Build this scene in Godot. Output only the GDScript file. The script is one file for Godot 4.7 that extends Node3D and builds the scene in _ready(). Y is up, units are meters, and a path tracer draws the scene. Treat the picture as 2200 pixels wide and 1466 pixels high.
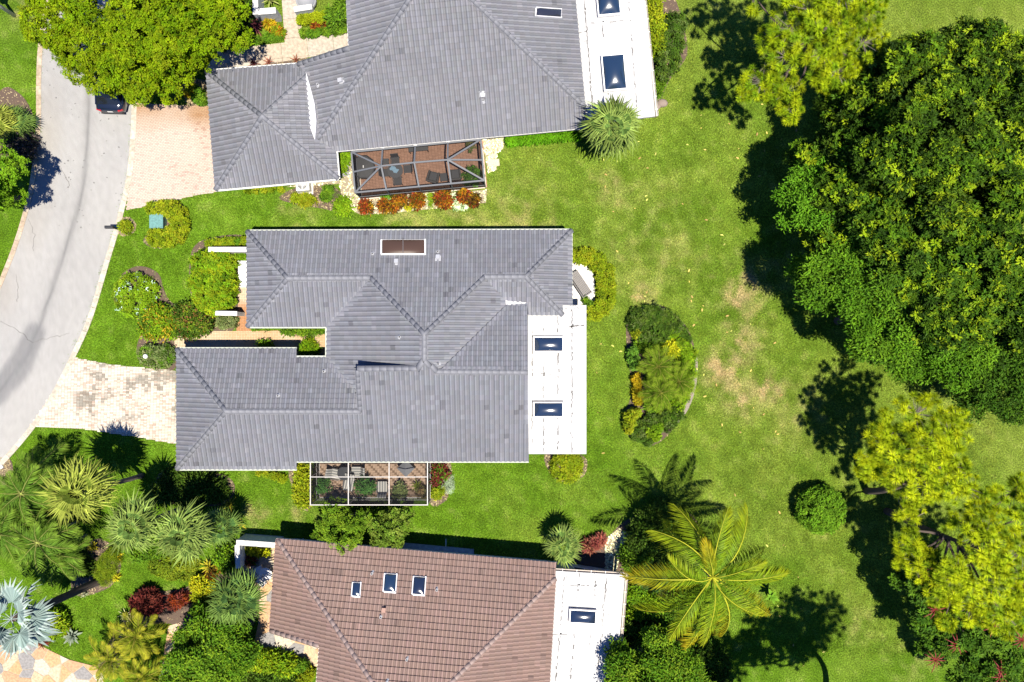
extends Node3D
# Aerial view straight down on three tiled houses. W() turns a place in the survey picture and a height into metres.
const H := 56.5
const F := 1865.0
var used := {}
var tex := {}

func _ready():
	var cam := Camera3D.new()
	cam.name = "camera"
	cam.position = Vector3(0, H, 0)
	cam.rotation_degrees = Vector3(-90, 0, 0)
	cam.fov = rad_to_deg(2.0 * atan(733.0 / F))
	cam.near = 0.5
	cam.far = 900.0
	add_child(cam)
	cam.current = true
	var sky := ProceduralSkyMaterial.new()
	sky.sky_top_color = Color(0.22, 0.42, 0.78)
	sky.sky_horizon_color = Color(0.66, 0.77, 0.9)
	sky.sky_curve = 0.16
	sky.ground_bottom_color = Color(0.25, 0.3, 0.18)
	sky.ground_horizon_color = Color(0.66, 0.77, 0.9)
	sky.sun_angle_max = 3.0
	sky.sky_energy_multiplier = 0.72
	var s := Sky.new()
	s.sky_material = sky
	var env := Environment.new()
	env.background_mode = Environment.BG_SKY
	env.sky = s
	env.ambient_light_source = Environment.AMBIENT_SOURCE_SKY
	env.tonemap_mode = Environment.TONE_MAPPER_LINEAR
	env.tonemap_exposure = 2.05
	env.sdfgi_enabled = true
	env.ssao_enabled = true
	env.ssil_enabled = true
	var we := WorldEnvironment.new()
	we.name = "world_environment"
	we.environment = env
	add_child(we)
	var sun := DirectionalLight3D.new()
	sun.name = "sun"
	sun.light_energy = 1.6
	sun.light_color = Color(1.0, 0.965, 0.9)
	sun.light_angular_distance = 0.5
	sun.shadow_enabled = true
	sun.look_at_from_position(Vector3(0.14, 1.0, 0.205), Vector3.ZERO, Vector3.FORWARD)
	add_child(sun)
	textures()
	ground()
	roads()
	house_central()
	house_upper()
	house_brown()
	yard_upper()
	yard_central()
	yard_brown()
	trees()
	palms()
	shrubs()
	vehicles()
	grass()

# ---------------------------------------------------------------- helpers
func W(px: float, py: float, h := 0.0) -> Vector3:
	var k := (H - h) / F
	return Vector3((px - 1100.0) * k, h, (py - 733.0) * k)

func numbered(n: String) -> String:
	var c = used.get(n, 0)
	used[n] = c + 1
	return n if c == 0 else "%s_%03d" % [n, c]

func thing(called: String, label: String, category: String, at := Vector3.ZERO, group := "") -> Node3D:
	var o := Node3D.new()
	o.name = numbered(called)
	add_child(o)
	o.position = at
	o.set_meta("label", label)
	o.set_meta("category", category)
	if group != "":
		o.set_meta("group", group)
	return o

func part(called: String, m: Mesh, mt: Material, parent: Node3D, xf := Transform3D()) -> MeshInstance3D:
	var o := MeshInstance3D.new()
	var ch = parent.get_meta("_" + called, 0)
	parent.set_meta("_" + called, ch + 1)
	o.name = called if ch == 0 else "%s_%03d" % [called, ch]
	o.mesh = m
	if mt:
		o.material_override = mt
	o.transform = xf
	parent.add_child(o, true)
	return o

func group_part(called: String, parent: Node3D, xf := Transform3D()) -> Node3D:
	var o := Node3D.new()
	var ch = parent.get_meta("_" + called, 0)
	parent.set_meta("_" + called, ch + 1)
	o.name = called if ch == 0 else "%s_%03d" % [called, ch]
	o.transform = xf
	parent.add_child(o, true)
	return o

func structure(called: String, m: Mesh, mt: Material) -> MeshInstance3D:
	var o := MeshInstance3D.new()
	o.name = numbered(called)
	o.mesh = m
	if mt:
		o.material_override = mt
	o.set_meta("kind", "structure")
	add_child(o, true)
	return o

func copies(called: String, parent: Node3D, m: Mesh, mt: Material, xs: Array, cs: Array, stuff := true) -> MultiMeshInstance3D:
	var mm := MultiMesh.new()
	mm.transform_format = MultiMesh.TRANSFORM_3D
	mm.use_colors = true
	mm.mesh = m
	mm.instance_count = xs.size()
	for i in xs.size():
		mm.set_instance_transform(i, xs[i])
		mm.set_instance_color(i, cs[i])
	var o := MultiMeshInstance3D.new()
	var ch = parent.get_meta("_" + called, 0)
	parent.set_meta("_" + called, ch + 1)
	o.name = called if ch == 0 else "%s_%03d" % [called, ch]
	o.multimesh = mm
	o.material_override = mt
	if stuff:
		o.set_meta("kind", "stuff")
	parent.add_child(o, true)
	return o

func rng(sd: int) -> RandomNumberGenerator:
	var r := RandomNumberGenerator.new()
	r.seed = sd * 7919 + 17
	return r

func noise_tex(freq: float, lo: float, hi: float, sd: int, oct := 4, size := 512, normal := 0.0) -> NoiseTexture2D:
	var n := FastNoiseLite.new()
	n.seed = sd
	n.frequency = freq
	n.noise_type = FastNoiseLite.TYPE_SIMPLEX_SMOOTH
	n.fractal_octaves = oct
	var t := NoiseTexture2D.new()
	t.width = size
	t.height = size
	t.seamless = true
	t.noise = n
	if normal > 0.0:
		t.as_normal_map = true
		t.bump_strength = normal
	else:
		var g := Gradient.new()
		g.set_color(0, Color(lo, lo, lo))
		g.set_color(1, Color(hi, hi, hi))
		t.color_ramp = g
	return t

func textures():
	tex.grass = noise_tex(0.07, 0.42, 1.0, 3, 5)
	tex.grain = noise_tex(0.25, 0.72, 1.0, 5, 2)
	tex.soft = noise_tex(0.012, 0.78, 1.0, 8, 5)
	tex.bark = noise_tex(0.05, 0.45, 1.0, 9, 4)
	tex.mulch = noise_tex(0.09, 0.35, 1.0, 12, 3)
	tex.bump = noise_tex(0.08, 0, 1, 21, 4, 512, 6.0)
	leaf_kinds()
	bark = [mat(Color(0.16, 0.125, 0.1), 0.95, tex.bark, 0.6), mat(Color(0.15, 0.11, 0.095), 0.95, tex.bark, 0.5), mat(Color(0.28, 0.24, 0.21), 0.95, tex.bark, 0.4), mat(Color(0.24, 0.2, 0.165), 0.95, tex.bark, 0.5), mat(Color(0.3, 0.28, 0.25), 0.95, tex.bark, 0.4)]

func mat(c: Color, rough := 0.8, t = null, metres := 1.0, vertex := false) -> StandardMaterial3D:
	var m := StandardMaterial3D.new()
	m.albedo_color = c.linear_to_srgb()
	m.roughness = rough
	if vertex:
		m.vertex_color_use_as_albedo = true
	if t != null:
		m.albedo_texture = t
		m.uv1_triplanar = true
		m.uv1_world_triplanar = true
		m.uv1_scale = Vector3.ONE / metres
	return m

func vmat(rough := 0.8, t = null, metres := 1.0) -> StandardMaterial3D:
	return mat(Color.WHITE, rough, t, metres, true)

func leaf_mat(rough := 0.5, back := 0.35, spec := 0.4) -> StandardMaterial3D:
	var m := vmat(rough)
	m.metallic_specular = spec * 0.6
	m.backlight_enabled = true
	m.backlight = Color(back * 0.5, back * 0.5, back * 0.12).linear_to_srgb()
	m.cull_mode = BaseMaterial3D.CULL_DISABLED
	return m

func glass(c: Color, rough := 0.05) -> StandardMaterial3D:
	var m := mat(c, rough)
	m.metallic_specular = 0.7
	return m

class MB:
	var st := SurfaceTool.new()
	var c := Color.WHITE
	var sg := -1
	var n := 0
	func _init(smooth := false):
		st.begin(Mesh.PRIMITIVE_TRIANGLES)
		sg = 0 if smooth else -1
	func tri(a: Vector3, b: Vector3, d: Vector3):   # counter-clockwise seen from the front
		st.set_smooth_group(sg)
		st.set_color(c)
		st.add_vertex(a)
		st.set_color(c)
		st.add_vertex(d)
		st.set_color(c)
		st.add_vertex(b)
		n += 1
	func quad(a: Vector3, b: Vector3, d: Vector3, e: Vector3):
		tri(a, b, d)
		tri(a, d, e)
	func box(at: Vector3, size: Vector3, b := Basis(), taper := 1.0):
		var h := size * 0.5
		var v := []
		for y in [-1.0, 1.0]:
			for q in [Vector2(-1, -1), Vector2(1, -1), Vector2(1, 1), Vector2(-1, 1)]:
				var k = taper if y > 0 else 1.0
				v.append(at + b * Vector3(q.x * h.x * k, y * h.y, q.y * h.z * k))
		quad(v[7], v[6], v[5], v[4])
		quad(v[0], v[1], v[2], v[3])
		for i in 4:
			var j := (i + 1) % 4
			quad(v[j], v[i], v[i + 4], v[j + 4])
	func bar(p: Vector3, q: Vector3, w: float, hh := 0.0):
		var d := q - p
		var z := d.normalized()
		var up := Vector3.UP if absf(z.y) < 0.9 else Vector3.RIGHT
		var x := up.cross(z).normalized()
		var y := z.cross(x)
		box((p + q) * 0.5, Vector3(w, hh if hh > 0 else w, d.length()), Basis(x, y, z))
	func tube(pts: Array, radii: Array, sides := 8, cap := true):
		var rings := []
		var x0 := Vector3.ZERO
		for i in pts.size():
			var d: Vector3 = (pts[mini(i + 1, pts.size() - 1)] - pts[maxi(i - 1, 0)]).normalized()
			if x0 == Vector3.ZERO:
				x0 = d.cross(Vector3.RIGHT if absf(d.x) < 0.8 else Vector3.UP).normalized()
			x0 = (x0 - d * x0.dot(d)).normalized()
			var y0 := d.cross(x0)
			var ring := []
			for k in sides:
				var a := TAU * k / sides
				ring.append(pts[i] + (x0 * cos(a) + y0 * sin(a)) * radii[i])
			rings.append(ring)
		for i in rings.size() - 1:
			for k in sides:
				var l := (k + 1) % sides
				quad(rings[i][k], rings[i][l], rings[i + 1][l], rings[i + 1][k])
		if cap:
			for k in range(1, sides - 1):
				tri(rings[-1][0], rings[-1][k], rings[-1][k + 1])
				tri(rings[0][0], rings[0][k + 1], rings[0][k])
	func lathe(at: Vector3, prof: Array, sides := 12):   # prof: Vector2(radius, height)
		var pts := []
		for i in prof.size() - 1:
			for k in sides:
				var a := TAU * k / sides
				var b := TAU * (k + 1) / sides
				var p0: Vector2 = prof[i]
				var p1: Vector2 = prof[i + 1]
				var A := at + Vector3(cos(a) * p0.x, p0.y, sin(a) * p0.x)
				var B := at + Vector3(cos(b) * p0.x, p0.y, sin(b) * p0.x)
				var C := at + Vector3(cos(b) * p1.x, p1.y, sin(b) * p1.x)
				var D := at + Vector3(cos(a) * p1.x, p1.y, sin(a) * p1.x)
				if p0.x > 0.0001:
					tri(A, C, B)
				if p1.x > 0.0001:
					tri(A, D, C)
	func slab(poly: PackedVector2Array, y0: float, y1: float):   # a plate with vertical sides
		var ix := Geometry2D.triangulate_polygon(poly)
		for i in range(0, ix.size(), 3):
			var p := poly[ix[i]]
			var q := poly[ix[i + 1]]
			var r := poly[ix[i + 2]]
			if (q - p).cross(r - p) > 0:
				var t := q
				q = r
				r = t
			tri(Vector3(p.x, y1, p.y), Vector3(q.x, y1, q.y), Vector3(r.x, y1, r.y))
		var cw := Geometry2D.is_polygon_clockwise(poly)
		for i in poly.size():
			var p := poly[i]
			var q := poly[(i + 1) % poly.size()]
			if cw:
				quad(Vector3(p.x, y0, p.y), Vector3(q.x, y0, q.y), Vector3(q.x, y1, q.y), Vector3(p.x, y1, p.y))
			else:
				quad(Vector3(q.x, y0, q.y), Vector3(p.x, y0, p.y), Vector3(p.x, y1, p.y), Vector3(q.x, y1, q.y))
	func done() -> ArrayMesh:
		st.generate_normals()
		return st.commit()

func flat(px: Array, h := 0.0) -> PackedVector2Array:
	var o := PackedVector2Array()
	for p in px:
		var w := W(p[0], p[1], h)
		o.append(Vector2(w.x, w.z))
	return o

func smooth_poly(px: Array, h := 0.0, steps := 6) -> PackedVector2Array:   # closed Catmull-Rom through the points
	var a := flat(px, h)
	var o := PackedVector2Array()
	var n := a.size()
	for i in n:
		for k in steps:
			o.append(a[i].cubic_interpolate(a[(i + 1) % n], a[(i + n - 1) % n], a[(i + 2) % n], float(k) / steps))
	return o

func sheet(called: String, poly: PackedVector2Array, y: float, m: Material) -> MeshInstance3D:
	var b := MB.new()
	b.slab(poly, y - 0.05, y)
	return structure(called, b.done(), m)

func box_mesh(size: Vector3, bevel := 0.0) -> ArrayMesh:
	var b := MB.new()
	if bevel <= 0.0:
		b.box(Vector3.ZERO, size)
	else:
		b.box(Vector3(0, -bevel * 0.5, 0), size - Vector3(0, bevel, 0))
		b.box(Vector3(0, size.y * 0.5 - bevel * 0.5, 0), Vector3(size.x, bevel, size.z), Basis(), 1.0 - 2.0 * bevel / minf(size.x, size.z))
	return b.done()

func piece(size: Vector3, bev: float) -> ArrayMesh:   # a paver: chamfered top, open underneath
	var b := MB.new()
	var x := size.x * 0.5
	var z := size.z * 0.5
	var t := size.y
	var lo := [Vector3(-x, 0, -z), Vector3(x, 0, -z), Vector3(x, 0, z), Vector3(-x, 0, z)]
	var mid := []
	var top := []
	for v in lo:
		mid.append(v + Vector3(0, t - bev, 0))
		top.append(Vector3(v.x - signf(v.x) * bev, t, v.z - signf(v.z) * bev))
	b.quad(top[3], top[2], top[1], top[0])
	for i in 4:
		var j := (i + 1) % 4
		b.quad(lo[j], lo[i], mid[i], mid[j])
		b.quad(mid[j], mid[i], top[i], top[j])
	return b.done()

func pavers(parent: Node3D, poly: PackedVector2Array, y: float, ang: float, pattern: String, size: Vector2, col: Callable, m: Material, sd := 1, called := "pavers"):
	var r := rng(sd)
	var lo := poly[0]
	var hi := poly[0]
	var mid := Vector2.ZERO
	for p in poly:
		mid += p / poly.size()
	for p in poly:
		var q := (p - mid).rotated(-ang)
		lo = lo.min(q) if p != poly[0] else q
		hi = hi.max(q) if p != poly[0] else q
	var mesh := piece(Vector3(size.x - 0.008, 0.05, size.y - 0.008), 0.006)
	var xs := []
	var cs := []
	var put := func(q: Vector2, turn: float):
		var w := q.rotated(ang) + mid
		if Geometry2D.is_point_in_polygon(w, poly):
			var b := Basis(Vector3.UP, -ang - turn).rotated(Vector3(r.randf() - 0.5, 0, r.randf() - 0.5).normalized(), r.randf() * 0.012)
			xs.append(Transform3D(b, Vector3(w.x, y + r.randf() * 0.003, w.y)))
			cs.append(col.call(w, r))
	if pattern == "herring":
		var u := size.y
		var n := int((hi.x - lo.x) / u) + 4
		var k := int((hi.y - lo.y) / u) + 4
		for j in range(-2, k):
			for i in range(-2, n):
				var t := posmod(i - j, 4)
				if t == 0:
					put.call(lo + Vector2(i * u + size.x * 0.5, j * u + u * 0.5), 0.0)
				elif t == 2:
					put.call(lo + Vector2(i * u + u * 0.5 + u, j * u + size.x * 0.5 - u), PI / 2)
	else:
		var j := 0
		var z := lo.y
		while z < hi.y:
			var x := lo.x - size.x * (0.5 if (j % 2 == 1 and pattern == "running") else 0.0)
			while x < hi.x + size.x:
				put.call(Vector2(x + size.x * 0.5, z + size.y * 0.5), 0.0)
				x += size.x
			z += size.y
			j += 1
	copies(called, parent, mesh, m, xs, cs)

# ---------------------------------------------------------------- ground and roads
func grid_mesh(x0: float, x1: float, z0: float, z1: float, step: float, y: float, col: Callable) -> ArrayMesh:
	var nx := int((x1 - x0) / step) + 1
	var nz := int((z1 - z0) / step) + 1
	var v := PackedVector3Array()
	var c := PackedColorArray()
	var nn := PackedVector3Array()
	var ix := PackedInt32Array()
	for j in nz:
		for i in nx:
			var p := Vector3(x0 + (x1 - x0) * i / (nx - 1), y, z0 + (z1 - z0) * j / (nz - 1))
			v.append(p)
			c.append(col.call(p.x, p.z))
			nn.append(Vector3.UP)
			if i < nx - 1 and j < nz - 1:
				var a := j * nx + i
				ix.append_array([a, a + 1, a + nx + 1, a, a + nx + 1, a + nx])
	var arr := []
	arr.resize(Mesh.ARRAY_MAX)
	arr[Mesh.ARRAY_VERTEX] = v
	arr[Mesh.ARRAY_NORMAL] = nn
	arr[Mesh.ARRAY_COLOR] = c
	arr[Mesh.ARRAY_INDEX] = ix
	var m := ArrayMesh.new()
	m.add_surface_from_arrays(Mesh.PRIMITIVE_TRIANGLES, arr)
	return m

var n1 := FastNoiseLite.new()
var n2 := FastNoiseLite.new()
var n3 := FastNoiseLite.new()
var worn := []   # [x, z, radius, strength]: bare, straw-coloured places in the lawn

func lawn_color(x: float, z: float) -> Color:
	var a := n1.get_noise_2d(x, z)
	var b := n2.get_noise_2d(x, z)
	var d := n3.get_noise_2d(x, z)
	var lush := Color(0.122, 0.245, 0.015)
	var olive := Color(0.198, 0.275, 0.038)
	var straw := Color(0.44, 0.34, 0.17)
	var dry := clampf(0.3 + x * 0.012 - z * 0.014 + a * 0.6 + b * 0.4, 0.0, 1.0)
	var c := lush.lerp(olive, dry)
	var w := 0.0
	for q in worn:
		var r2: float = ((x - q[0]) * (x - q[0]) + (z - q[1]) * (z - q[1])) / (q[2] * q[2])
		if r2 < 4.0:
			w += q[3] * exp(-r2 * 1.6)
	w = clampf(w * (0.55 + 1.5 * d + 0.7 * b), 0.0, 0.85)
	c = c.lerp(straw, w)
	c = c.lerp(straw, clampf((d - 0.3) * 0.5, 0.0, 0.3))
	var g := 1.0 + 0.3 * d + 0.2 * b
	return Color(c.r * g, c.g * g, c.b * g)

func ground():
	n1.frequency = 0.035
	n1.seed = 4
	n2.frequency = 0.22
	n2.seed = 11
	n2.fractal_octaves = 3
	n3.frequency = 0.9
	n3.seed = 23
	n3.fractal_octaves = 3
	for q in [[1590, 650, 60, 0.6], [1600, 740, 50, 0.7], [1560, 790, 40, 0.8], [1650, 830, 36, 0.9], [1530, 800, 40, 0.6], [1590, 860, 46, 0.7], [1600, 600, 60, 0.4], [1380, 635, 26, 0.9], [1310, 400, 50, 0.35],
			[1360, 540, 80, 0.2], [1430, 430, 90, 0.15], [550, 1105, 30, 0.7], [640, 1100, 36, 0.4], [50, 20, 40, 0.6], [850, 485, 90, 0.3], [1120, 470, 100, 0.35], [640, 455, 60, 0.25], [980, 480, 60, 0.3], [1720, 880, 80, 0.3], [1460, 560, 80, 0.18], [1960, 1420, 60, 0.25], [1690, 560, 60, 0.2], [1840, 1340, 50, 0.25]]:
		var w := W(q[0], q[1])
		worn.append([w.x, w.z, q[2] * H / F, q[3]])
	var gm := vmat(0.9, tex.grass, 4.3)
	gm.metallic_specular = 0.15
	structure("lawn", grid_mesh(-42, 42, -30, 30, 0.22, 0.0, lawn_color), gm)
	structure("ground", grid_mesh(-400, 400, -400, 400, 40.0, -0.03, func(_x, _z): return Color(0.1, 0.16, 0.02)), gm)

func grass():
	# grass blades, standing in tufts all over the lawn
	var b := MB.new()
	var r := rng(3)
	for i in 16:
		var p := Vector3(r.randf_range(-0.12, 0.12), 0, r.randf_range(-0.12, 0.12))
		var a := r.randf() * TAU
		var d := Vector3(cos(a), 0, sin(a))
		var s := d.cross(Vector3.UP) * 0.011
		var t := 0.75 + 0.5 * r.randf()
		b.c = Color(t, t, t)
		b.tri(p - s, p + s, p + d * r.randf_range(0.02, 0.06) + Vector3(0, r.randf_range(0.03, 0.06), 0))
	var mesh := b.done()
	var xs := []
	var cs := []
	var step := 0.19
	var z := -20.5
	while z < 20.5:
		var x := -31.5
		while x < 31.5:
			var q := Vector2(x + r.randf() * step, z + r.randf() * step)
			x += step
			var bad := false
			for poly in no_grass:
				if Geometry2D.is_point_in_polygon(q, poly):
					bad = true
					break
			if bad:
				continue
			var c := lawn_color(q.x, q.y)
			var t := 0.5 + 0.95 * r.randf()
			c = Color(c.r * t * (0.95 + 0.2 * r.randf()), c.g * t, c.b * t)
			xs.append(Transform3D(Basis(Vector3.UP, r.randf() * TAU).scaled(Vector3.ONE * (1.1 + r.randf() * 1.1)), Vector3(q.x, 0, q.y)))
			cs.append(c)
		z += step
	var o := copies("grass", self, mesh, leaf_mat(0.7, 0.25, 0.2), xs, cs)
	o.set_meta("label", "short mown green grass blades growing all over the lawns")
	o.set_meta("category", "grass")

var left_kerb := [[150, -160], [118, -60], [100, 40], [91, 110], [88, 180], [87, 270], [76, 380], [64, 440], [44, 510], [18, 580], [-10, 640], [-70, 730], [-150, 820]]
var right_kerb := [[330, -160], [302, -60], [290, 60], [286, 160], [284, 230], [281, 300], [272, 385], [251, 475], [226, 560], [190, 680], [154, 762], [112, 845], [66, 915], [0, 992], [-60, 1050]]
var no_grass := []

func resample(px: Array, n: int) -> PackedVector2Array:
	var cu := Curve2D.new()
	var a := flat(px)
	for i in a.size():
		var t := (a[mini(i + 1, a.size() - 1)] - a[maxi(i - 1, 0)]) / 6.0
		cu.add_point(a[i], -t, t)
	var o := PackedVector2Array()
	for i in n:
		o.append(cu.sample_baked(cu.get_baked_length() * i / (n - 1), true))
	return o

func near(p: Vector2, line: PackedVector2Array) -> float:
	var best := 1e9
	for i in line.size() - 1:
		best = minf(best, p.distance_squared_to(Geometry2D.get_closest_point_to_segment(p, line[i], line[i + 1])))
	return sqrt(best)

func roads():
	var n := 150
	var l := resample(left_kerb, n)
	var rr := resample(right_kerb, n)
	var swale := resample([[200, -100], [192, 60], [190, 180], [187, 300], [178, 400], [155, 490], [125, 580], [88, 690], [58, 760], [20, 815], [-40, 880]], 60)
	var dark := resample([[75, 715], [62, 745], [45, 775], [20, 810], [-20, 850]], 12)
	var b := MB.new(true)
	var acr := 36
	var rows := []
	var cols := []
	for i in n:
		var row := []
		var crow := []
		for k in acr + 1:
			var p := l[i].lerp(rr[i], float(k) / acr)
			var t := float(k) / acr
			var d := near(p, swale)
			var c := Color(0.37, 0.365, 0.355)
			var warm := clampf(1.0 - t * 3.2, 0, 1) * (0.5 + n2.get_noise_2d(p.x * 0.4, p.y * 0.4))
			c = c.lerp(Color(0.3, 0.265, 0.215), clampf(warm, 0, 0.7))
			var lane := 0.5 + 0.5 * n2.get_noise_2d(p.x * 0.25 + 40, p.y * 0.25)
			c = c.lerp(Color(0.28, 0.285, 0.295), clampf(lane * 0.9 - 0.25, 0, 0.6))
			c = c.lerp(Color(0.2, 0.2, 0.2), 0.75 * exp(-d * d / 0.012) + 0.3 * exp(-d * d / 0.16))
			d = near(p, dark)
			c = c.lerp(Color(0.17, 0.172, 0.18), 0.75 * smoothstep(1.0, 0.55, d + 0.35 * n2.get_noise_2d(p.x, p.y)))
			var g := 1.0 + 0.12 * n3.get_noise_2d(p.x * 2, p.y * 2) + 0.1 * n1.get_noise_2d(p.x * 3, p.y * 3)
			crow.append(Color(c.r * g, c.g * g, c.b * g))
			row.append(Vector3(p.x, 0.012 - 0.03 * (1.0 - absf(t - 0.5) * 2.0) + 0.03, p.y))
		rows.append(row)
		cols.append(crow)
	for i in n - 1:
		for k in acr:
			for q in [[0, 0], [0, 1], [1, 1], [0, 0], [1, 1], [1, 0]]:
				b.st.set_smooth_group(0)
				b.st.set_color(cols[i + q[0]][k + q[1]])
				b.st.add_vertex(rows[i + q[0]][k + q[1]])
	var rm := vmat(0.9, tex.grain, 3.1)
	var road := structure("road", b.done(), rm)
	var cr := MB.new()
	var rc := rng(77)
	for line in [[[0, 690], [30, 705], [48, 718], [70, 738], [85, 731], [105, 726], [128, 722], [150, 716]], [[34, 590], [38, 625], [36, 650]], [[60, 470], [74, 505], [70, 540]], [[130, 360], [150, 400]]]:
		var a := W(line[0][0], line[0][1], 0.035)
		for i in range(1, line.size()):
			for k in 5:
				var q := W(line[i - 1][0], line[i - 1][1], 0.035).lerp(W(line[i][0], line[i][1], 0.035), (k + 1) / 5.0) + Vector3(rc.randfn(0, 0.04), 0, rc.randfn(0, 0.04))
				cr.bar(a, q, 0.022 * rc.randf_range(0.5, 1.2), 0.02)
				a = q
	for i in 60:
		var q := W(rc.randf_range(95, 270), rc.randf_range(130, 500), 0.036)
		cr.box(q, Vector3(rc.randf_range(0.03, 0.12), 0.01, rc.randf_range(0.03, 0.09)), Basis(Vector3.UP, rc.randf() * 3))
	part("crack", cr.done(), mat(Color(0.13, 0.13, 0.13), 0.95), road)
	var poly := PackedVector2Array()
	for i in n:
		poly.append(l[i])
	for i in n:
		poly.append(rr[n - 1 - i])
	no_grass.append(poly)
	# kerbs: cast concrete lengths with open joints
	for side in 2:
		var line := l if side == 0 else rr
		var kb := Node3D.new()
		kb.name = "kerb_left" if side == 0 else "kerb_right"
		kb.set_meta("kind", "structure")
		add_child(kb)
		var cc := [Color(0.42, 0.33, 0.24), Color(0.45, 0.37, 0.28), Color(0.38, 0.3, 0.22)] if side == 0 else [Color(0.46, 0.42, 0.35), Color(0.5, 0.46, 0.39), Color(0.43, 0.39, 0.32)]
		var ms := []
		for c in cc:
			ms.append(mat(c, 0.85, tex.soft, 2.0))
		for i in range(2, n - 4, 3):
			var m := MB.new()
			var prof := []
			for k in 4:
				var dirv := (line[mini(i + k + 1, n - 1)] - line[i + k - 1]).normalized()
				var nx := Vector2(-dirv.y, dirv.x) * (1.0 if side == 0 else -1.0)
				prof.append([line[i + k] - nx * 0.02, line[i + k] + nx * 0.3, dirv])
			prof[3][0] -= prof[3][2] * 0.012
			prof[3][1] -= prof[3][2] * 0.012
			var v := func(q: Vector2, y: float): return Vector3(q.x, y, q.y)
			for k in 3:
				var p = prof[k]
				var q = prof[k + 1]
				var ys := [0.07, 0.06]
				if side == 0:
					m.quad(v.call(p[0], ys[0]), v.call(q[0], ys[0]), v.call(q[1], ys[1]), v.call(p[1], ys[1]))
					m.quad(v.call(p[0], -0.02), v.call(q[0], -0.02), v.call(q[0], ys[0]), v.call(p[0], ys[0]))
					m.quad(v.call(q[1], -0.02), v.call(p[1], -0.02), v.call(p[1], ys[1]), v.call(q[1], ys[1]))
				else:
					m.quad(v.call(q[0], ys[0]), v.call(p[0], ys[0]), v.call(p[1], ys[1]), v.call(q[1], ys[1]))
					m.quad(v.call(q[0], -0.02), v.call(p[0], -0.02), v.call(p[0], ys[0]), v.call(q[0], ys[0]))
					m.quad(v.call(p[1], -0.02), v.call(q[1], -0.02), v.call(q[1], ys[1]), v.call(p[1], ys[1]))
			part("kerb_stone", m.done(), ms[(i / 3) % 3], kb)

# ---------------------------------------------------------------- tiled roofs
func plane_of(f: Dictionary):
	var e0 := W(f.eave[0][0], f.eave[0][1], f.h)
	var e1 := W(f.eave[1][0], f.eave[1][1], f.h)
	var u := (e1 - e0).normalized()
	var mid := Vector3.ZERO
	for p in f.poly:
		mid += W(p[0], p[1], f.h) / f.poly.size()
	var d := Vector3(-u.z, 0, u.x)
	if d.dot(mid - e0) < 0:
		d = -d
	var v: Vector3 = (d + Vector3.UP * f.get("pitch", 0.43)).normalized()
	var n := u.cross(v)
	if n.y < 0:
		n = -n
	if n.cross(u).dot(v) < 0:
		u = -u
	f.o = e0
	f.u = u
	f.v = v
	f.n = n

func hit(f: Dictionary, px: float, py: float) -> Vector3:
	var c := Vector3(0, H, 0)
	var d := W(px, py, 0) - c
	return c + d * ((f.o - c).dot(f.n) / d.dot(f.n))

func tile_profile(kind: String) -> Array:   # [across 0..1, height]
	if kind == "flat":
		return [[0.0, 0.004], [0.1, 0.02], [0.2, 0.05], [0.32, 0.064], [0.44, 0.05], [0.54, 0.02], [0.64, 0.004], [0.82, 0.0], [1.0, 0.004]]
	return [[0.0, 0.03], [0.12, 0.052], [0.28, 0.062], [0.44, 0.05], [0.56, 0.018], [0.7, 0.0], [0.86, 0.004], [1.0, 0.02]]

var TILT := 0.06

func tile_mesh(kind: String, w: float, e: float, c: Color) -> ArrayMesh:
	var b := MB.new()
	b.c = c
	var pr := tile_profile(kind)
	var l := e + 0.05
	for i in pr.size() - 1:
		var x0: float = (pr[i][0] - 0.5) * w
		var x1: float = (pr[i + 1][0] - 0.5) * w
		var y0: float = pr[i][1]
		var y1: float = pr[i + 1][1]
		var dirt_shade := 0.72 if y0 + y1 < 0.03 else 1.08  # pans darker, rolls lighter: dirt and rib shading put into the colour
		b.c = Color(c.r * dirt_shade, c.g * dirt_shade, c.b * dirt_shade)
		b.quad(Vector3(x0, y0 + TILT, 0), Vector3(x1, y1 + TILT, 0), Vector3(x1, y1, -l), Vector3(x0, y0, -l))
		b.c = Color(c.r * 0.55, c.g * 0.55, c.b * 0.55)  # butt face darkened: its shade is painted into the colour
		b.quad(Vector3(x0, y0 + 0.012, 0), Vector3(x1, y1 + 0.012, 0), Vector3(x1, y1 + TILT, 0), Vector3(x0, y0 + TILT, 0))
	return b.done()

func tile_color(base: Color, r: RandomNumberGenerator, p: Vector3) -> Color:
	var k := 0.93 + 0.14 * r.randf() + 0.1 * n1.get_noise_2d(p.x * 4.0, p.z * 4.0)
	if r.randf() < 0.02:
		k *= 0.72
	elif r.randf() < 0.05:
		k *= 1.13
	return Color(base.r * k * (0.98 + 0.05 * r.randf()), base.g * k, base.b * k * (0.97 + 0.05 * r.randf()))

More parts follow.
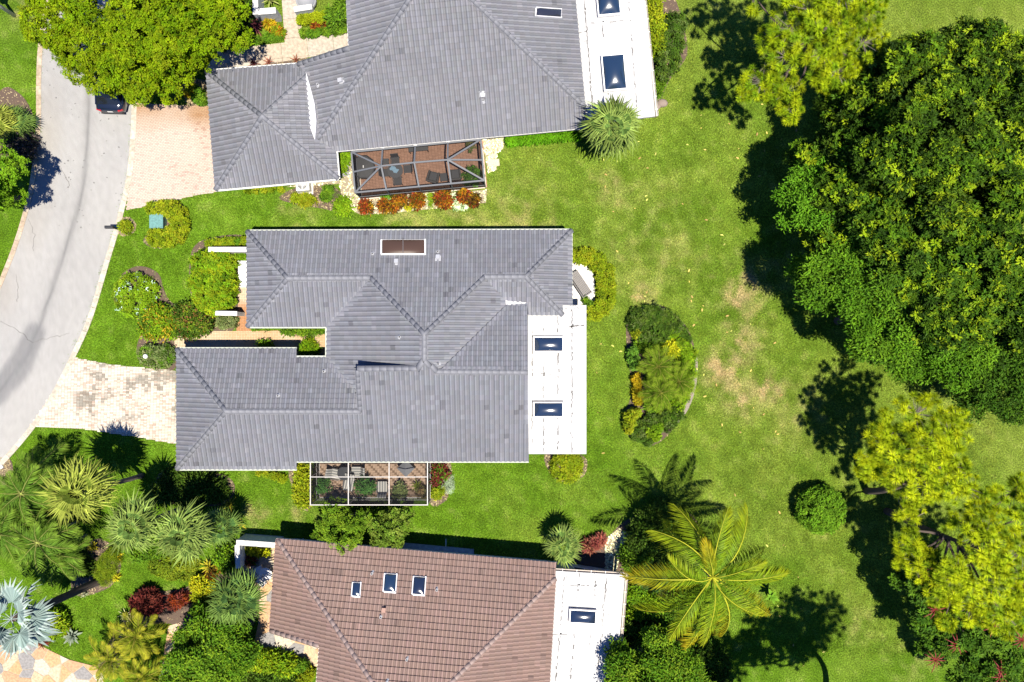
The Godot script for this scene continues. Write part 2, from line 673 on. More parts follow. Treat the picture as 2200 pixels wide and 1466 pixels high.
func tiled_roof(house: Node3D, faces: Array, kind: String, w: float, e: float, base: Color, seed_: int, ridges: Array, ridge_col: Color):
	var r := rng(seed_)
	TILT = 0.06 if kind == "flat" else 0.085
	var deck := MB.new()
	var cut := MB.new()
	var full := []
	var pr := tile_profile(kind)
	for f in faces:
		plane_of(f)
		var poly := PackedVector2Array()
		var pts := []
		for p in f.poly:
			var q: Vector3 = hit(f, p[0], p[1])
			pts.append(q)
			poly.append(Vector2((q - f.o).dot(f.u), (q - f.o).dot(f.v)))
		f.pts = pts
		f.uv = poly
		var ix := Geometry2D.triangulate_polygon(poly)
		for i in range(0, ix.size(), 3):
			var a: Vector3 = pts[ix[i]] - f.n * 0.02
			var b: Vector3 = pts[ix[i + 1]] - f.n * 0.02
			var c: Vector3 = pts[ix[i + 2]] - f.n * 0.02
			if (b - a).cross(c - a).dot(f.n) < 0:
				var t := b
				b = c
				c = t
			deck.tri(a, b, c)
		var lo := poly[0]
		var hi := poly[0]
		for q in poly:
			lo = lo.min(q)
			hi = hi.max(q)
		var bas := Basis(f.u, f.n, -f.v)
		var j0 := int(floor(lo.y / e)) - 1
		var v := j0 * e
		var shift := r.randf() * w
		while v < hi.y:
			var u := lo.x - shift
			while u < hi.x:
				var corners := [Vector2(u + 0.004, v + 0.004), Vector2(u + w - 0.004, v + 0.004), Vector2(u + w - 0.004, v + e - 0.004), Vector2(u + 0.004, v + e - 0.004)]
				var inside := 0
				for q in corners:
					if Geometry2D.is_point_in_polygon(q, poly):
						inside += 1
				var at: Vector3 = f.o + f.u * (u + w * 0.5) + f.v * v
				if inside == 4:
					var jig := Basis(Vector3.UP, (r.randf() - 0.5) * 0.012).rotated(Vector3.RIGHT, (r.randf() - 0.5) * 0.02)
					full.append([at.distance_to(Vector3(0, H, 0)), Transform3D(bas * jig, at), tile_color(base, r, at)])
				elif inside > 0 or not Geometry2D.intersect_polygons(PackedVector2Array(corners), poly).is_empty():
					cut.c = tile_color(base, r, at)
					for i in pr.size() - 1:
						var u0: float = u + pr[i][0] * w
						var u1: float = u + pr[i + 1][0] * w
						var h0: float = pr[i][1]
						var h1: float = pr[i + 1][1]
						var strip := PackedVector2Array([Vector2(u0, v), Vector2(u1, v), Vector2(u1, v + e + 0.04), Vector2(u0, v + e + 0.04)])
						var up := func(q: Vector2) -> Vector3:
							var t := (q.x - u0) / (u1 - u0)
							var hh := lerpf(h0, h1, t) + TILT * (1.0 - (q.y - v) / (e + 0.05))
							return f.o + f.u * q.x + f.v * q.y + f.n * hh
						for g in Geometry2D.intersect_polygons(strip, poly):
							var cw := Geometry2D.is_polygon_clockwise(g)
							for k in range(1, g.size() - 1):
								var a: Vector3 = up.call(g[0])
								var b2: Vector3 = up.call(g[k])
								var c2: Vector3 = up.call(g[k + 1])
								if (b2 - a).cross(c2 - a).dot(f.n) < 0:
									cut.tri(a, c2, b2)
								else:
									cut.tri(a, b2, c2)
						if Geometry2D.is_point_in_polygon(Vector2((u0 + u1) * 0.5, v + 0.005), poly):
							var a: Vector3 = up.call(Vector2(u0, v))
							var b3: Vector3 = up.call(Vector2(u1, v))
							cut.quad(a - f.n * 0.03, b3 - f.n * 0.03, b3, a)
				u += w
			v += e
	var tm := vmat(0.62, tex.grain, 0.5)
	tm.metallic_specular = 0.35
	var roof := part("roof", deck.done(), mat(base * 0.5, 0.9), house)
	full.sort_custom(func(a, b): return a[0] < b[0])
	var variants := []
	for i in 8:
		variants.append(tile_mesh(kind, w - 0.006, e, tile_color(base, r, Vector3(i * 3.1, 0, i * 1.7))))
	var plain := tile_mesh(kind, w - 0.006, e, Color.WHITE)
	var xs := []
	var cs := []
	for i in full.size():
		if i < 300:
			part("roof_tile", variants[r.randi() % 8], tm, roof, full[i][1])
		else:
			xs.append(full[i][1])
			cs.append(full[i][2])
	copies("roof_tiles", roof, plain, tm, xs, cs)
	var co := part("cut_roof_tiles", cut.done(), tm, roof)
	co.set_meta("kind", "stuff")
	# ridge and hip caps, one by one
	var cap := MB.new(true)
	var a0 := [Vector2(-0.15, -0.05), Vector2(-0.125, 0.055), Vector2(-0.06, 0.115), Vector2(0, 0.13), Vector2(0.06, 0.115), Vector2(0.125, 0.055), Vector2(0.15, -0.05)]
	for i in 6:
		var p: Vector2 = a0[i]
		var q: Vector2 = a0[i + 1]
		cap.quad(Vector3(p.x, p.y + 0.008, 0.2), Vector3(q.x, q.y + 0.008, 0.2), Vector3(q.x * 0.97, q.y, -0.25), Vector3(p.x * 0.97, p.y, -0.25))
		cap.quad(Vector3(p.x, p.y, 0.2), Vector3(q.x, q.y, 0.2), Vector3(q.x, q.y + 0.008, 0.2), Vector3(p.x, p.y + 0.008, 0.2))
	var cm := cap.done()
	var rms := []
	for i in 4:
		rms.append(mat(ridge_col * (0.98 + 0.02 * i), 0.7, tex.grain, 0.5))
	var mortar := MB.new()
	for d in ridges:
		var p: Vector3 = hit(faces[d[0]], d[1], d[2])
		var q: Vector3 = hit(faces[d[0]], d[3], d[4])
		if q.y > p.y:
			var t := p
			p = q
			q = t
		var dir := (q - p).normalized()
		var side := Vector3.UP.cross(dir).normalized()
		var upv := dir.cross(side)
		var len := p.distance_to(q)
		var n := maxi(1, int(len / 0.39))
		for s in [-1.0, 1.0]:
			mortar.bar(p + side * s * 0.15 + upv * 0.012, q + side * s * 0.15 + upv * 0.012, 0.05, 0.05)
		for i in n:
			var at := p + dir * len * (i + 0.5) / n + upv * 0.035
			part("ridge_tile", cm, rms[r.randi() % 4], roof, Transform3D(Basis(side, upv, dir).scaled(Vector3(1, 1, len / n / 0.39)).rotated(Vector3.UP, (r.randf() - 0.5) * 0.02), at))
			if r.randf() < 0.3:   # lumps of pale mortar along the cap's edges
				var s := 1.0 if r.randf() < 0.5 else -1.0
				mortar.box(at + side * s * (0.15 + 0.05 * r.randf()) - Vector3(0, 0.04, 0) - upv * 0.03, Vector3(0.05, 0.06, 0.08 + 0.16 * r.randf()), Basis(side, upv, dir).rotated(Vector3.UP, r.randf() * 2))
	if mortar.n > 0:
		part("mortar", mortar.done(), mat(base * 1.15, 0.9, tex.bark, 0.7), roof)

func eave_trim(house: Node3D, faces: Array, called: String, edges: Array, m: Material, w := 0.11, drop := 0.07):
	for d in edges:
		var f = faces[d[0]]
		var p: Vector3 = hit(f, d[1], d[2])
		var q: Vector3 = hit(f, d[3], d[4])
		var b := MB.new()
		var out: Vector3 = -Vector3(f.v.x, 0, f.v.z).normalized()
		var o := out * w * 0.45 - Vector3.UP * drop
		var dir := (q - p).normalized()
		b.bar(p + o, q + o, w, 0.13)
		part(called, b.done(), m, house)

func house_walls(house: Node3D, outline: Array, eave_h: float, inset: float, col: Color):
	var poly := flat(outline, eave_h)
	var got := Geometry2D.offset_polygon(poly, -inset, Geometry2D.JOIN_MITER)
	var wm := mat(col, 0.9, tex.soft, 3.0)
	var fm := mat(Color(0.75, 0.75, 0.73), 0.5)
	var gm := glass(Color(0.03, 0.04, 0.05))
	var ring: PackedVector2Array = got[0]
	if Geometry2D.is_polygon_clockwise(ring):
		ring.reverse()
	for i in ring.size():
		var p := ring[i]
		var q := ring[(i + 1) % ring.size()]
		var l := p.distance_to(q)
		if l < 0.4:
			continue
		var d := (q - p) / l
		var nrm := Vector2(d.y, -d.x)
		var b := MB.new()
		var bas := Basis(Vector3(d.x, 0, d.y), Vector3.UP, Vector3(-d.y, 0, d.x))
		var mid := (p + q - d * 0.2) * 0.5 - nrm * 0.1
		b.box(Vector3(mid.x, eave_h * 0.5 - 0.1, mid.y), Vector3(l - 0.2, eave_h - 0.0, 0.2), bas)
		part("wall", b.done(), wm, house)
		var cnt := int(l / 3.4)
		for k in cnt:
			var c := p + d * l * (k + 0.5) / cnt + nrm * 0.01
			var g := group_part("window", house, Transform3D(bas, Vector3(c.x, 1.45, c.y)))
			var s := -1.0 if bas.z.dot(Vector3(nrm.x, 0, nrm.y)) < 0 else 1.0
			var fr := MB.new()
			for e in [[Vector3(0, 0.6, 0), Vector3(1.5, 0.08, 0.06)], [Vector3(0, -0.6, 0), Vector3(1.5, 0.08, 0.06)], [Vector3(-0.71, 0, 0), Vector3(0.08, 1.12, 0.06)], [Vector3(0.71, 0, 0), Vector3(0.08, 1.12, 0.06)], [Vector3(0, 0, 0), Vector3(0.05, 1.12, 0.05)]]:
				fr.box(e[0], e[1])
			part("frame", fr.done(), fm, g)
			part("pane", box_mesh(Vector3(1.34, 1.12, 0.02)), gm, g)

func gable(house: Node3D, pts: Array, m: Material):
	var b := MB.new()
	for i in range(1, pts.size() - 1):
		b.tri(pts[0], pts[i], pts[i + 1])
	var n: Vector3 = (pts[1] - pts[0]).cross(pts[2] - pts[0]).normalized() * 0.12
	for i in range(1, pts.size() - 1):
		b.tri(pts[0] - n, pts[i + 1] - n, pts[i] - n)
	part("gable", b.done(), m, house)

func skylight(house: Node3D, c: Array, nrm: Vector3, bulge: float, glass_col: Color, frame_col: Color, called := "skylight", split := false):
	var o: Vector3 = (c[0] + c[1] + c[2] + c[3]) * 0.25
	var g := group_part(called, house)
	var up := nrm * 0.14
	var fr := MB.new()
	var fm := mat(frame_col, 0.4)
	for i in 4:
		var p: Vector3 = c[i]
		var q: Vector3 = c[(i + 1) % 4]
		var cut := (q - p).normalized() * 0.04
		fr.bar(p + up * 0.5 - cut, q + up * 0.5 - cut * 1.02, 0.085, 0.26)
	part("frame", fr.done(), fm, g)
	var d := MB.new(true)
	var n := 10
	var at := func(i: int, j: int) -> Vector3:
		var s := 0.02 + 0.96 * i / n
		var t := 0.02 + 0.96 * j / n
		var p: Vector3 = c[0].lerp(c[1], s).lerp(c[3].lerp(c[2], s), t)
		var k := pow(sin(PI * float(i) / n) * sin(PI * float(j) / n), 0.55)
		return p + nrm * (0.2 + bulge * k)
	for i in n:
		for j in n:
			d.quad(at.call(i, j + 1), at.call(i + 1, j + 1), at.call(i + 1, j), at.call(i, j))
	var gm := glass(glass_col, 0.12)
	gm.metallic_specular = 1.0
	gm.clearcoat_enabled = not split
	if split:
		gm.metallic_specular = 0.45
		gm.roughness = 0.35
	gm.clearcoat_roughness = 0.2
	part("dome", d.done(), gm, g)
	if split:
		var b := MB.new()
		b.bar((c[0] + c[1]) * 0.5 + nrm * 0.3, (c[3] + c[2]) * 0.5 + nrm * 0.3, 0.05, 0.04)
		part("mullion", b.done(), mat(Color(0.1, 0.09, 0.09), 0.5), g)

func sky_rect(x: float, y: float, w: float, hh: float, h: float, turn := 0.0) -> Array:
	var o := []
	for q in [Vector2(-w, -hh), Vector2(w, -hh), Vector2(w, hh), Vector2(-w, hh)]:
		var p: Vector2 = (q * 0.5).rotated(turn)
		o.append(W(x + p.x, y + p.y, h))
	return o

func sky_face(f: Dictionary, x: float, y: float, w: float, hh: float, turn := 0.0) -> Array:
	var o := []
	for q in [Vector2(-w, -hh), Vector2(w, -hh), Vector2(w, hh), Vector2(-w, hh)]:
		var p: Vector2 = (q * 0.5).rotated(turn)
		o.append(hit(f, x + p.x, y + p.y))
	return o

func vents(house: Node3D, list: Array):   # [face, x, y, kind]
	var pm := mat(Color(0.33, 0.34, 0.37), 0.5)
	var hole := mat(Color(0.03, 0.03, 0.03), 0.9)
	for d in list:
		var p: Vector3 = hit(d[0], d[1], d[2])
		var b := MB.new(true)
		if d[3] == "pipe":
			b.lathe(p + Vector3(0, -0.05, 0), [Vector2(0.16, 0.02), Vector2(0.15, 0.07), Vector2(0.075, 0.1), Vector2(0.075, 0.36), Vector2(0.055, 0.36), Vector2(0.055, 0.2), Vector2(0.0, 0.2)], 12)
			var v := part("vent_pipe", b.done(), pm, house)
			var k := MB.new()
			k.lathe(p, [Vector2(0.053, 0.14), Vector2(0.053, 0.27), Vector2(0.0, 0.275)], 10)
			part("pipe_mouth", k.done(), hole, v)
		else:
			b = MB.new()
			var bas := Basis(d[0].u, d[0].n, -d[0].v)
			b.box(p + d[0].n * 0.05, Vector3(0.36, 0.03, 0.36), bas)
			b.box(p + d[0].n * 0.17, Vector3(0.2, 0.22, 0.22), bas, 0.85)
			b.box(p + d[0].n * 0.3, Vector3(0.26, 0.04, 0.28), bas, 0.9)
			part("roof_vent", b.done(), pm if d[3] == "box" else mat(Color(0.32, 0.2, 0.16), 0.8), house)

func flat_roof(house: Node3D, outline: Array, h: float, seams: Array, sd: int):
	var r := rng(sd)
	var poly := flat(outline, h)
	var b := MB.new()
	b.slab(poly, h - 0.22, h)
	var wm := mat(Color(0.41, 0.415, 0.425), 0.7, noise_tex(0.012, 0.87, 1.0, sd + 40, 5), 5.0)
	var o := part("flat_roof", b.done(), wm, house)
	# laps of the membrane: thin raised edges with dirt gathered along them
	var lap := MB.new()
	var dirt_shade := MB.new()
	for s in seams:
		var p := W(s[0], s[1], h)
		var q := W(s[2], s[3], h)
		var l := p.distance_to(q)
		var d := (q - p) / l
		var sd2 := Vector3(-d.z, 0, d.x)
		lap.box((p + q) * 0.5 + Vector3(0, 0.0025, 0), Vector3(0.1, 0.005, l), Basis(sd2, Vector3.UP, d))
		var t := 0.0
		while t < l - 0.1:
			var step := 0.06 + 0.2 * r.randf()
			var a := p + d * t + sd2 * (0.055 + r.randfn(0, 0.02))
			if r.randf() < s[4]:
				var wdt := 0.025 + 0.08 * r.randf() * r.randf()
				var e := a + d * (step * 1.1) + sd2 * r.randfn(0, 0.02)
				dirt_shade.bar(a + Vector3(0, 0.004, 0), e + Vector3(0, 0.004, 0), wdt, 0.006)
				if r.randf() < 0.12:
					dirt_shade.bar(a + Vector3(0, 0.0065, 0), a + sd2 * (r.randf() - 0.3) * 0.4 + d * 0.1 + Vector3(0, 0.0065, 0), 0.012, 0.006)
			t += step
	for i in 60:
		var k := r.randi() % poly.size()
		var q := (poly[k].lerp(poly[(k + 2) % poly.size()], r.randf())).lerp(poly[(k + 1) % poly.size()], r.randf() * 0.6)
		if Geometry2D.is_point_in_polygon(q, poly):
			var a := r.randf() * TAU
			dirt_shade.bar(Vector3(q.x, h + 0.003, q.y), Vector3(q.x + cos(a) * 0.1, h + 0.003, q.y + sin(a) * 0.1), 0.015, 0.005)
	part("lap", lap.done(), mat(Color(0.385, 0.39, 0.4), 0.75), o)
	part("dirt_shade", dirt_shade.done(), mat(Color(0.1, 0.095, 0.09), 0.9), o)

func gutter_line(house: Node3D, px: Array, h: float, m: Material, strap: Material):
	for i in px.size() - 1:
		var p := W(px[i][0], px[i][1], h)
		var q := W(px[i + 1][0], px[i + 1][1], h)
		var d := (q - p).normalized()
		var s := Vector3(-d.z, 0, d.x)
		var b := MB.new()
		b.bar(p - s * 0.07, q - s * 0.07, 0.02, 0.13)
		b.bar(p + s * 0.07, q + s * 0.07, 0.02, 0.13)
		b.bar(p - Vector3(0, 0.06, 0) , q - Vector3(0, 0.06, 0), 0.12, 0.015)
		var g := part("gutter", b.done(), m, house)
		var n := int(p.distance_to(q) / 0.75)
		for k in n:
			var t := MB.new()
			var c := p.lerp(q, (k + 0.5) / n) + Vector3(0, 0.055, 0)
			t.bar(c - s * 0.09, c + s * 0.09, 0.035, 0.02)
			part("strap", t.done(), strap, g)

var grey_tile := Color(0.205, 0.214, 0.25)

func house_central():
	var hs := thing("grey_house", "grey tiled house in the middle, with hipped wings round a paved entrance court", "house")
	var f := [
		{"eave": [[531, 497], [1228, 495]], "h": 2.6, "poly": [[531, 497], [1228, 495], [1129.5, 594.6], [1040.5, 595], [911.6, 718], [796.5, 597], [618, 598]]},
		{"eave": [[531, 497], [531, 702]], "h": 2.6, "poly": [[531, 497], [618, 598], [531, 702]]},
		{"eave": [[531, 702], [702, 702]], "h": 2.6, "poly": [[531, 702], [618, 598], [796.5, 597], [704, 702]]},
		{"eave": [[702, 702], [702, 768]], "h": 2.6, "poly": [[703, 702], [796.5, 597], [911.6, 718], [911.6, 776], [893, 796], [770, 798], [772, 848], [702, 768]]},
		{"eave": [[380, 750], [637, 750]], "h": 2.376, "poly": [[380, 750], [637, 750], [637, 768], [702, 768], [772, 848], [775, 884], [486, 884]]},
		{"eave": [[637, 991], [1135, 991]], "h": 2.6, "poly": [[380, 1008], [486, 884], [775, 884], [767, 793], [893, 792], [911.6, 776.5], [940, 798], [1134, 800], [1136, 991], [637, 991], [637, 1008]]},
		{"eave": [[380, 750], [380, 1008]], "h": 2.376, "poly": [[380, 750], [486, 884], [380, 1008]]},
		{"eave": [[1137.7, 600], [1137.7, 700]], "h": 2.6, "poly": [[911.6, 718], [1040.5, 595], [1087, 645], [1088, 656], [945, 797], [911.6, 776.5]]},
		{"eave": [[531, 702], [1208, 702]], "h": 2.6, "poly": [[1040.5, 595], [1129.5, 594.6], [1209, 677], [1135, 677], [1133, 652], [1087, 645]]},
		{"eave": [[1229, 495], [1229, 655]], "h": 2.6, "poly": [[1228, 495], [1229, 655], [1208, 656], [1209, 677], [1129.5, 594.6]]},
		{"eave": [[940, 597], [1134, 597]], "h": 2.6, "poly": [[945, 797.5], [1134, 800], [1133, 653], [1088, 656]]},
	]
	tiled_roof(hs, f, "flat", 0.297, 0.33, grey_tile, 1, [[0, 531, 497, 618, 598], [1, 531, 702, 618, 598], [0, 618, 598, 796.5, 597], [0, 796.5, 597, 911.6, 718], [0, 911.6, 718, 1040.5, 595], [0, 1040.5, 595, 1129.5, 594.6],
		[0, 1129.5, 594.6, 1228, 495], [8, 1129.5, 594.6, 1209, 677], [7, 911.6, 718, 911.6, 776.5], [5, 911.6, 776.5, 940, 798], [5, 940, 799, 1134, 800], [5, 911.6, 776.5, 893, 792], [5, 893, 792, 767, 793], [4, 380, 750, 486, 884], [6, 486, 884, 380, 1008], [4, 486, 884, 775, 884], [5, 768, 796, 774, 884]], Color(0.215, 0.223, 0.255))
	var trim := mat(Color(0.34, 0.37, 0.32), 0.6)
	eave_trim(hs, f, "gutter", [[0, 531, 497, 1228, 495], [2, 531, 702, 702, 702], [3, 702, 702, 702, 768], [4, 380, 750, 637, 750], [4, 637, 768, 702, 768], [5, 637, 991, 1136, 991], [5, 380, 1008, 637, 1008]], trim)
	eave_trim(hs, f, "fascia", [[1, 531, 497, 531, 702], [6, 380, 750, 380, 1008], [9, 1229, 495, 1229, 655]], trim, 0.04, 0.09)
	var wall := mat(Color(0.62, 0.6, 0.56), 0.9, tex.soft, 3.0)
	var a := hit(f[5], 767, 793)
	var b := hit(f[5], 893, 792)
	var c := hit(f[3], 770, 797)
	gable(hs, [a - Vector3(0, 0.06, 0), b - Vector3(0, 0.06, 0), Vector3(b.x, b.y - 0.2, b.z), Vector3(a.x, c.y - 0.1, a.z)], wall)
	var d := hit(f[5], 774, 884)
	gable(hs, [a - Vector3(-0.05, 0.06, 0), Vector3(a.x + 0.05, c.y - 0.3, a.z), d - Vector3(0, 0.1, 0)], wall)
	var e := hit(f[5], 1134, 800)
	gable(hs, [e - Vector3(0.05, 0.05, 0), hit(f[5], 1134, 990) - Vector3(0.05, 0.05, 0), W(1134, 650, 2.5) - Vector3(0.05, 0, 0), hit(f[10], 1133, 654) - Vector3(0.05, 0.05, 0)], wall)
	flat_roof(hs, [[1134, 676], [1209, 676], [1209, 656], [1260, 656], [1260, 976], [1135, 976]], 2.66, [[1146, 690, 1146, 970, 0.35], [1170, 690, 1170, 970, 0.5], [1201, 680, 1201, 970, 0.6], [1231, 660, 1231, 972, 0.75], [1205, 701, 1258, 696, 0.5], [1140, 800, 1200, 803, 0.15]], 2)
	var cr := MB.new()
	cr.slab(flat([[1086, 643], [1133, 651], [1133, 657], [1087, 657]], 3.3), 3.2, 3.32)
	part("valley_flashing", cr.done(), mat(Color(0.52, 0.52, 0.53), 0.7), hs)
	skylight(hs, sky_face(f[0], 867, 533, 94, 30), f[0].n, 0.12, Color(0.06, 0.035, 0.025), Color(0.6, 0.62, 0.64), "skylight", true)
	for y in [740, 880]:
		skylight(hs, sky_rect(1178, y, 63, 30, 2.8), Vector3.UP, 0.2, Color(0.012, 0.022, 0.045), Color(0.7, 0.66, 0.64))
	vents(hs, [[f[0], 801, 546, "pipe"], [f[0], 852, 565, "box"], [f[0], 941, 556, "box"], [f[0], 941, 541, "pipe"], [f[3], 859, 724, "pipe"], [f[4], 697, 798, "pipe"], [f[4], 599, 850, "pipe"], [f[7], 942, 782, "pipe"]])
	house_walls(hs, [[531, 497], [1228, 495], [1228, 655], [1260, 656], [1260, 976], [1136, 976], [1136, 991], [637, 991], [637, 1008], [380, 1008], [380, 750], [637, 750], [637, 768], [702, 768], [702, 702], [531, 702]], 2.5, 0.55, Color(0.6, 0.57, 0.52))
	no_grass.append(flat([[540, 505], [1220, 505], [1250, 660], [1250, 970], [640, 985], [640, 1000], [390, 1000], [390, 760], [700, 700], [540, 695]], 2.0))

func house_upper():
	var hs := thing("grey_house", "grey tiled house at the top edge with a small square hipped garage roof", "house")
	var f := [
		{"eave": [[443, 153], [463, 408]], "h": 2.6, "poly": [[443, 153], [563, 250], [463, 408]]},
		{"eave": [[463, 408], [727, 384]], "h": 2.6, "poly": [[463, 408], [563, 250], [727, 384]]},
		{"eave": [[443, 153], [638, 138]], "h": 2.6, "poly": [[443, 153], [638, 138], [662, 162], [563, 250]]},
		{"eave": [[727, 384], [722, 325]], "h": 2.6, "poly": [[563, 250], [662, 162], [680, 300], [722, 325], [727, 384]]},
		{"eave": [[722, 325], [1258, 275]], "h": 2.6, "poly": [[722, 325], [680, 300], [931, -80], [1257, 231], [1258, 275]]},
		{"eave": [[650, 300], [632, 100]], "h": 2.6, "poly": [[680, 300], [931, -80], [725, -390], [745, 0], [749, 103], [640, 138], [662, 162], [674, 230]]},
		{"eave": [[1257, 231], [1236, 0]], "h": 3.15, "poly": [[1257, 231], [931, -80], [1200, -400], [1236, 0]]},
		{"eave": [[725, -390], [1200, -430]], "h": 3.0, "poly": [[931, -80], [725, -390], [1200, -430]]},
	]
	tiled_roof(hs, f, "flat", 0.3, 0.335, grey_tile * Color(1.03, 1.02, 1.0), 2, [[0, 443, 153, 563, 250], [1, 563, 250, 463, 408], [1, 563, 250, 727, 384], [2, 563, 250, 660, 163], [4, 682, 299, 931, -80], [4, 1257, 231, 931, -80], [5, 749, 104, 640, 139]], Color(0.215, 0.223, 0.255))
	var white := mat(Color(0.55, 0.56, 0.53), 0.5)
	eave_trim(hs, f, "gutter", [[1, 463, 408, 727, 384], [3, 727, 384, 722, 325], [2, 443, 153, 638, 138]], white)
	eave_trim(hs, f, "fascia", [[0, 443, 153, 463, 408], [4, 722, 325, 1258, 275], [5, 745, 0, 749, 103]], mat(Color(0.4, 0.4, 0.4), 0.6), 0.05, 0.09)
	var fl := MB.new()
	var pts := []
	for p in [[660, 158], [669, 190], [678, 225], [682, 262], [679, 304], [667, 272], [659, 235], [660, 198]]:
		pts.append(hit(f[5], p[0], p[1]) + Vector3(0, 0.34, 0))
	var mid := Vector3.ZERO
	for p in pts:
		mid += p / pts.size()
	for i in pts.size():
		fl.tri(mid, pts[(i + 1) % pts.size()], pts[i])
		fl.quad(pts[(i + 1) % pts.size()], pts[i], pts[i] - Vector3(0, 0.3, 0), pts[(i + 1) % pts.size()] - Vector3(0, 0.3, 0))
	part("valley_flashing", fl.done(), mat(Color(0.55, 0.55, 0.57), 0.7), hs)
	flat_roof(hs, [[1218, -200], [1236, 0], [1257, 231], [1262, 268], [1408, 250], [1385, 0], [1366, -200]], 2.75, [[1258, 0, 1276, 240, 0.9], [1296, 45, 1312, 240, 0.35], [1352, 0, 1371, 240, 0.6], [1240, 68, 1262, 66, 0.7], [1266, 48, 1340, 42, 0.5]], 3)
	skylight(hs, sky_rect(1319, 157, 47, 75, 2.9, -0.09), Vector3.UP, 0.28, Color(0.012, 0.025, 0.05), Color(0.74, 0.74, 0.74))
	skylight(hs, sky_rect(1306, -4, 47, 75, 2.9, -0.09), Vector3.UP, 0.28, Color(0.012, 0.025, 0.05), Color(0.74, 0.74, 0.74))
	skylight(hs, sky_face(f[6], 1177, 29, 54, 17, 0.07), f[6].n, 0.1, Color(0.02, 0.02, 0.025), Color(0.5, 0.5, 0.53))
	vents(hs, [[f[5], 735, 174, "box"], [f[5], 684, 184, "pipe"], [f[4], 1036, 202, "box"], [f[4], 1038, 218, "pipe"]])
	gutter_line(hs, [[1386, 0], [1412, 249]], 2.6, mat(Color(0.4, 0.38, 0.34), 0.6), mat(Color(0.75, 0.75, 0.73), 0.5))
	house_walls(hs, [[443, 153], [640, 138], [749, 103], [720, -380], [1200, -420], [1366, -200], [1408, 250], [1262, 268], [722, 325], [727, 384], [463, 408]], 2.5, 0.55, Color(0.6, 0.62, 0.64))
	no_grass.append(flat([[450, 160], [750, 110], [700, -200], [1360, -200], [1400, 245], [720, 325], [720, 380], [470, 400]], 2.0))

func house_brown():
	var hs := thing("brown_house", "brown tiled house at the bottom edge with three small skylights and a white flat roof", "house")
	var f := [
		{"eave": [[594, 1158], [1195, 1210]], "h": 2.6, "poly": [[594, 1158], [1195, 1210], [1193, 1243], [868, 1568]]},
		{"eave": [[594, 1158], [580, 1355]], "h": 2.6, "poly": [[594, 1158], [868, 1568], [655, 1792], [680, 1466], [686, 1388], [580, 1355]]},
		{"eave": [[1193, 1243], [1180, 1466]], "h": 3.0, "poly": [[1193, 1243], [1180, 1466], [1160, 1832], [868, 1568]]},
		{"eave": [[655, 1796], [1160, 1836]], "h": 2.6, "poly": [[868, 1566], [655, 1796], [1160, 1836]]},
	]
	tiled_roof(hs, f, "roll", 0.25, 0.38, Color(0.262, 0.178, 0.155), 3, [[0, 597, 1161, 868, 1568], [0, 1193, 1243, 868, 1568], [1, 582, 1355, 685, 1387], [1, 655, 1790, 868, 1568], [3, 1160, 1832, 868, 1568]], Color(0.4, 0.3, 0.27))
	eave_trim(hs, f, "fascia", [[0, 594, 1158, 1195, 1210], [1, 594, 1158, 580, 1355], [1, 686, 1388, 680, 1466]], mat(Color(0.6, 0.55, 0.5), 0.6), 0.05, 0.08)
	flat_roof(hs, [[1193, 1227], [1343, 1236], [1324, 1466], [1311, 1640], [1168, 1640], [1180, 1466], [1192, 1245]], 2.75, [[1216, 1230, 1196, 1466, 0.6], [1246, 1232, 1228, 1466, 0.5], [1283, 1234, 1262, 1466, 0.4], [1306, 1235, 1284, 1466, 0.5], [1186, 1362, 1220, 1362, 0.7], [1218, 1256, 1282, 1258, 0.5]], 4)
	skylight(hs, sky_face(f[0], 766, 1267, 17, 29, 0.08), f[0].n, 0.1, Color(0.012, 0.022, 0.045), Color(0.62, 0.63, 0.67))
	skylight(hs, sky_face(f[0], 838.5, 1253, 26, 38, 0.08), f[0].n, 0.14, Color(0.012, 0.025, 0.05), Color(0.62, 0.63, 0.67))
	skylight(hs, sky_face(f[0], 900.5, 1259, 26, 38, 0.08), f[0].n, 0.14, Color(0.01, 0.015, 0.03), Color(0.62, 0.63, 0.67))
	skylight(hs, sky_rect(1252, 1324, 56, 27, 2.9, 0.06), Vector3.UP, 0.18, Color(0.012, 0.02, 0.04), Color(0.78, 0.72, 0.68))
	vents(hs, [[f[0], 800, 1231, "pipe"], [f[0], 939, 1266, "pipe"], [f[0], 875, 1415, "pipe"], [f[0], 825, 1313, "brown"], [f[0], 819, 1324, "pipe"], [f[0], 832, 1464, "pipe"]])
	gutter_line(hs, [[1193, 1224], [1347, 1233], [1328, 1466], [1314, 1640]], 2.6, mat(Color(0.35, 0.3, 0.26), 0.6), mat(Color(0.75, 0.73, 0.7), 0.5))
	house_walls(hs, [[594, 1158], [1195, 1210], [1345, 1233], [1311, 1640], [1165, 1640], [1155, 1820], [655, 1784], [686, 1388], [580, 1355]], 2.5, 0.5, Color(0.55, 0.6, 0.6))
	no_grass.append(flat([[600, 1165], [1340, 1240], [1320, 1640], [690, 1640], [690, 1390], [585, 1350]], 2.0))

# ---------------------------------------------------------------- plants: leaves, crowns, palms
var leaves := {}

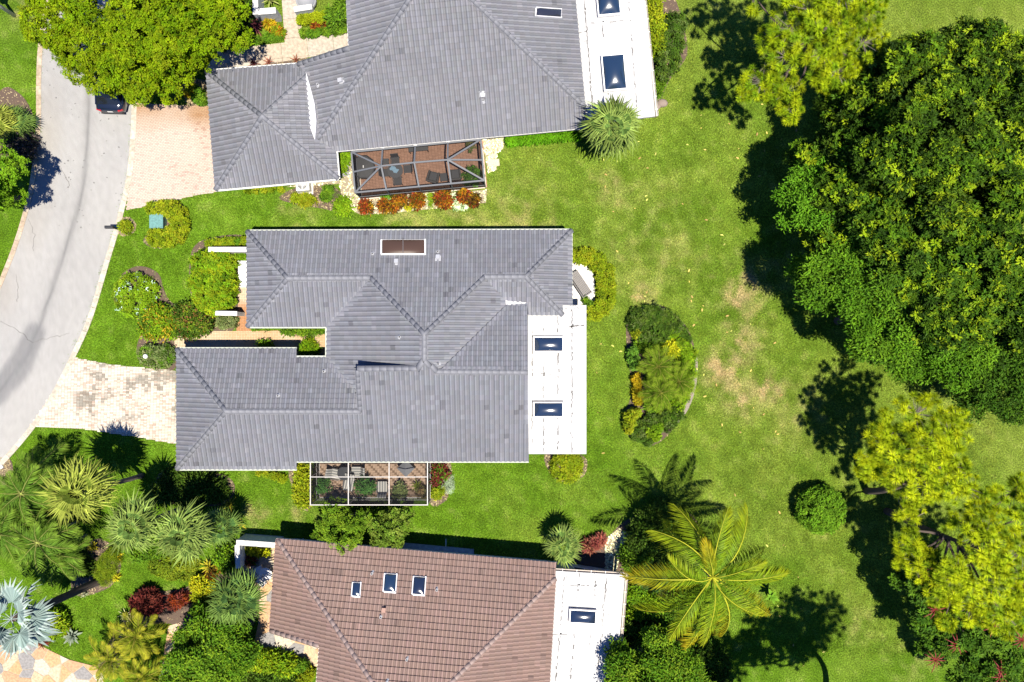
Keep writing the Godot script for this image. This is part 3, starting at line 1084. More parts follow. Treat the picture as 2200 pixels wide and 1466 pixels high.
func clump(n: int, l: float, w: float, spread: float, sd: int, rise := 0.35, fold := 0.25) -> ArrayMesh:
	var b := MB.new()
	var r := rng(sd)
	for i in n:
		var a := r.randf() * TAU
		var e := r.randf_range(-0.35, 1.0) * rise * 2.0
		var d := Vector3(cos(a) * cos(e), sin(e), sin(a) * cos(e)).normalized()
		var p := d * spread * r.randf() * 0.8 + Vector3(r.randfn(0, spread * 0.3), r.randfn(0, spread * 0.25), r.randfn(0, spread * 0.3))
		var side := d.cross(Vector3(r.randfn(0, 0.35), 1, r.randfn(0, 0.35))).normalized()
		var up := side.cross(d)
		var ll := l * r.randf_range(0.7, 1.25)
		var ww := w * r.randf_range(0.8, 1.2) * 0.5
		var k := r.randf_range(0.72, 1.25)
		b.c = Color(k * r.randf_range(0.9, 1.12), k, k * r.randf_range(0.8, 1.1))
		var m := p + d * ll * 0.45
		var tip := p + d * ll - up * ll * 0.15
		b.tri(p, m + side * ww + up * ww * fold, tip)
		b.tri(p, tip, m - side * ww + up * ww * fold)
	return b.done()

func needles(n: int, l: float, sd: int) -> ArrayMesh:
	var b := MB.new()
	var r := rng(sd)
	for i in n:
		var a := r.randf() * TAU
		var e := r.randf_range(-0.25, 1.45)
		var d := Vector3(cos(a) * cos(e), sin(e), sin(a) * cos(e)).normalized()
		var side := d.cross(Vector3(r.randfn(0, 0.4), 1, r.randfn(0, 0.4))).normalized() * 0.014
		var k := r.randf_range(0.6, 1.3)
		b.c = Color(k * r.randf_range(0.9, 1.15), k, k)
		var ll := l * r.randf_range(0.7, 1.1)
		b.tri(d * 0.03 - side, d * ll - Vector3(0, ll * 0.12, 0), d * 0.03 + side)
	return b.done()

func leaf_kinds():
	leaves.tiny = clump(26, 0.085, 0.05, 0.13, 1, 0.5)
	leaves.small = clump(20, 0.13, 0.07, 0.17, 2, 0.5)
	leaves.medium = clump(16, 0.2, 0.09, 0.24, 3, 0.45)
	leaves.big = clump(19, 0.215, 0.085, 0.16, 4, 0.35)
	leaves.strap = clump(14, 0.34, 0.05, 0.06, 5, 0.65)
	leaves.blade = clump(12, 0.24, 0.07, 0.07, 6, 0.6)
	leaves.fine = clump(30, 0.1, 0.018, 0.14, 7, 0.6)
	leaves.needle = needles(105, 0.38, 8)
	leaves.flower = clump(7, 0.06, 0.06, 0.07, 9, 0.3)
	leaves.m = leaf_mat(0.6, 0.3, 0.3)
	leaves.gloss = leaf_mat(0.55, 0.22, 0.3)
	leaves.dull = leaf_mat(0.7, 0.25, 0.25)

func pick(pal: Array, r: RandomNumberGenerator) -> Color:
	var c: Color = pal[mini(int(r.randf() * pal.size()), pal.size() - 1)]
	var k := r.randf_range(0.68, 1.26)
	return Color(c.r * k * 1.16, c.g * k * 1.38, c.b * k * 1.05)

# lobes: [centre, radii]. Leaf clumps sit on the outside of the lobes, some deeper in.
func foliage(called: String, parent: Node3D, lobes: Array, mesh: Mesh, m: Material, pal: Array, density: float, sd: int, o := {}) -> MultiMeshInstance3D:
	var r := rng(sd)
	var xs := []
	var cs := []
	var ymin: float = o.get("low", -0.3)
	var upmix: float = o.get("up", 0.38)
	var sc: float = o.get("scale", 1.0)
	var rough: float = o.get("rough", 0.08)
	var gaps := FastNoiseLite.new()
	gaps.seed = sd
	gaps.frequency = o.get("gapf", 1.3)
	gaps.fractal_octaves = 2
	for li in lobes.size():
		var c: Vector3 = lobes[li][0]
		var rad: Vector3 = lobes[li][1]
		var area := 4.0 * PI * (rad.x * rad.z * 0.34 + rad.x * rad.y * 0.33 + rad.y * rad.z * 0.33)
		var n := int(area * density * 0.62) + 3
		var tint := r.randf_range(0.85, 1.15)
		for i in n:
			var y := r.randf_range(ymin, 1.0)
			var a := r.randf() * TAU
			var q := sqrt(1.0 - y * y)
			var dir := Vector3(cos(a) * q, y, sin(a) * q)
			if o.has("square"):
				var k: float = o.square
				dir = Vector3(signf(dir.x) * pow(absf(dir.x), k), signf(dir.y) * pow(absf(dir.y), k), signf(dir.z) * pow(absf(dir.z), k))
			var depth := 1.0 + r.randfn(0, rough)
			if r.randf() < 0.22:
				depth = r.randf_range(0.55, 0.9)
			var p := c + dir * rad * depth
			if p.y < 0.04 or gaps.get_noise_3dv(p) > o.get("gap", 0.3):
				continue
			var hid := false
			for lj in lobes.size():
				if lj != li:
					var d: Vector3 = (p - lobes[lj][0]) / lobes[lj][1]
					if d.length_squared() < 0.7:
						hid = true
						break
			if hid:
				continue
			var up := (dir / rad).normalized()
			up = (up * (1.0 - upmix) + Vector3.UP * upmix + Vector3(r.randfn(0, 0.4), 0, r.randfn(0, 0.4))).normalized()
			var side := up.cross(Vector3(cos(a * 7.0), 0.1, sin(a * 7.0))).normalized()
			var b := Basis(side, up, side.cross(up)).rotated(up, r.randf() * TAU)
			xs.append(Transform3D(b.scaled(Vector3.ONE * sc * r.randf_range(0.75, 1.25)), p))
			var col := pick(pal, r)
			if o.has("lit_tips") and y > 0.25 and depth > 0.92 and r.randf() < 0.75:  # upper clumps turn brighter yellow: new growth plus top light put into the colour
				col = pick(o.lit_tips, r)
			cs.append(Color(col.r * tint, col.g * (0.5 + tint * 0.5), col.b * tint))
	return copies(called, parent, mesh, m, xs, cs)

# a shrub or hedge: circles [x, y, radius] in survey pixels
func shrub(called: String, label: String, cat: String, circles: Array, h: float, kind: String, pal: Array, density: float, sd: int, o := {}) -> Node3D:
	var base: Vector3 = W(circles[0][0], circles[0][1], h * 0.6)
	base.y = 0
	var t := thing(called, label, cat, base, o.get("group", ""))
	var lobes := []
	var r := rng(sd + 500)
	for c in circles:
		var hh: float = h * (c[3] if c.size() > 3 else 1.0)
		var rr: float = maxf(c[2] * (H - hh * 0.5) / F - 0.09, 0.1)
		var p := W(c[0], c[1], hh * 0.6) - base
		var f: float = o.get("centre", 0.45)
		lobes.append([Vector3(p.x, hh * f, p.z), Vector3(rr, hh * (1.0 - f), rr)])
		if o.get("bumps", 0) > 0:
			for k in o.bumps:
				var a := r.randf() * TAU
				var e := r.randf_range(0.1, 1.3)
				var d := Vector3(cos(a) * cos(e), sin(e), sin(a) * cos(e))
				var s := r.randf_range(0.28, 0.42)
				lobes.append([Vector3(p.x, hh * f, p.z) + d * Vector3(rr, hh * (1.0 - f), rr) * (1.05 - s), Vector3(rr, minf(hh * 0.5, rr), rr) * s * 1.05])
	if not o.has("gap"):
		o = o.merged({"gap": 0.5, "gapf": 2.5})
	foliage("foliage", t, lobes, leaves[kind], leaves[o.get("mat", "m")], pal, density * 1.2, sd, o)
	var st := MB.new(true)
	var sm := mat(Color(0.12, 0.09, 0.065), 0.9)
	for i in mini(lobes.size(), 4):
		var p: Vector3 = lobes[i][0]
		for k in 3:
			var a := r.randf() * TAU
			st.tube([Vector3(p.x, -0.05, p.z) + Vector3(cos(a), 0, sin(a)) * 0.05, Vector3(p.x, p.y * 1.3, p.z) + Vector3(cos(a), 0, sin(a)) * lobes[i][1].x * 0.5], [0.03, 0.012], 5)
	part("stem", st.done(), sm, t)
	return t

var bark := []

func limb_mesh(p: Vector3, q: Vector3, r0: float, r1: float, r: RandomNumberGenerator, bend := 0.12) -> ArrayMesh:
	var b := MB.new(true)
	var l := p.distance_to(q)
	var pts := []
	var rad := []
	var off := Vector3(r.randfn(0, 1), r.randfn(0, 0.4), r.randfn(0, 1)) * l * bend
	for i in 7:
		var t := i / 6.0
		pts.append(p.lerp(q, t) + off * sin(PI * t) + Vector3(r.randfn(0, 1), 0, r.randfn(0, 1)) * r0 * 0.15 * sin(PI * t))
		rad.append(lerpf(r0, r1, t))
	b.tube(pts, rad, 8)
	return b.done()

# a broadleaved tree: base pixel, masses [x, y, radius px, height]
func tree(called: String, label: String, base_px: Array, masses: Array, kind: String, pal: Array, density: float, sd: int, o := {}) -> Node3D:
	var r := rng(sd)
	var base := W(base_px[0], base_px[1])
	var t := thing(called, label, "tree", base, o.get("group", ""))
	var tr: float = o.get("trunk", 0.28)
	var fork := Vector3(0, o.get("fork", 2.4), 0)
	var bm: Material = bark[o.get("bark", 0)]
	part("trunk", limb_mesh(Vector3(0, -0.1, 0), fork, tr, tr * 0.75, r, 0.04), bm, t)
	var lobes := []
	for m in masses:
		var c := W(m[0], m[1], m[3]) - base
		var rad: float = m[2] * (H - m[3]) / F
		var v: float = minf(rad * o.get("squash", 0.62), m[3] * 0.75)
		part("limb", limb_mesh(fork, c, tr * 0.55, tr * 0.12, r), bm, t)
		var n := int(o.get("bumps", 1.0) * (4 + rad * rad * 2.0))
		for k in n:
			var y := r.randf_range(-0.25, 1.0)
			var a := k * 2.39996 + r.randf() * 0.7
			var q := sqrt(1.0 - y * y)
			var d := Vector3(cos(a) * q, y, sin(a) * q)
			var s: float = r.randf_range(0.5, 1.05) * o.get("lump", 1.0)
			s = minf(s, rad * 0.55)
			lobes.append([c + d * Vector3(rad - s * 0.75, v - s * 0.1, rad - s * 0.75) * r.randf_range(0.82, 1.06) + Vector3(0, r.randfn(0, 0.35) * minf(rad * 0.4, 1.0), 0), Vector3(s, s * 0.9, s)])
			if k % 2 == 0:
				var e := r.randf() * TAU
				var u := sqrt(r.randf()) * rad * 0.92
				lobes.append([Vector3(c.x + cos(e) * u, maxf(c.y - v * r.randf_range(0.5, 1.3), 0.7), c.z + sin(e) * u), Vector3(s, s * 0.6, s)])
	foliage("crown", t, lobes, leaves[kind], leaves[o.get("mat", "m")], pal, density, sd + 1, o)
	return t

# a long-needled pine: tufts at the ends of twigs
func pine(called: String, label: String, base_px: Array, masses: Array, pal: Array, tufts: float, sd: int, top := [], o := {}) -> Node3D:
	var r := rng(sd)
	var base := W(base_px[0], base_px[1])
	var t := thing(called, label, "pine tree", base)
	var tp := W(top[0], top[1], top[2]) - base
	var bm: Material = bark[1]
	var b := MB.new(true)
	var pts := []
	var rad := []
	var sway: Vector3 = o.get("sway", Vector3(0.3, 0, 0.25))
	for i in 12:
		var s := i / 11.0
		pts.append(tp * s + sway * sin(s * PI))
		rad.append(lerpf(o.get("trunk", 0.26), 0.07, s))
	pts[0].y = -0.1
	b.tube(pts, rad, 9)
	part("trunk", b.done(), bm, t)
	var xs := []
	var cs := []
	var holes := FastNoiseLite.new()
	holes.seed = sd
	holes.frequency = 0.7
	for m in masses:
		var c := W(m[0], m[1], m[3]) - base
		var rr: float = m[2] * (H - m[3]) / F
		var s := clampf((c.y - rr * 0.25) / tp.y, 0.35, 1.0)
		var root: Vector3 = tp * s * 0.96 + sway * sin(s * 0.96 * PI)
		var lb := limb_mesh(root, c, 0.085, 0.03, r, 0.14)
		part("branch", lb, bm, t)
		var n := int(rr * rr * tufts * 1.5) + 3
		var tw := MB.new(true)
		for i in n:
			var y := r.randf_range(-0.35, 1.0)
			var a := i * 2.39996 + r.randf()
			var q := sqrt(1.0 - y * y)
			var d := Vector3(cos(a) * q, y * 0.55, sin(a) * q)
			var p := c + d * rr * pow(r.randf(), 0.45)
			if holes.get_noise_3dv(p) > 0.22:
				continue
			var out := (d + Vector3(0, 0.8, 0) + (c - root).normalized() * 0.4).normalized()
			tw.tube([c.lerp(p, 0.12) - Vector3(0, 0.1, 0), c.lerp(p, 0.6) - Vector3(0, 0.06, 0), p], [0.022, 0.014, 0.01], 4, false)
			var side := out.cross(Vector3(0.3, 0.2, 1)).normalized()
			var k := r.randf_range(0.7, 1.25)
			xs.append(Transform3D(Basis(side, out, side.cross(out)).scaled(Vector3.ONE * k), p))
			cs.append(pick(pal, r))
		part("twigs", tw.done(), bark[2], t)
	copies("needles", t, leaves.needle, leaves.dull, xs, cs)
	for d in o.get("dead", []):
		var p := W(d[0], d[1], d[2]) - base
		var q := W(d[3], d[4], d[5]) - base
		part("dead_branch", limb_mesh(p, q, 0.04, 0.012, r, 0.2), bark[2], t)
	return t

func fan_leaf(rad: float, pet: float, seg: int, spread: float, droop: float, c0: Color, c1: Color, sd: int, slit := 0.4) -> ArrayMesh:   # grows along -z
	var r := rng(sd)
	var b := MB.new()
	b.c = c0.lerp(c1, 0.5)
	b.tube([Vector3.ZERO, Vector3(0, pet * 0.06, -pet * 0.5), Vector3(0, 0, -pet)], [0.028, 0.02, 0.014], 4, false)
	var hub := Vector3(0, 0, -pet)
	var da := spread / seg
	for i in seg:
		var a := -spread * 0.5 + da * (i + 0.5)
		var k := 1.0 - 0.3 * pow(absf(a) / (spread * 0.5), 2.0)
		var l := rad * k * r.randf_range(0.9, 1.06)
		var d := Vector3(sin(a), 0, -cos(a))
		var s := Vector3(cos(a), 0, sin(a))
		var w := l * slit * tan(da * 0.5)
		var twist := r.randfn(0, 0.05)
		var m := hub + d * l * slit + Vector3(0, 0.05 * rad - droop * 0.35 * l * absf(sin(a)), 0)
		var tip := hub + d * l * (1.0 - droop * 0.25) + s * l * r.randfn(0, 0.07) + Vector3(0, -droop * l * r.randf_range(0.3, 1.9), 0)
		var tint := r.randf_range(0.6, 1.25)
		b.c = Color(c0.r * tint, c0.g * tint, c0.b * tint)
		var v := Vector3(0, -w * (0.55 + twist), 0)
		b.tri(hub, m + v * 0.0 + Vector3(0, w * 0.4, 0), m - s * w + v)
		b.c = b.c * 0.93
		b.tri(hub, m + s * w + v, m + Vector3(0, w * 0.4, 0))
		b.c = c0.lerp(c1, 0.6) * tint
		b.tri(m - s * w + v, m + Vector3(0, w * 0.4, 0), tip)
		b.tri(m + Vector3(0, w * 0.4, 0), m + s * w + v, tip)
	return b.done()

func feather_leaf(l: float, n: int, pl: float, w: float, arch: float, droop: float, hang: float, c0: Color, c1: Color, rach: Color, sd: int, start := 0.14) -> ArrayMesh:
	var r := rng(sd)
	var b := MB.new()
	var at := func(s: float) -> Vector3:
		return Vector3(0, arch * l * s - droop * l * s * s, -l * s * (1.0 - 0.12 * droop * s))
	var pts := []
	var rad := []
	for i in 9:
		pts.append(at.call(i / 8.0))
		rad.append(lerpf(0.05, 0.008, i / 8.0) * clampf(l / 3.0, 0.35, 1.0))
	b.c = rach
	b.tube(pts, rad, 5, false)
	for i in n:
		var s := start + (1.0 - start) * (i + 0.5) / n
		var p: Vector3 = at.call(s)
		var f: Vector3 = (at.call(minf(s + 0.02, 1.0)) - at.call(s - 0.02)).normalized()
		for k in [-1.0, 1.0]:
			var env := pow(sin(PI * clampf((s - start * 0.5) / (1.0 - start * 0.5), 0.02, 0.97)), 0.5)
			var ll := pl * env * r.randf_range(0.88, 1.1)
			var side := Vector3(k, 0, 0)
			var d := (side * lerpf(1.0, 0.45, s * s) + f * lerpf(0.35, 0.9, s) + Vector3(0, 0.15 - hang * 0.4, 0) + Vector3(r.randfn(0, 0.09), r.randfn(0, 0.14), r.randfn(0, 0.09))).normalized()
			var wid := f.cross(d).cross(d).normalized() * w * 0.5
			var m := p + d * ll * 0.5 - Vector3(0, hang * ll * 0.12, 0)
			var tip := p + d * ll * 0.95 - Vector3(0, hang * ll * r.randf_range(0.25, 0.75), 0)
			var tint := r.randf_range(0.5, 1.3)
			b.c = c0.lerp(c1, clampf(s * s * 0.9 + r.randf() * 0.15, 0, 1)) * tint
			b.tri(p, m + wid, m - wid)
			b.c = c0.lerp(c1, clampf(s * s + 0.25, 0, 1)) * tint
			b.tri(m - wid, m + wid, tip)
	return b.done()

# crown of leaves on a trunk; leaves are parts sharing a few meshes
func palm(called: String, label: String, cat: String, base_px: Array, crown: Array, meshes: Array, m: Material, count: int, lo: float, hi: float, sd: int, o := {}) -> Node3D:
	var r := rng(sd)
	var base := W(base_px[0], base_px[1])
	var t := thing(called, label, cat, base, o.get("group", ""))
	var top := W(crown[0], crown[1], crown[2]) - base
	var b := MB.new(true)
	var pts := []
	var rad := []
	var tr: float = o.get("trunk", 0.16)
	var bow: Vector3 = Vector3(top.x, 0, top.z) * o.get("bow", 0.12)
	for i in 15:
		var s := i / 14.0
		pts.append(top * s + bow * sin(s * PI) * -1.0 - (Vector3(0, 0.1, 0) if i == 0 else Vector3.ZERO))
		rad.append(tr * (1.25 if i == 0 else 1.0) * (1.0 + 0.06 * (i % 2)) * lerpf(1.0, 0.8, s))
	b.tube(pts, rad, 9)
	part("trunk", b.done(), bark[o.get("bark", 3)], t)
	var nm: String = o.get("leaf", "frond")
	for i in count:
		var s := (i + 0.5) / count
		var az: float = i * 2.39996 + r.randfn(0, 0.18) + o.get("turn", 0.0)
		var el := lerpf(hi, lo, pow(s, o.get("bias", 0.8))) + r.randfn(0, 0.09)
		var k: float = r.randf_range(0.86, 1.1) * lerpf(o.get("young", 0.75), 1.0, minf(s * 2.0, 1.0)) * o.get("size", 1.0)
		var bas := Basis(Vector3.UP, az) * Basis(Vector3.RIGHT, el) * Basis(Vector3.FORWARD, r.randfn(0, o.get("roll", 0.25)))
		part(nm, meshes[r.randi() % meshes.size()], m, t, Transform3D(bas.scaled(Vector3.ONE * k), top + Vector3(0, 0.12 * (1.0 - s), 0)))
	if o.has("boss"):
		var q := MB.new(true)
		q.lathe(top - Vector3(0, 0.5, 0), [Vector2(tr, 0), Vector2(tr * 1.5, 0.3), Vector2(tr * 1.1, 0.62), Vector2(0, 0.75)], 9)
		part("crownshaft", q.done(), mat(o.boss, 0.7), t)
	return t

func blade_leaf(l: float, w: float, up: float, c: Color, tip: Color, sd: int) -> ArrayMesh:   # a thick pointed leaf along -z
	var b := MB.new()
	var r := rng(sd)
	var prev := []
	for i in 6:
		var s := i / 5.0
		var ww := w * 0.5 * (0.55 + 1.2 * s * (1.0 - s) * 2.0 - 0.55 * s * s) if i < 5 else 0.003
		var p := Vector3(0, up * l * (s - 0.75 * s * s), -l * s)
		var row := [p + Vector3(-ww, ww * 0.5, 0), p - Vector3(0, 0.004, 0), p + Vector3(ww, ww * 0.5, 0)]
		if i > 0:
			b.c = c.lerp(tip, s * s) * r.randf_range(0.95, 1.05)
			b.quad(prev[0], prev[1], row[1], row[0])
			b.quad(prev[1], prev[2], row[2], row[1])
		prev = row
	return b.done()

# a rosette such as an agave, cordyline or bromeliad
func rosette(called: String, label: String, cat: String, at_px: Array, count: int, l: float, w: float, c: Color, tip: Color, sd: int, lo := 0.15, hi := 1.2, lift := 0.1, grp := "") -> Node3D:
	var r := rng(sd)
	var t := thing(called, label, cat, W(at_px[0], at_px[1]), grp)
	var ms := []
	for i in 3:
		ms.append(blade_leaf(l, w, 0.25, c * (0.88 + 0.12 * i), tip, sd + i))
	var m := leaf_mat(0.45, 0.12, 0.4)
	if lift > 0.3:
		var b := MB.new(true)
		b.tube([Vector3(0, -0.05, 0), Vector3(0.02, lift * 0.5, 0), Vector3(0, lift, 0)], [0.05, 0.04, 0.04], 6)
		part("stem", b.done(), bark[0], t)
	for i in count:
		var s := (i + 0.5) / count
		var bas := Basis(Vector3.UP, i * 2.39996 + r.randfn(0, 0.1)) * Basis(Vector3.RIGHT, lerpf(hi, lo, s) + r.randfn(0, 0.08))
		part("leaf", ms[r.randi() % 3], m, t, Transform3D(bas.scaled(Vector3.ONE * lerpf(0.65, 1.0, s)), Vector3(0, lift, 0)))
	return t

# ---------------------------------------------------------------- paving, beds, walls
func slab_path(called: String, poly: PackedVector2Array, ang: float, size: Vector2, cols: Array, sd: int):
	var r := rng(sd)
	var o := Node3D.new()
	o.name = called
	o.set_meta("kind", "structure")
	add_child(o)
	var ms := []
	for c in cols:
		ms.append(mat(c, 0.9, tex.soft, 1.6))
	var mid := Vector2.ZERO
	for p in poly:
		mid += p / poly.size()
	var lo := Vector2(1e9, 1e9)
	var hi := -lo
	for p in poly:
		var q := (p - mid).rotated(-ang)
		lo = lo.min(q)
		hi = hi.max(q)
	var y := lo.y
	while y < hi.y:
		var x := lo.x
		while x < hi.x:
			var cell := PackedVector2Array()
			for c in [Vector2(0.008, 0.008), Vector2(size.x - 0.008, 0.008), Vector2(size.x - 0.008, size.y - 0.008), Vector2(0.008, size.y - 0.008)]:
				cell.append((Vector2(x, y) + c).rotated(ang) + mid)
			for g in Geometry2D.intersect_polygons(cell, poly):
				var b := MB.new()
				b.slab(g, -0.05, 0.055 + r.randf() * 0.006)
				part("slab", b.done(), ms[r.randi() % ms.size()], o)
			x += size.x
		y += size.y
	no_grass.append(poly)

func flagstones(called: String, poly: PackedVector2Array, size: float, cols: Array, sd: int):
	var r := rng(sd)
	var o := Node3D.new()
	o.name = numbered(called)
	o.set_meta("kind", "structure")
	add_child(o)
	var ms := []
	for c in cols:
		ms.append(mat(c, 0.85, tex.soft, 1.2))
	var bed := MB.new()
	bed.slab(poly, -0.05, 0.03)
	part("mortar_bed", bed.done(), mat(Color(0.5, 0.42, 0.33), 0.95, tex.grain, 0.5), o)
	var lo := Vector2(1e9, 1e9)
	var hi := -lo
	for p in poly:
		lo = lo.min(p)
		hi = hi.max(p)
	var seeds := []
	var y := lo.y - size
	while y < hi.y + size:
		var x := lo.x - size
		while x < hi.x + size:
			seeds.append(Vector2(x, y) + Vector2(r.randf(), r.randf()) * size * 0.95)
			x += size
		y += size
	for s in seeds:
		var cell := PackedVector2Array([s + Vector2(-3, -3), s + Vector2(3, -3), s + Vector2(3, 3), s + Vector2(-3, 3)])
		for q in seeds:
			if q == s or q.distance_to(s) > size * 3.0:
				continue
			var m: Vector2 = (s + q) * 0.5
			var n: Vector2 = (q - s).normalized()
			var out := PackedVector2Array()
			for i in cell.size():
				var a := cell[i]
				var b := cell[(i + 1) % cell.size()]
				var da := (a - m).dot(n)
				var db := (b - m).dot(n)
				if da <= 0:
					out.append(a)
				if da * db < 0:
					out.append(a.lerp(b, da / (da - db)))
			cell = out
			if cell.size() < 3:
				break
		if cell.size() < 3:
			continue
		for sh in Geometry2D.offset_polygon(cell, -0.018, Geometry2D.JOIN_ROUND):
			for g in Geometry2D.intersect_polygons(sh, poly):
				var b := MB.new()
				b.slab(g, 0.0, 0.05 + r.randf() * 0.008)
				part("flagstone", b.done(), ms[r.randi() % ms.size()], o)
	no_grass.append(poly)

func bed(called: String, poly: PackedVector2Array, m: Material, y := 0.03):
	var b := MB.new()
	b.slab(poly, -0.05, y)
	structure(called, b.done(), m)
	no_grass.append(poly)

func scatter(parent: Node3D, called: String, poly: PackedVector2Array, mesh: Mesh, m: Material, pal: Array, n: int, y: float, sd: int):
	var r := rng(sd)
	var lo := Vector2(1e9, 1e9)
	var hi := -lo
	for p in poly:
		lo = lo.min(p)
		hi = hi.max(p)
	var xs := []
	var cs := []
	for i in n:
		var q := Vector2(r.randf_range(lo.x, hi.x), r.randf_range(lo.y, hi.y))
		if Geometry2D.is_point_in_polygon(q, poly):
			var b := Basis(Vector3.UP, r.randf() * TAU).rotated(Vector3.RIGHT, r.randfn(0, 0.3)).scaled(Vector3.ONE * r.randf_range(0.6, 1.5))
			xs.append(Transform3D(b, Vector3(q.x, y, q.y)))
			cs.append(pick(pal, r))
	var o := copies(called, parent, mesh, m, xs, cs)
	o.set_meta("label", "loose %s lying over the %s" % [called.replace("_", " "), "lawn" if called == "fallen_leaves" else "planting beds"])
	o.set_meta("category", called.replace("_", " "))

func stone_mesh(rad: float, sd: int) -> ArrayMesh:
	var b := MB.new(true)
	var r := rng(sd)
	var ph := []
	for i in 8:
		ph.append(r.randf_range(0.8, 1.2))
	var pr := [Vector2(0.0, -0.3), Vector2(0.8, -0.25), Vector2(1.0, 0.05), Vector2(0.75, 0.4), Vector2(0.0, 0.55)]
	for i in 4:
		for k in 8:
			var l := (k + 1) % 8
			var v := func(p: Vector2, q: int): return Vector3(cos(q * TAU / 8) * p.x * ph[q], p.y, sin(q * TAU / 8) * p.x * ph[q] * 0.8) * rad
			b.quad(v.call(pr[i], l), v.call(pr[i], k), v.call(pr[i + 1], k), v.call(pr[i + 1], l))
	return b.done()

func garden_wall(label: String, a: Array, b: Array, h: float, w: float, face: Color, grp := ""):
	var p := W(a[0], a[1], h)
	var q := W(b[0], b[1], h)
	var base := Vector3((p.x + q.x) * 0.5, 0, (p.z + q.z) * 0.5)
	var t := thing("garden_wall", label, "wall", base, grp)
	p -= base
	q -= base
	var m := MB.new()
	m.bar(Vector3(p.x, (h - 0.06) * 0.5 - 0.05, p.z), Vector3(q.x, (h - 0.06) * 0.5 - 0.05, q.z), w, h - 0.06 + 0.1)
	part("wall", m.done(), mat(face, 0.9, tex.soft, 2.0), t)
	var c := MB.new()
	c.bar(p + Vector3(0, -0.03, 0), q + Vector3(0, -0.03, 0), w + 0.05, 0.06)
	part("coping", c.done(), mat(Color(0.56, 0.56, 0.55), 0.7, tex.soft, 2.0), t)

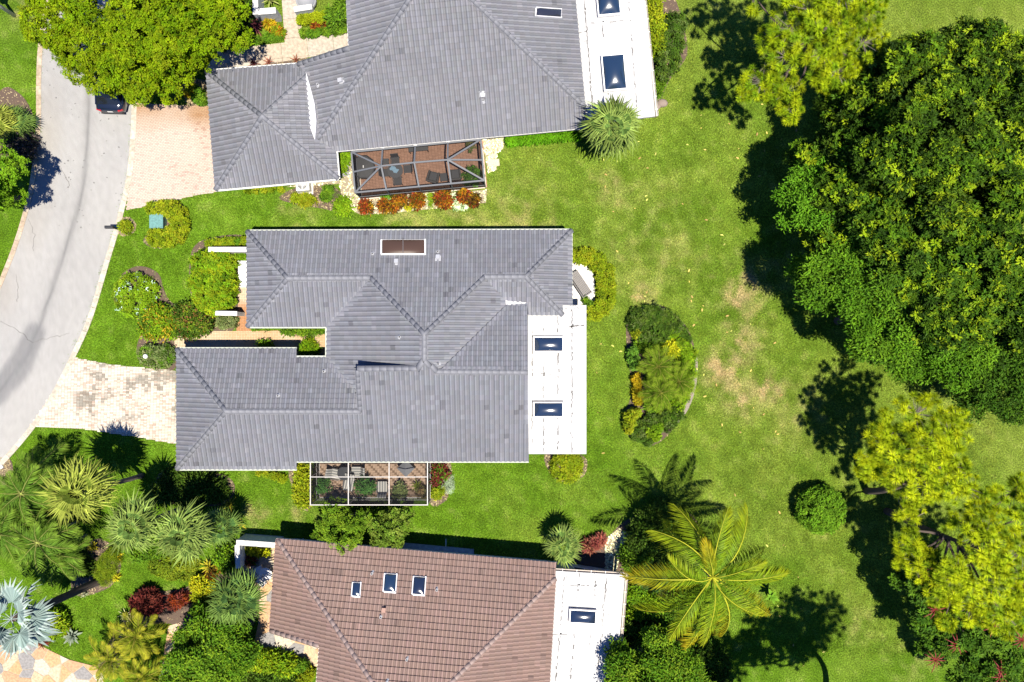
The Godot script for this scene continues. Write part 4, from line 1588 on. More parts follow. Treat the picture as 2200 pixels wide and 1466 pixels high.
func mulch_beds():
	var mm := mat(Color(0.2, 0.135, 0.1), 0.95, tex.mulch, 0.7)
	var lists := [
		[[262, 590], [300, 572], [340, 588], [353, 625], [372, 652], [420, 660], [455, 680], [462, 705], [380, 715], [378, 790], [330, 792], [296, 772], [296, 735], [312, 700], [268, 672], [243, 640]],
		[[252, 478], [272, 466], [290, 478], [288, 498], [268, 507], [252, 500]],
		[[312, 440], [350, 428], [392, 440], [405, 475], [398, 510], [365, 530], [325, 532], [308, 515], [330, 490], [330, 465]],
		[[412, 540], [450, 512], [528, 508], [530, 560], [512, 570], [512, 660], [500, 710], [455, 710], [430, 680], [408, 620]],
		[[1348, 690], [1375, 663], [1415, 655], [1455, 680], [1482, 715], [1496, 770], [1494, 820], [1478, 870], [1452, 915], [1415, 952], [1385, 955], [1345, 930], [1337, 900], [1350, 868], [1360, 830], [1352, 790], [1346, 740]],
		[[200, 1160], [232, 1165], [255, 1190], [260, 1215], [243, 1255], [205, 1275], [165, 1280], [152, 1255], [165, 1200]],
		[[0, 195], [40, 200], [68, 240], [72, 290], [76, 340], [40, 370], [0, 370], [-60, 300]],
		[[-10, 985], [22, 988], [26, 1020], [5, 1045], [-30, 1040]],
		[[300, 1265], [345, 1270], [400, 1262], [430, 1235], [470, 1195], [500, 1170], [545, 1160], [560, 1250], [540, 1350], [470, 1340], [420, 1350], [350, 1340], [290, 1360], [250, 1440], [210, 1430], [240, 1370], [280, 1310]],
		[[1215, 1180], [1300, 1155], [1345, 1118], [1420, 1090], [1490, 1110], [1500, 1170], [1450, 1240], [1430, 1330], [1490, 1400], [1500, 1480], [1300, 1490], [1335, 1300], [1340, 1235], [1250, 1215]],
		[[340, 1020], [400, 1010], [480, 1020], [505, 1050], [480, 1085], [400, 1085], [345, 1075]],
		[[640, 985], [668, 985], [668, 1090], [640, 1085], [628, 1050], [620, 1010]],
		[[918, 985], [965, 988], [968, 1040], [955, 1078], [922, 1080]],
		[[1390, -20], [1440, -20], [1470, 60], [1475, 120], [1440, 170], [1420, 215], [1405, 240]],
		[[645, 400], [700, 395], [735, 415], [755, 440], [745, 462], [700, 450], [640, 440], [600, 425]],
		[[1170, 978], [1220, 968], [1258, 985], [1256, 1020], [1220, 1036], [1186, 1022]],
		[[470, 140], [560, 133], [650, 118], [648, 135], [560, 150], [450, 160]],
		[[395, 180], [445, 175], [448, 232], [405, 228]],
	]
	for l in lists:
		bed("mulch_bed", smooth_poly(l), mm, 0.03)
	var chip := box_mesh(Vector3(0.1, 0.012, 0.03))
	var all := []
	for i in lists.size():
		scatter(self, "bark_chips", smooth_poly(lists[i]), chip, vmat(0.95), [Color(0.23, 0.15, 0.1), Color(0.16, 0.1, 0.075), Color(0.3, 0.21, 0.15), Color(0.12, 0.085, 0.065)], 900, 0.035, 200 + i)
	var gm := mat(Color(0.56, 0.47, 0.33), 0.95, tex.mulch, 0.6)
	var gravels := [
		[[730, 342], [756, 338], [772, 345], [778, 428], [1046, 408], [1044, 436], [960, 446], [860, 456], [775, 462], [752, 450], [735, 425], [728, 395], [660, 402], [615, 402], [680, 388], [732, 385]],
		[[1036, 297], [1085, 292], [1082, 318], [1068, 330], [1066, 365], [1048, 372]],
		[[1300, 1160], [1330, 1135], [1352, 1150], [1335, 1190], [1320, 1232], [1300, 1235]],
	]
	for l in gravels:
		bed("gravel_bed", flat(l), gm, 0.034)
	for i in 3:
		scatter(self, "gravel", flat(gravels[i]), stone_mesh(0.05, 3), vmat(0.9), [Color(0.6, 0.52, 0.4), Color(0.5, 0.4, 0.28), Color(0.68, 0.62, 0.52), Color(0.42, 0.33, 0.25)], [3400, 900, 700][i], 0.035, 230 + i)
	bed("white_gravel", smooth_poly([[1225, 570], [1255, 570], [1274, 588], [1278, 630], [1270, 660], [1225, 662]]), mat(Color(0.72, 0.7, 0.66), 0.95, tex.soft, 0.8), 0.034)
	bed("sand_edge", smooth_poly([[1486, 765], [1498, 770], [1497, 820], [1484, 868], [1462, 905], [1456, 900], [1476, 862], [1488, 815]]), mat(Color(0.5, 0.44, 0.36), 0.95, tex.mulch, 0.6), 0.036)

func yard_upper():
	mulch_beds()
	var dw := flat([[286, 222], [450, 229], [470, 400], [466, 412], [420, 420], [335, 438], [271, 452], [278, 390], [285, 300]])
	bed("driveway_upper", dw, mat(Color(0.5, 0.4, 0.33), 0.95, tex.grain, 0.5), 0.02)
	pavers(get_node("driveway_upper"), dw, 0.0, -0.09, "running", Vector2(0.21, 0.105), func(w: Vector2, r: RandomNumberGenerator):
		var c := Color(0.508, 0.377, 0.312).lerp(Color(0.574, 0.467, 0.385), r.randf())
		if r.randf() < 0.12:
			c = Color(0.410, 0.279, 0.230)
		var rust := clampf((-13.3 - w.y) * 0.55 + 0.5 * n2.get_noise_2d(w.x, w.y), 0, 0.75)
		c = c.lerp(Color(0.344, 0.180, 0.066), rust)
		return c.lerp(Color(0.590, 0.508, 0.443), clampf(0.5 + n1.get_noise_2d(w.x * 3, w.y * 3) * 1.4, 0, 0.5)), vmat(0.9, tex.grain, 0.5), 5)
	slab_path("concrete_path", flat([[440, 152], [470, 108], [612, 92], [603, -40], [648, -40], [648, 82], [760, 70], [762, 104], [640, 128], [560, 140], [470, 152]]), -0.1, Vector2(1.7, 1.25), [Color(0.42, 0.37, 0.31), Color(0.44, 0.39, 0.33), Color(0.43, 0.36, 0.28)], 6)
	garden_wall("white capped grey planter wall, its long arm running off the top edge", [547, -40], [549, 31], 1.5, 0.3, Color(0.45, 0.48, 0.5))
	garden_wall("white capped grey planter wall, its short arm beside the spiky yellow plant", [554, 25], [592, 22], 1.5, 0.34, Color(0.45, 0.48, 0.5))
	garden_wall("white capped grey wall right of the concrete path at the top edge", [631, 20], [670, 14], 1.3, 0.3, Color(0.45, 0.48, 0.5))
	var tub := thing("planter", "rounded grey planter behind the white capped wall at the top edge", "planter", W(662, 8))
	var b := MB.new(true)
	b.lathe(Vector3.ZERO, [Vector2(0.42, 0.0), Vector2(0.62, 0.25), Vector2(0.66, 0.7), Vector2(0.6, 0.72), Vector2(0.56, 0.6), Vector2(0, 0.58)], 16)
	part("bowl", b.done(), mat(Color(0.22, 0.23, 0.25), 0.6), tub)
	# air conditioner
	var ac := thing("air_conditioner", "white air conditioner with a round fan grille below the upper garage roof", "air conditioner", W(656, 402))
	b = MB.new()
	b.box(Vector3(0, 0.04, 0), Vector3(1.05, 0.08, 0.95))
	part("pad", b.done(), mat(Color(0.5, 0.48, 0.45), 0.9), ac)
	b = MB.new()
	b.box(Vector3(0, 0.46, 0), Vector3(0.84, 0.76, 0.74), Basis(Vector3.UP, 0.08))
	part("case", b.done(), mat(Color(0.66, 0.65, 0.6), 0.5), ac)
	b = MB.new(true)
	b.lathe(Vector3(0, 0.845, 0), [Vector2(0.33, 0), Vector2(0.33, 0.03), Vector2(0.3, 0.03), Vector2(0.3, 0.0)], 20)
	for k in 5:
		b.lathe(Vector3(0, 0.86, 0), [Vector2(0.055 * k + 0.03, 0), Vector2(0.055 * k + 0.035, 0.012), Vector2(0.055 * k + 0.04, 0)], 20)
	for k in 4:
		var a := k * PI / 4
		b.bar(Vector3(cos(a) * 0.3, 0.873, sin(a) * 0.3), Vector3(-cos(a) * 0.3, 0.873, -sin(a) * 0.3), 0.012)
	part("grille", b.done(), mat(Color(0.55, 0.55, 0.53), 0.4), ac)
	b = MB.new()
	b.lathe(Vector3(0, 0.842, 0), [Vector2(0.3, 0), Vector2(0, 0.004)], 20)
	part("fan_well", b.done(), mat(Color(0.06, 0.065, 0.07), 0.8), ac)
	for k in 4:
		var q := MB.new()
		q.box(Vector3(0, 0.85, 0) + Basis(Vector3.UP, k * PI / 2) * Vector3(0.14, 0, 0), Vector3(0.26, 0.008, 0.12), Basis(Vector3.UP, k * PI / 2) * Basis(Vector3.RIGHT, 0.06))
		part("fan_blade", q.done(), mat(Color(0.3, 0.31, 0.33), 0.5), ac)
	# boulders and stepping stones
	var rm := mat(Color(0.42, 0.33, 0.28), 0.9, tex.bark, 0.8)
	for d in [[1423, 222, 0.36, "pinkish boulder in the grass by the upper flat roof, larger of two"], [1410, 229, 0.3, "pinkish boulder tucked against the upper flat roof's corner, smaller of two"]]:
		var t := thing("boulder", d[3], "boulder", W(d[0], d[1]))
		part("stone", stone_mesh(d[2], int(d[0])), rm, t)
	for d in [[1060, 350, 0.62, 0.36, "long pale stepping stone right of the dark screen room"], [1062, 362, 0.22, 0.18, "small pale stepping stone below the long one"], [1061, 334, 0.2, 0.16, "small pale stepping stone above the long one"], [742, 358, 0.34, 0.5, "dark grey stepping stone left of the dark screen room, upper"], [742, 372, 0.4, 0.3, "dark grey stepping stone left of the dark screen room, lower"]]:
		var t := thing("stepping_stone", d[4], "stepping stone", W(d[0], d[1], 0.06))
		b = MB.new()
		b.box(Vector3(0, 0.0, 0), Vector3(d[2] * 1.3, 0.07, d[3] * 1.3), Basis(Vector3.UP, 0.1), 0.94)
		part("stone", b.done(), mat(Color(0.6, 0.5, 0.38) if d[0] > 800 else Color(0.25, 0.25, 0.27), 0.9, tex.soft, 0.8), t)
	screen_room_upper()

func screen_panel(t: Node3D, pts: Array, m: Material):
	var b := MB.new()
	for i in range(1, pts.size() - 1):
		b.tri(pts[0], pts[i], pts[i + 1])
	part("screen_panel", b.done(), m, t)

func screen_mat(a: float) -> StandardMaterial3D:
	var m := mat(Color(0.012, 0.012, 0.014), 0.8)
	m.albedo_color.a = a
	m.transparency = BaseMaterial3D.TRANSPARENCY_ALPHA
	m.metallic_specular = 0.1
	return m

func beam(t: Node3D, p: Vector3, q: Vector3, w: float, m: Material, called := "beam", hh := 0.0):
	var b := MB.new()
	b.bar(p, q, w, hh)
	part(called, b.done(), m, t)

func screen_room_upper():
	var floor_poly := flat([[762, 330], [1036, 301], [1045, 404], [776, 429]])
	bed("patio_upper", floor_poly, mat(Color(0.22, 0.13, 0.09), 0.95, tex.grain, 0.5), 0.02)
	pavers(get_node("patio_upper"), floor_poly, 0.0, -0.09, "grid", Vector2(0.2, 0.1), func(_w: Vector2, r: RandomNumberGenerator):
		return Color(0.46, 0.26, 0.18).lerp(Color(0.36, 0.2, 0.135), r.randf()), vmat(0.9, tex.grain, 0.4), 11)
	var t := thing("screen_room", "dark framed screen enclosure over the upper red brick patio", "screen enclosure")
	var fm := mat(Color(0.085, 0.092, 0.105), 0.6)
	var hh := 2.45
	var c := [W(755, 327, hh), W(1033, 300, hh), W(1040.5, 388, hh), W(763, 414, hh)]
	var hub := [W(819, 357, 3.0), W(890, 349.5, 3.0), W(962, 343.6, 3.0)]
	var top := [W(822, 319, hh), W(892, 313, hh), W(962, 306, hh)]
	var bot := [W(830, 407.6, hh), W(900, 401.3, hh), W(969, 394.8, hh)]
	for i in 4:
		beam(t, c[i], c[(i + 1) % 4], 0.1, fm)
	var wl := W(758, 370, hh)
	var er := W(1036.5, 344, hh)
	for pq in [[hub[0], hub[1]], [hub[1], hub[2]], [c[0], hub[0]], [c[3], hub[0]], [c[1], hub[2]], [c[2], hub[2]], [wl, hub[0]], [er, hub[2]]]:
		beam(t, pq[0], pq[1], 0.1, fm)
	for i in 3:
		beam(t, top[i], hub[i], 0.1, fm)
		beam(t, hub[i], bot[i], 0.1, fm)
		var br := MB.new()
		br.box(top[i] + Vector3(0, 0.06, -0.08), Vector3(0.2, 0.06, 0.16))
		part("bracket", br.done(), mat(Color(0.75, 0.73, 0.7), 0.5), t)
	var down := func(p: Vector3): return Vector3(p.x, 0, p.z)
	for p in [c[0], c[1], c[2], c[3], bot[0], bot[1], bot[2], wl, er]:
		beam(t, down.call(p), p - Vector3(0, 0.06, 0), 0.07, fm, "post")
	for pq in [[c[3], c[2]], [c[0], c[3]], [c[1], c[2]]]:
		beam(t, down.call(pq[0]) + Vector3(0, 0.9, 0), down.call(pq[1]) + Vector3(0, 0.9, 0), 0.05, fm, "rail")
		beam(t, down.call(pq[0]) + Vector3(0, 0.06, 0), down.call(pq[1]) + Vector3(0, 0.06, 0), 0.1, mat(Color(0.55, 0.48, 0.4), 0.8), "sill")
	var sm := screen_mat(0.34)
	var sw := screen_mat(0.72)
	for pp in [[c[0], hub[0], wl], [wl, hub[0], c[3]], [c[0], top[0], hub[0]], [c[3], hub[0], bot[0]], [top[0], top[1], hub[1], hub[0]], [top[1], top[2], hub[2], hub[1]], [hub[0], hub[1], bot[1], bot[0]], [hub[1], hub[2], bot[2], bot[1]], [top[2], c[1], hub[2]], [hub[2], c[2], bot[2]], [c[1], er, hub[2]], [er, c[2], hub[2]]]:
		screen_panel(t, pp, sm)
	for pq in [[c[3], bot[0]], [bot[0], bot[1]], [bot[1], bot[2]], [bot[2], c[2]], [c[0], wl], [wl, c[3]], [c[1], er], [er, c[2]]]:
		screen_panel(t, [down.call(pq[0]) + Vector3(0, 0.1, 0), down.call(pq[1]) + Vector3(0, 0.1, 0), pq[1] - Vector3(0, 0.05, 0), pq[0] - Vector3(0, 0.05, 0)], sw)
	# furniture
	var dk := mat(Color(0.035, 0.036, 0.04), 0.5)
	var wk := mat(Color(0.05, 0.045, 0.043), 0.7, tex.grain, 0.2)
	var cu := mat(Color(0.075, 0.075, 0.08), 0.85, tex.grain, 0.3)
	var spa := thing("spa_tub", "round dark covered tub at the left end of the brick patio", "hot tub", W(784, 363))
	var b := MB.new()
	b.lathe(Vector3.ZERO, [Vector2(0.72, 0.0), Vector2(0.74, 0.62), Vector2(0.0, 0.62)], 10)
	part("tub", b.done(), wk, spa)
	b = MB.new()
	b.lathe(Vector3.ZERO, [Vector2(0.78, 0.63), Vector2(0.78, 0.7), Vector2(0.7, 0.74), Vector2(0.0, 0.76)], 10)
	part("cover", b.done(), dk, spa)
	b = MB.new()
	b.box(Vector3(0.02, 0.762, 0.0), Vector3(0.06, 0.012, 0.16))
	part("tag", b.done(), mat(Color(0.7, 0.7, 0.7), 0.6), spa)
	table_round("round dark patio table with a pale blue cloth on the brick patio", W(852, 371), 0.5, dk)
	var cl := MB.new(true)
	for i in 6:
		for j in 6:
			var v := func(a: int, e: int): return Vector3((a - 3) * 0.09, 0.755 + 0.012 * sin(a * 2.1 + e * 1.7), (e - 3) * 0.05 + 0.04 * sin(a * 1.9)).rotated(Vector3.UP, -0.6)
			cl.quad(v.call(i, j + 1), v.call(i + 1, j + 1), v.call(i + 1, j), v.call(i, j))
	var cloth := thing("cloth", "crumpled pale blue cloth on the dark patio table", "cloth", W(850, 369))
	part("fabric", cl.done(), mat(Color(0.25, 0.4, 0.52), 0.9, tex.grain, 0.1), cloth)
	for d in [[851, 349, PI, "dark patio chair above the round table, against the hub beam"], [830, 374, -PI / 2, "dark patio chair left of the round table"], [877, 366, PI / 2, "dark patio chair right of the round table"], [856, 391, 0.0, "dark patio chair below the round table"]]:
		chair(d[3], W(d[0], d[1]), d[2] + 0.09, 0.5, 0.5, dk, cu, "chairs round the patio table")
	for d in [[932, 383, -0.25, "dark wicker armchair on the brick patio, left of the ottoman"], [979, 378, 0.1, "dark wicker armchair on the brick patio, right of the ottoman"]]:
		armchair(d[3], W(d[0], d[1]), d[2], wk, cu)
	for d in [[955, 383, 0.5, 0.5, 0.4, "square dark ottoman between the two wicker armchairs"], [829, 350, 0.5, 0.36, 0.45, "small dark side table above the patio table"], [901, 324, 1.25, 0.36, 0.75, "long dark console against the house wall of the brick patio"]]:
		var q := thing("ottoman" if d[4] == 0.4 else "side_table", d[5], "ottoman" if d[4] == 0.4 else "table", W(d[0], d[1]))
		b = MB.new()
		var bs := Basis(Vector3.UP, 0.09)
		b.box(Vector3(0, d[4] - 0.04, 0), Vector3(d[2], 0.08, d[3]), bs)
		part("top", b.done(), cu if d[4] == 0.4 else dk, q)
		for s in [[-1, -1], [1, -1], [1, 1], [-1, 1]]:
			b = MB.new()
			b.box(bs * Vector3(s[0] * (d[2] * 0.5 - 0.04), d[4] * 0.5 - 0.04, s[1] * (d[3] * 0.5 - 0.04)), Vector3(0.05, d[4] - 0.08, 0.05), bs)
			part("leg", b.done(), dk, q)
	pot_plant("leafy green potted shrub in the right corner of the brick patio", [1017, 385], 0.55, 0.9, "small", [Color(0.06, 0.11, 0.02), Color(0.08, 0.14, 0.02)], 301)
	pot_plant("small potted plant in the upper right corner of the brick patio", [1013, 318], 0.25, 0.5, "small", [Color(0.08, 0.1, 0.03), Color(0.12, 0.1, 0.05)], 302)

func table_round(label: String, at: Vector3, rad: float, m: Material):
	var t := thing("patio_table", label, "table", at)
	var b := MB.new()
	b.lathe(Vector3.ZERO, [Vector2(0, 0.7), Vector2(rad, 0.7), Vector2(rad, 0.735), Vector2(0, 0.74)], 20)
	part("tabletop", b.done(), m, t)
	for k in 4:
		var a := k * PI / 2 + 0.6
		b = MB.new()
		b.bar(Vector3(cos(a) * rad * 0.75, 0, sin(a) * rad * 0.75), Vector3(cos(a) * rad * 0.5, 0.7, sin(a) * rad * 0.5), 0.035)
		part("leg", b.done(), m, t)

func chair(label: String, at: Vector3, turn: float, w: float, d: float, fm: Material, cm: Material, grp := "") -> Node3D:   # back towards +z
	var t := thing("patio_chair", label, "chair", at, grp)
	t.rotation.y = turn
	var b := MB.new()
	b.box(Vector3(0, 0.42, 0), Vector3(w, 0.06, d))
	part("seat", b.done(), cm, t)
	b = MB.new()
	b.box(Vector3(0, 0.68, d * 0.5 + 0.06), Vector3(w, 0.5, 0.05), Basis(Vector3.RIGHT, 0.22))
	part("backrest", b.done(), cm, t)
	for s in [-1.0, 1.0]:
		b = MB.new()
		b.bar(Vector3(s * (w * 0.5 + 0.02), 0.63, -d * 0.4), Vector3(s * (w * 0.5 + 0.02), 0.63, d * 0.5), 0.045)
		part("armrest", b.done(), fm, t)
		for e in [-1.0, 1.0]:
			b = MB.new()
			b.bar(Vector3(s * (w * 0.5 + 0.02), 0, e * d * 0.5), Vector3(s * (w * 0.5 + 0.02), 0.61, e * d * 0.42), 0.035)
			part("leg", b.done(), fm, t)
	return t

func armchair(label: String, at: Vector3, turn: float, fm: Material, cm: Material):
	var t := thing("armchair", label, "armchair", at)
	t.rotation.y = turn
	var b := MB.new()
	b.box(Vector3(0, 0.2, 0), Vector3(0.66, 0.32, 0.7))
	part("base", b.done(), fm, t)
	part("seat_cushion", box_mesh(Vector3(0.5, 0.12, 0.54), 0.03), cm, t, Transform3D(Basis(), Vector3(0, 0.43, -0.03)))
	b = MB.new()
	b.box(Vector3(0, 0.58, 0.34), Vector3(0.66, 0.55, 0.1), Basis(Vector3.RIGHT, 0.15))
	part("backrest", b.done(), fm, t)
	for s in [-1.0, 1.0]:
		b = MB.new()
		b.box(Vector3(s * 0.33, 0.42, -0.02), Vector3(0.09, 0.3, 0.66), Basis(Vector3.UP, s * 0.06))
		part("armrest", b.done(), fm, t)

func pot_plant(label: String, at_px: Array, rad: float, h: float, kind: String, pal: Array, sd: int):
	var t := thing("potted_plant", label, "potted plant", W(at_px[0], at_px[1]))
	var b := MB.new(true)
	b.lathe(Vector3.ZERO, [Vector2(0.15, 0), Vector2(0.22, 0.34), Vector2(0.24, 0.36), Vector2(0.2, 0.36), Vector2(0.19, 0.3), Vector2(0, 0.3)], 14)
	part("pot", b.done(), mat(Color(0.3, 0.2, 0.15), 0.8), t)
	foliage("foliage", t, [[Vector3(0, 0.3 + h * 0.45, 0), Vector3(rad, h * 0.5, rad)]], leaves_now()[kind], leaves.m, pal, 34, sd, {"rough": 0.2})

func leaves_now() -> Dictionary:
	if leaves.is_empty():
		leaf_kinds()
	return leaves

func yard_central():
	# weathered driveway
	var dw := flat([[157, 768], [240, 784], [378, 797], [382, 955], [300, 940], [180, 922], [64, 917], [112, 845]])
	bed("driveway_central", dw, mat(Color(0.4, 0.35, 0.28), 0.95, tex.grain, 0.5), 0.02)
	pavers(get_node("driveway_central"), dw, 0.0, 0.03, "grid", Vector2(0.2, 0.1), func(w: Vector2, r: RandomNumberGenerator):
		var c := Color(0.607, 0.525, 0.426).lerp(Color(0.672, 0.623, 0.549), r.randf())
		if r.randf() < 0.16:
			c = Color(0.541, 0.410, 0.328)
		var g := n2.get_noise_2d(w.x * 2.2, w.y * 2.2) + 0.5 * n3.get_noise_2d(w.x * 1.4, w.y * 1.4) + 0.5 * (r.randf() - 0.5)
		var edge := smoothstep(0.0, 0.5, 4.9 - w.y * 0.9) * smoothstep(0.0, 1.0, w.x + 29.0)
		return c.lerp(Color(0.164, 0.152, 0.123), clampf((g - 0.05) * 1.8, 0, 0.72) * clampf(edge, 0.3, 1)), vmat(0.9, tex.grain, 0.5), 7)
	# paver border along the kerb
	var wk := flat([[375, 714], [500, 712], [705, 708], [720, 712], [720, 772], [640, 775], [640, 748], [375, 750]])
	bed("entrance_walk", wk, mat(Color(0.410, 0.262, 0.131), 0.95, tex.grain, 0.5), 0.02)
	pavers(get_node("entrance_walk"), wk, 0.0, 0.0, "grid", Vector2(0.105, 0.105), func(w: Vector2, r: RandomNumberGenerator):
		return Color(0.574, 0.377, 0.205).lerp(Color(0.615, 0.492, 0.344), clampf(0.4 + n2.get_noise_2d(w.x, w.y) + 0.5 * (r.randf() - 0.5), 0, 1)), vmat(0.9, tex.grain, 0.4), 8)
	var pa := flat([[511, 560], [560, 560], [560, 712], [508, 712], [511, 655]])
	bed("side_patio", pa, mat(Color(0.410, 0.246, 0.139), 0.95, tex.grain, 0.5), 0.021)
	pavers(get_node("side_patio"), pa, 0.0, 0.0, "grid", Vector2(0.105, 0.105), func(w: Vector2, r: RandomNumberGenerator):
		var t := smoothstep(-2.0, -2.9, w.y)
		return Color(0.451, 0.221, 0.098).lerp(Color(0.640, 0.508, 0.377), clampf(t + 0.3 * (r.randf() - 0.5), 0, 1)), vmat(0.9, tex.grain, 0.4), 9)
	var fl := flat([[672, 960], [928, 960], [928, 1070], [686, 1070]])
	bed("patio_lower", fl, mat(Color(0.246, 0.164, 0.107), 0.95, tex.grain, 0.5), 0.02)
	pavers(get_node("patio_lower"), fl, 0.0, 0.0, "herring", Vector2(0.28, 0.14), func(_w: Vector2, r: RandomNumberGenerator):
		return Color(0.6, 0.43, 0.31).lerp(Color(0.5, 0.35, 0.25), r.randf()), vmat(0.9, tex.grain, 0.4), 10)
	garden_wall("white garden wall between the low hedge and the big rounded hedge", [447, 536], [533, 536], 1.8, 0.26, Color(0.68, 0.67, 0.64))
	garden_wall("short white garden wall above the small grey bush by the entrance", [462, 673], [509, 674], 1.7, 0.24, Color(0.68, 0.67, 0.64))
	# white slatted bench by the side patio
	bench("white slatted bench against the left wall of the middle house", W(526, 590), PI / 2, 1.7, mat(Color(0.75, 0.74, 0.72), 0.6))
	bench("weathered grey slatted wooden bench on the white gravel", W(1247, 611), -0.98, 1.75, mat(Color(0.4, 0.38, 0.37), 0.85, tex.bark, 0.3))
	# utility box
	var t := thing("utility_box", "blue-green utility box inside the curved hedge", "utility box", W(345, 478))
	part("cabinet", box_mesh(Vector3(0.82, 0.7, 0.88), 0.02), mat(Color(0.06, 0.17, 0.15), 0.5), t, Transform3D(Basis(), Vector3(0, 0.35, 0)))
	var b := MB.new()
	b.box(Vector3(0, 0.725, 0), Vector3(0.9, 0.05, 0.96), Basis(), 0.97)
	part("lid", b.done(), mat(Color(0.1, 0.25, 0.24), 0.55, tex.soft, 1.0), t)
	t = thing("mailbox", "black mailbox on a post at the kerb beside the small bush", "mailbox", W(256, 493))
	b = MB.new()
	b.box(Vector3(0, 0.5, 0), Vector3(0.1, 1.1, 0.1))
	part("post", b.done(), mat(Color(0.03, 0.03, 0.035), 0.6), t)
	b = MB.new(true)
	var arc := []
	b = MB.new()
	b.box(Vector3(-0.14, 1.08, 0), Vector3(0.52, 0.14, 0.2))
	for k in 6:
		var a0 := PI * k / 6.0
		var a1 := PI * (k + 1) / 6.0
		b.quad(Vector3(-0.4, 1.15 + sin(a1) * 0.09, cos(a1) * 0.1), Vector3(0.12, 1.15 + sin(a1) * 0.09, cos(a1) * 0.1), Vector3(0.12, 1.15 + sin(a0) * 0.09, cos(a0) * 0.1), Vector3(-0.4, 1.15 + sin(a0) * 0.09, cos(a0) * 0.1))
	part("box", b.done(), mat(Color(0.025, 0.026, 0.03), 0.4), t)
	t = thing("garden_lamp", "white globe garden lamp standing in the grey-green bush by the driveway", "lamp", W(331, 765))
	b = MB.new(true)
	b.tube([Vector3.ZERO, Vector3(0, 1.2, 0)], [0.04, 0.035], 8)
	part("post", b.done(), mat(Color(0.2, 0.2, 0.2), 0.6), t)
	b = MB.new(true)
	b.lathe(Vector3(0, 1.36, 0), [Vector2(0, -0.16), Vector2(0.11, -0.115), Vector2(0.16, 0), Vector2(0.11, 0.115), Vector2(0, 0.16)], 14)
	part("globe", b.done(), mat(Color(0.78, 0.77, 0.74), 0.3), t)
	t = thing("lamp_post", "pale concrete lamp post in the lawn at the top left corner", "lamp post", W(31, 34))
	b = MB.new(true)
	b.tube([Vector3(0, -0.1, 0), Vector3(0, 2.2, 0), Vector3(0, 4.6, 0)], [0.12, 0.11, 0.09], 10)
	part("pole", b.done(), mat(Color(0.55, 0.53, 0.5), 0.8, tex.soft, 1.0), t)
	b = MB.new(true)
	b.lathe(Vector3(0, 4.6, 0), [Vector2(0.09, 0), Vector2(0.22, 0.1), Vector2(0.24, 0.4), Vector2(0.3, 0.42), Vector2(0, 0.6)], 10)
	part("lantern", b.done(), mat(Color(0.12, 0.12, 0.12), 0.5), t)
	screen_room_lower()

func bench(label: String, at: Vector3, turn: float, l: float, m: Material):
	var t := thing("bench", label, "bench", at)
	t.rotation.y = turn
	for i in 7:
		part("slat", box_mesh(Vector3(l, 0.03, 0.07), 0.006), m, t, Transform3D(Basis(), Vector3(0, 0.43, -0.27 + i * 0.085)))
	for i in 4:
		part("back_slat", box_mesh(Vector3(l, 0.07, 0.025), 0.005), m, t, Transform3D(Basis(Vector3.RIGHT, 0.25), Vector3(0, 0.52 + i * 0.1, 0.34 + i * 0.026)))
	for s in [-1.0, 1.0]:
		var b := MB.new()
		b.bar(Vector3(s * l * 0.47, 0.6, -0.28), Vector3(s * l * 0.47, 0.6, 0.34), 0.06)
		part("armrest", b.done(), m, t)
		for e in [-0.26, 0.3]:
			b = MB.new()
			b.box(Vector3(s * l * 0.47, 0.3, e), Vector3(0.06, 0.6, 0.06))
			part("leg", b.done(), m, t)

func striped_cushion(t: Node3D, size: Vector3, at: Vector3, bs: Basis, n: int):
	var w := mat(Color(0.72, 0.7, 0.65), 0.9, tex.grain, 0.2)
	var g := mat(Color(0.3, 0.31, 0.31), 0.9, tex.grain, 0.2)
	for i in n:
		var x := (i - (n - 1) * 0.5) * size.x / n
		part("cushion_stripe", box_mesh(Vector3(size.x / n - 0.002, size.y, size.z), 0.012), w if i % 2 == 0 else g, t, Transform3D(bs, at + bs * Vector3(x, 0, 0)))

func striped_chair(label: String, px: float, py: float, turn: float, l: float):
	var t := thing("lounge_chair", label, "lounge chair", W(px, py, 0.35) * Vector3(1, 0, 1))
	t.rotation.y = turn
	var fm := mat(Color(0.05, 0.05, 0.055), 0.5)
	striped_cushion(t, Vector3(0.58, 0.1, l), Vector3(0, 0.42, 0), Basis(), 7)
	striped_cushion(t, Vector3(0.58, 0.1, 0.6), Vector3(0, 0.68, l * 0.5 + 0.12), Basis(Vector3.RIGHT, -1.1), 7)
	for s in [-1.0, 1.0]:
		var b := MB.new()
		b.bar(Vector3(s * 0.32, 0.36, -l * 0.5), Vector3(s * 0.32, 0.36, l * 0.5), 0.04)
		part("rail", b.done(), fm, t)
		b = MB.new()
		b.bar(Vector3(s * 0.34, 0.6, -l * 0.3), Vector3(s * 0.34, 0.6, l * 0.5), 0.05)
		part("armrest", b.done(), fm, t)
		for e in [-0.45, 0.45]:
			b = MB.new()
			b.bar(Vector3(s * 0.32, 0, e * l), Vector3(s * 0.32, 0.6, e * l), 0.04)
			part("leg", b.done(), fm, t)

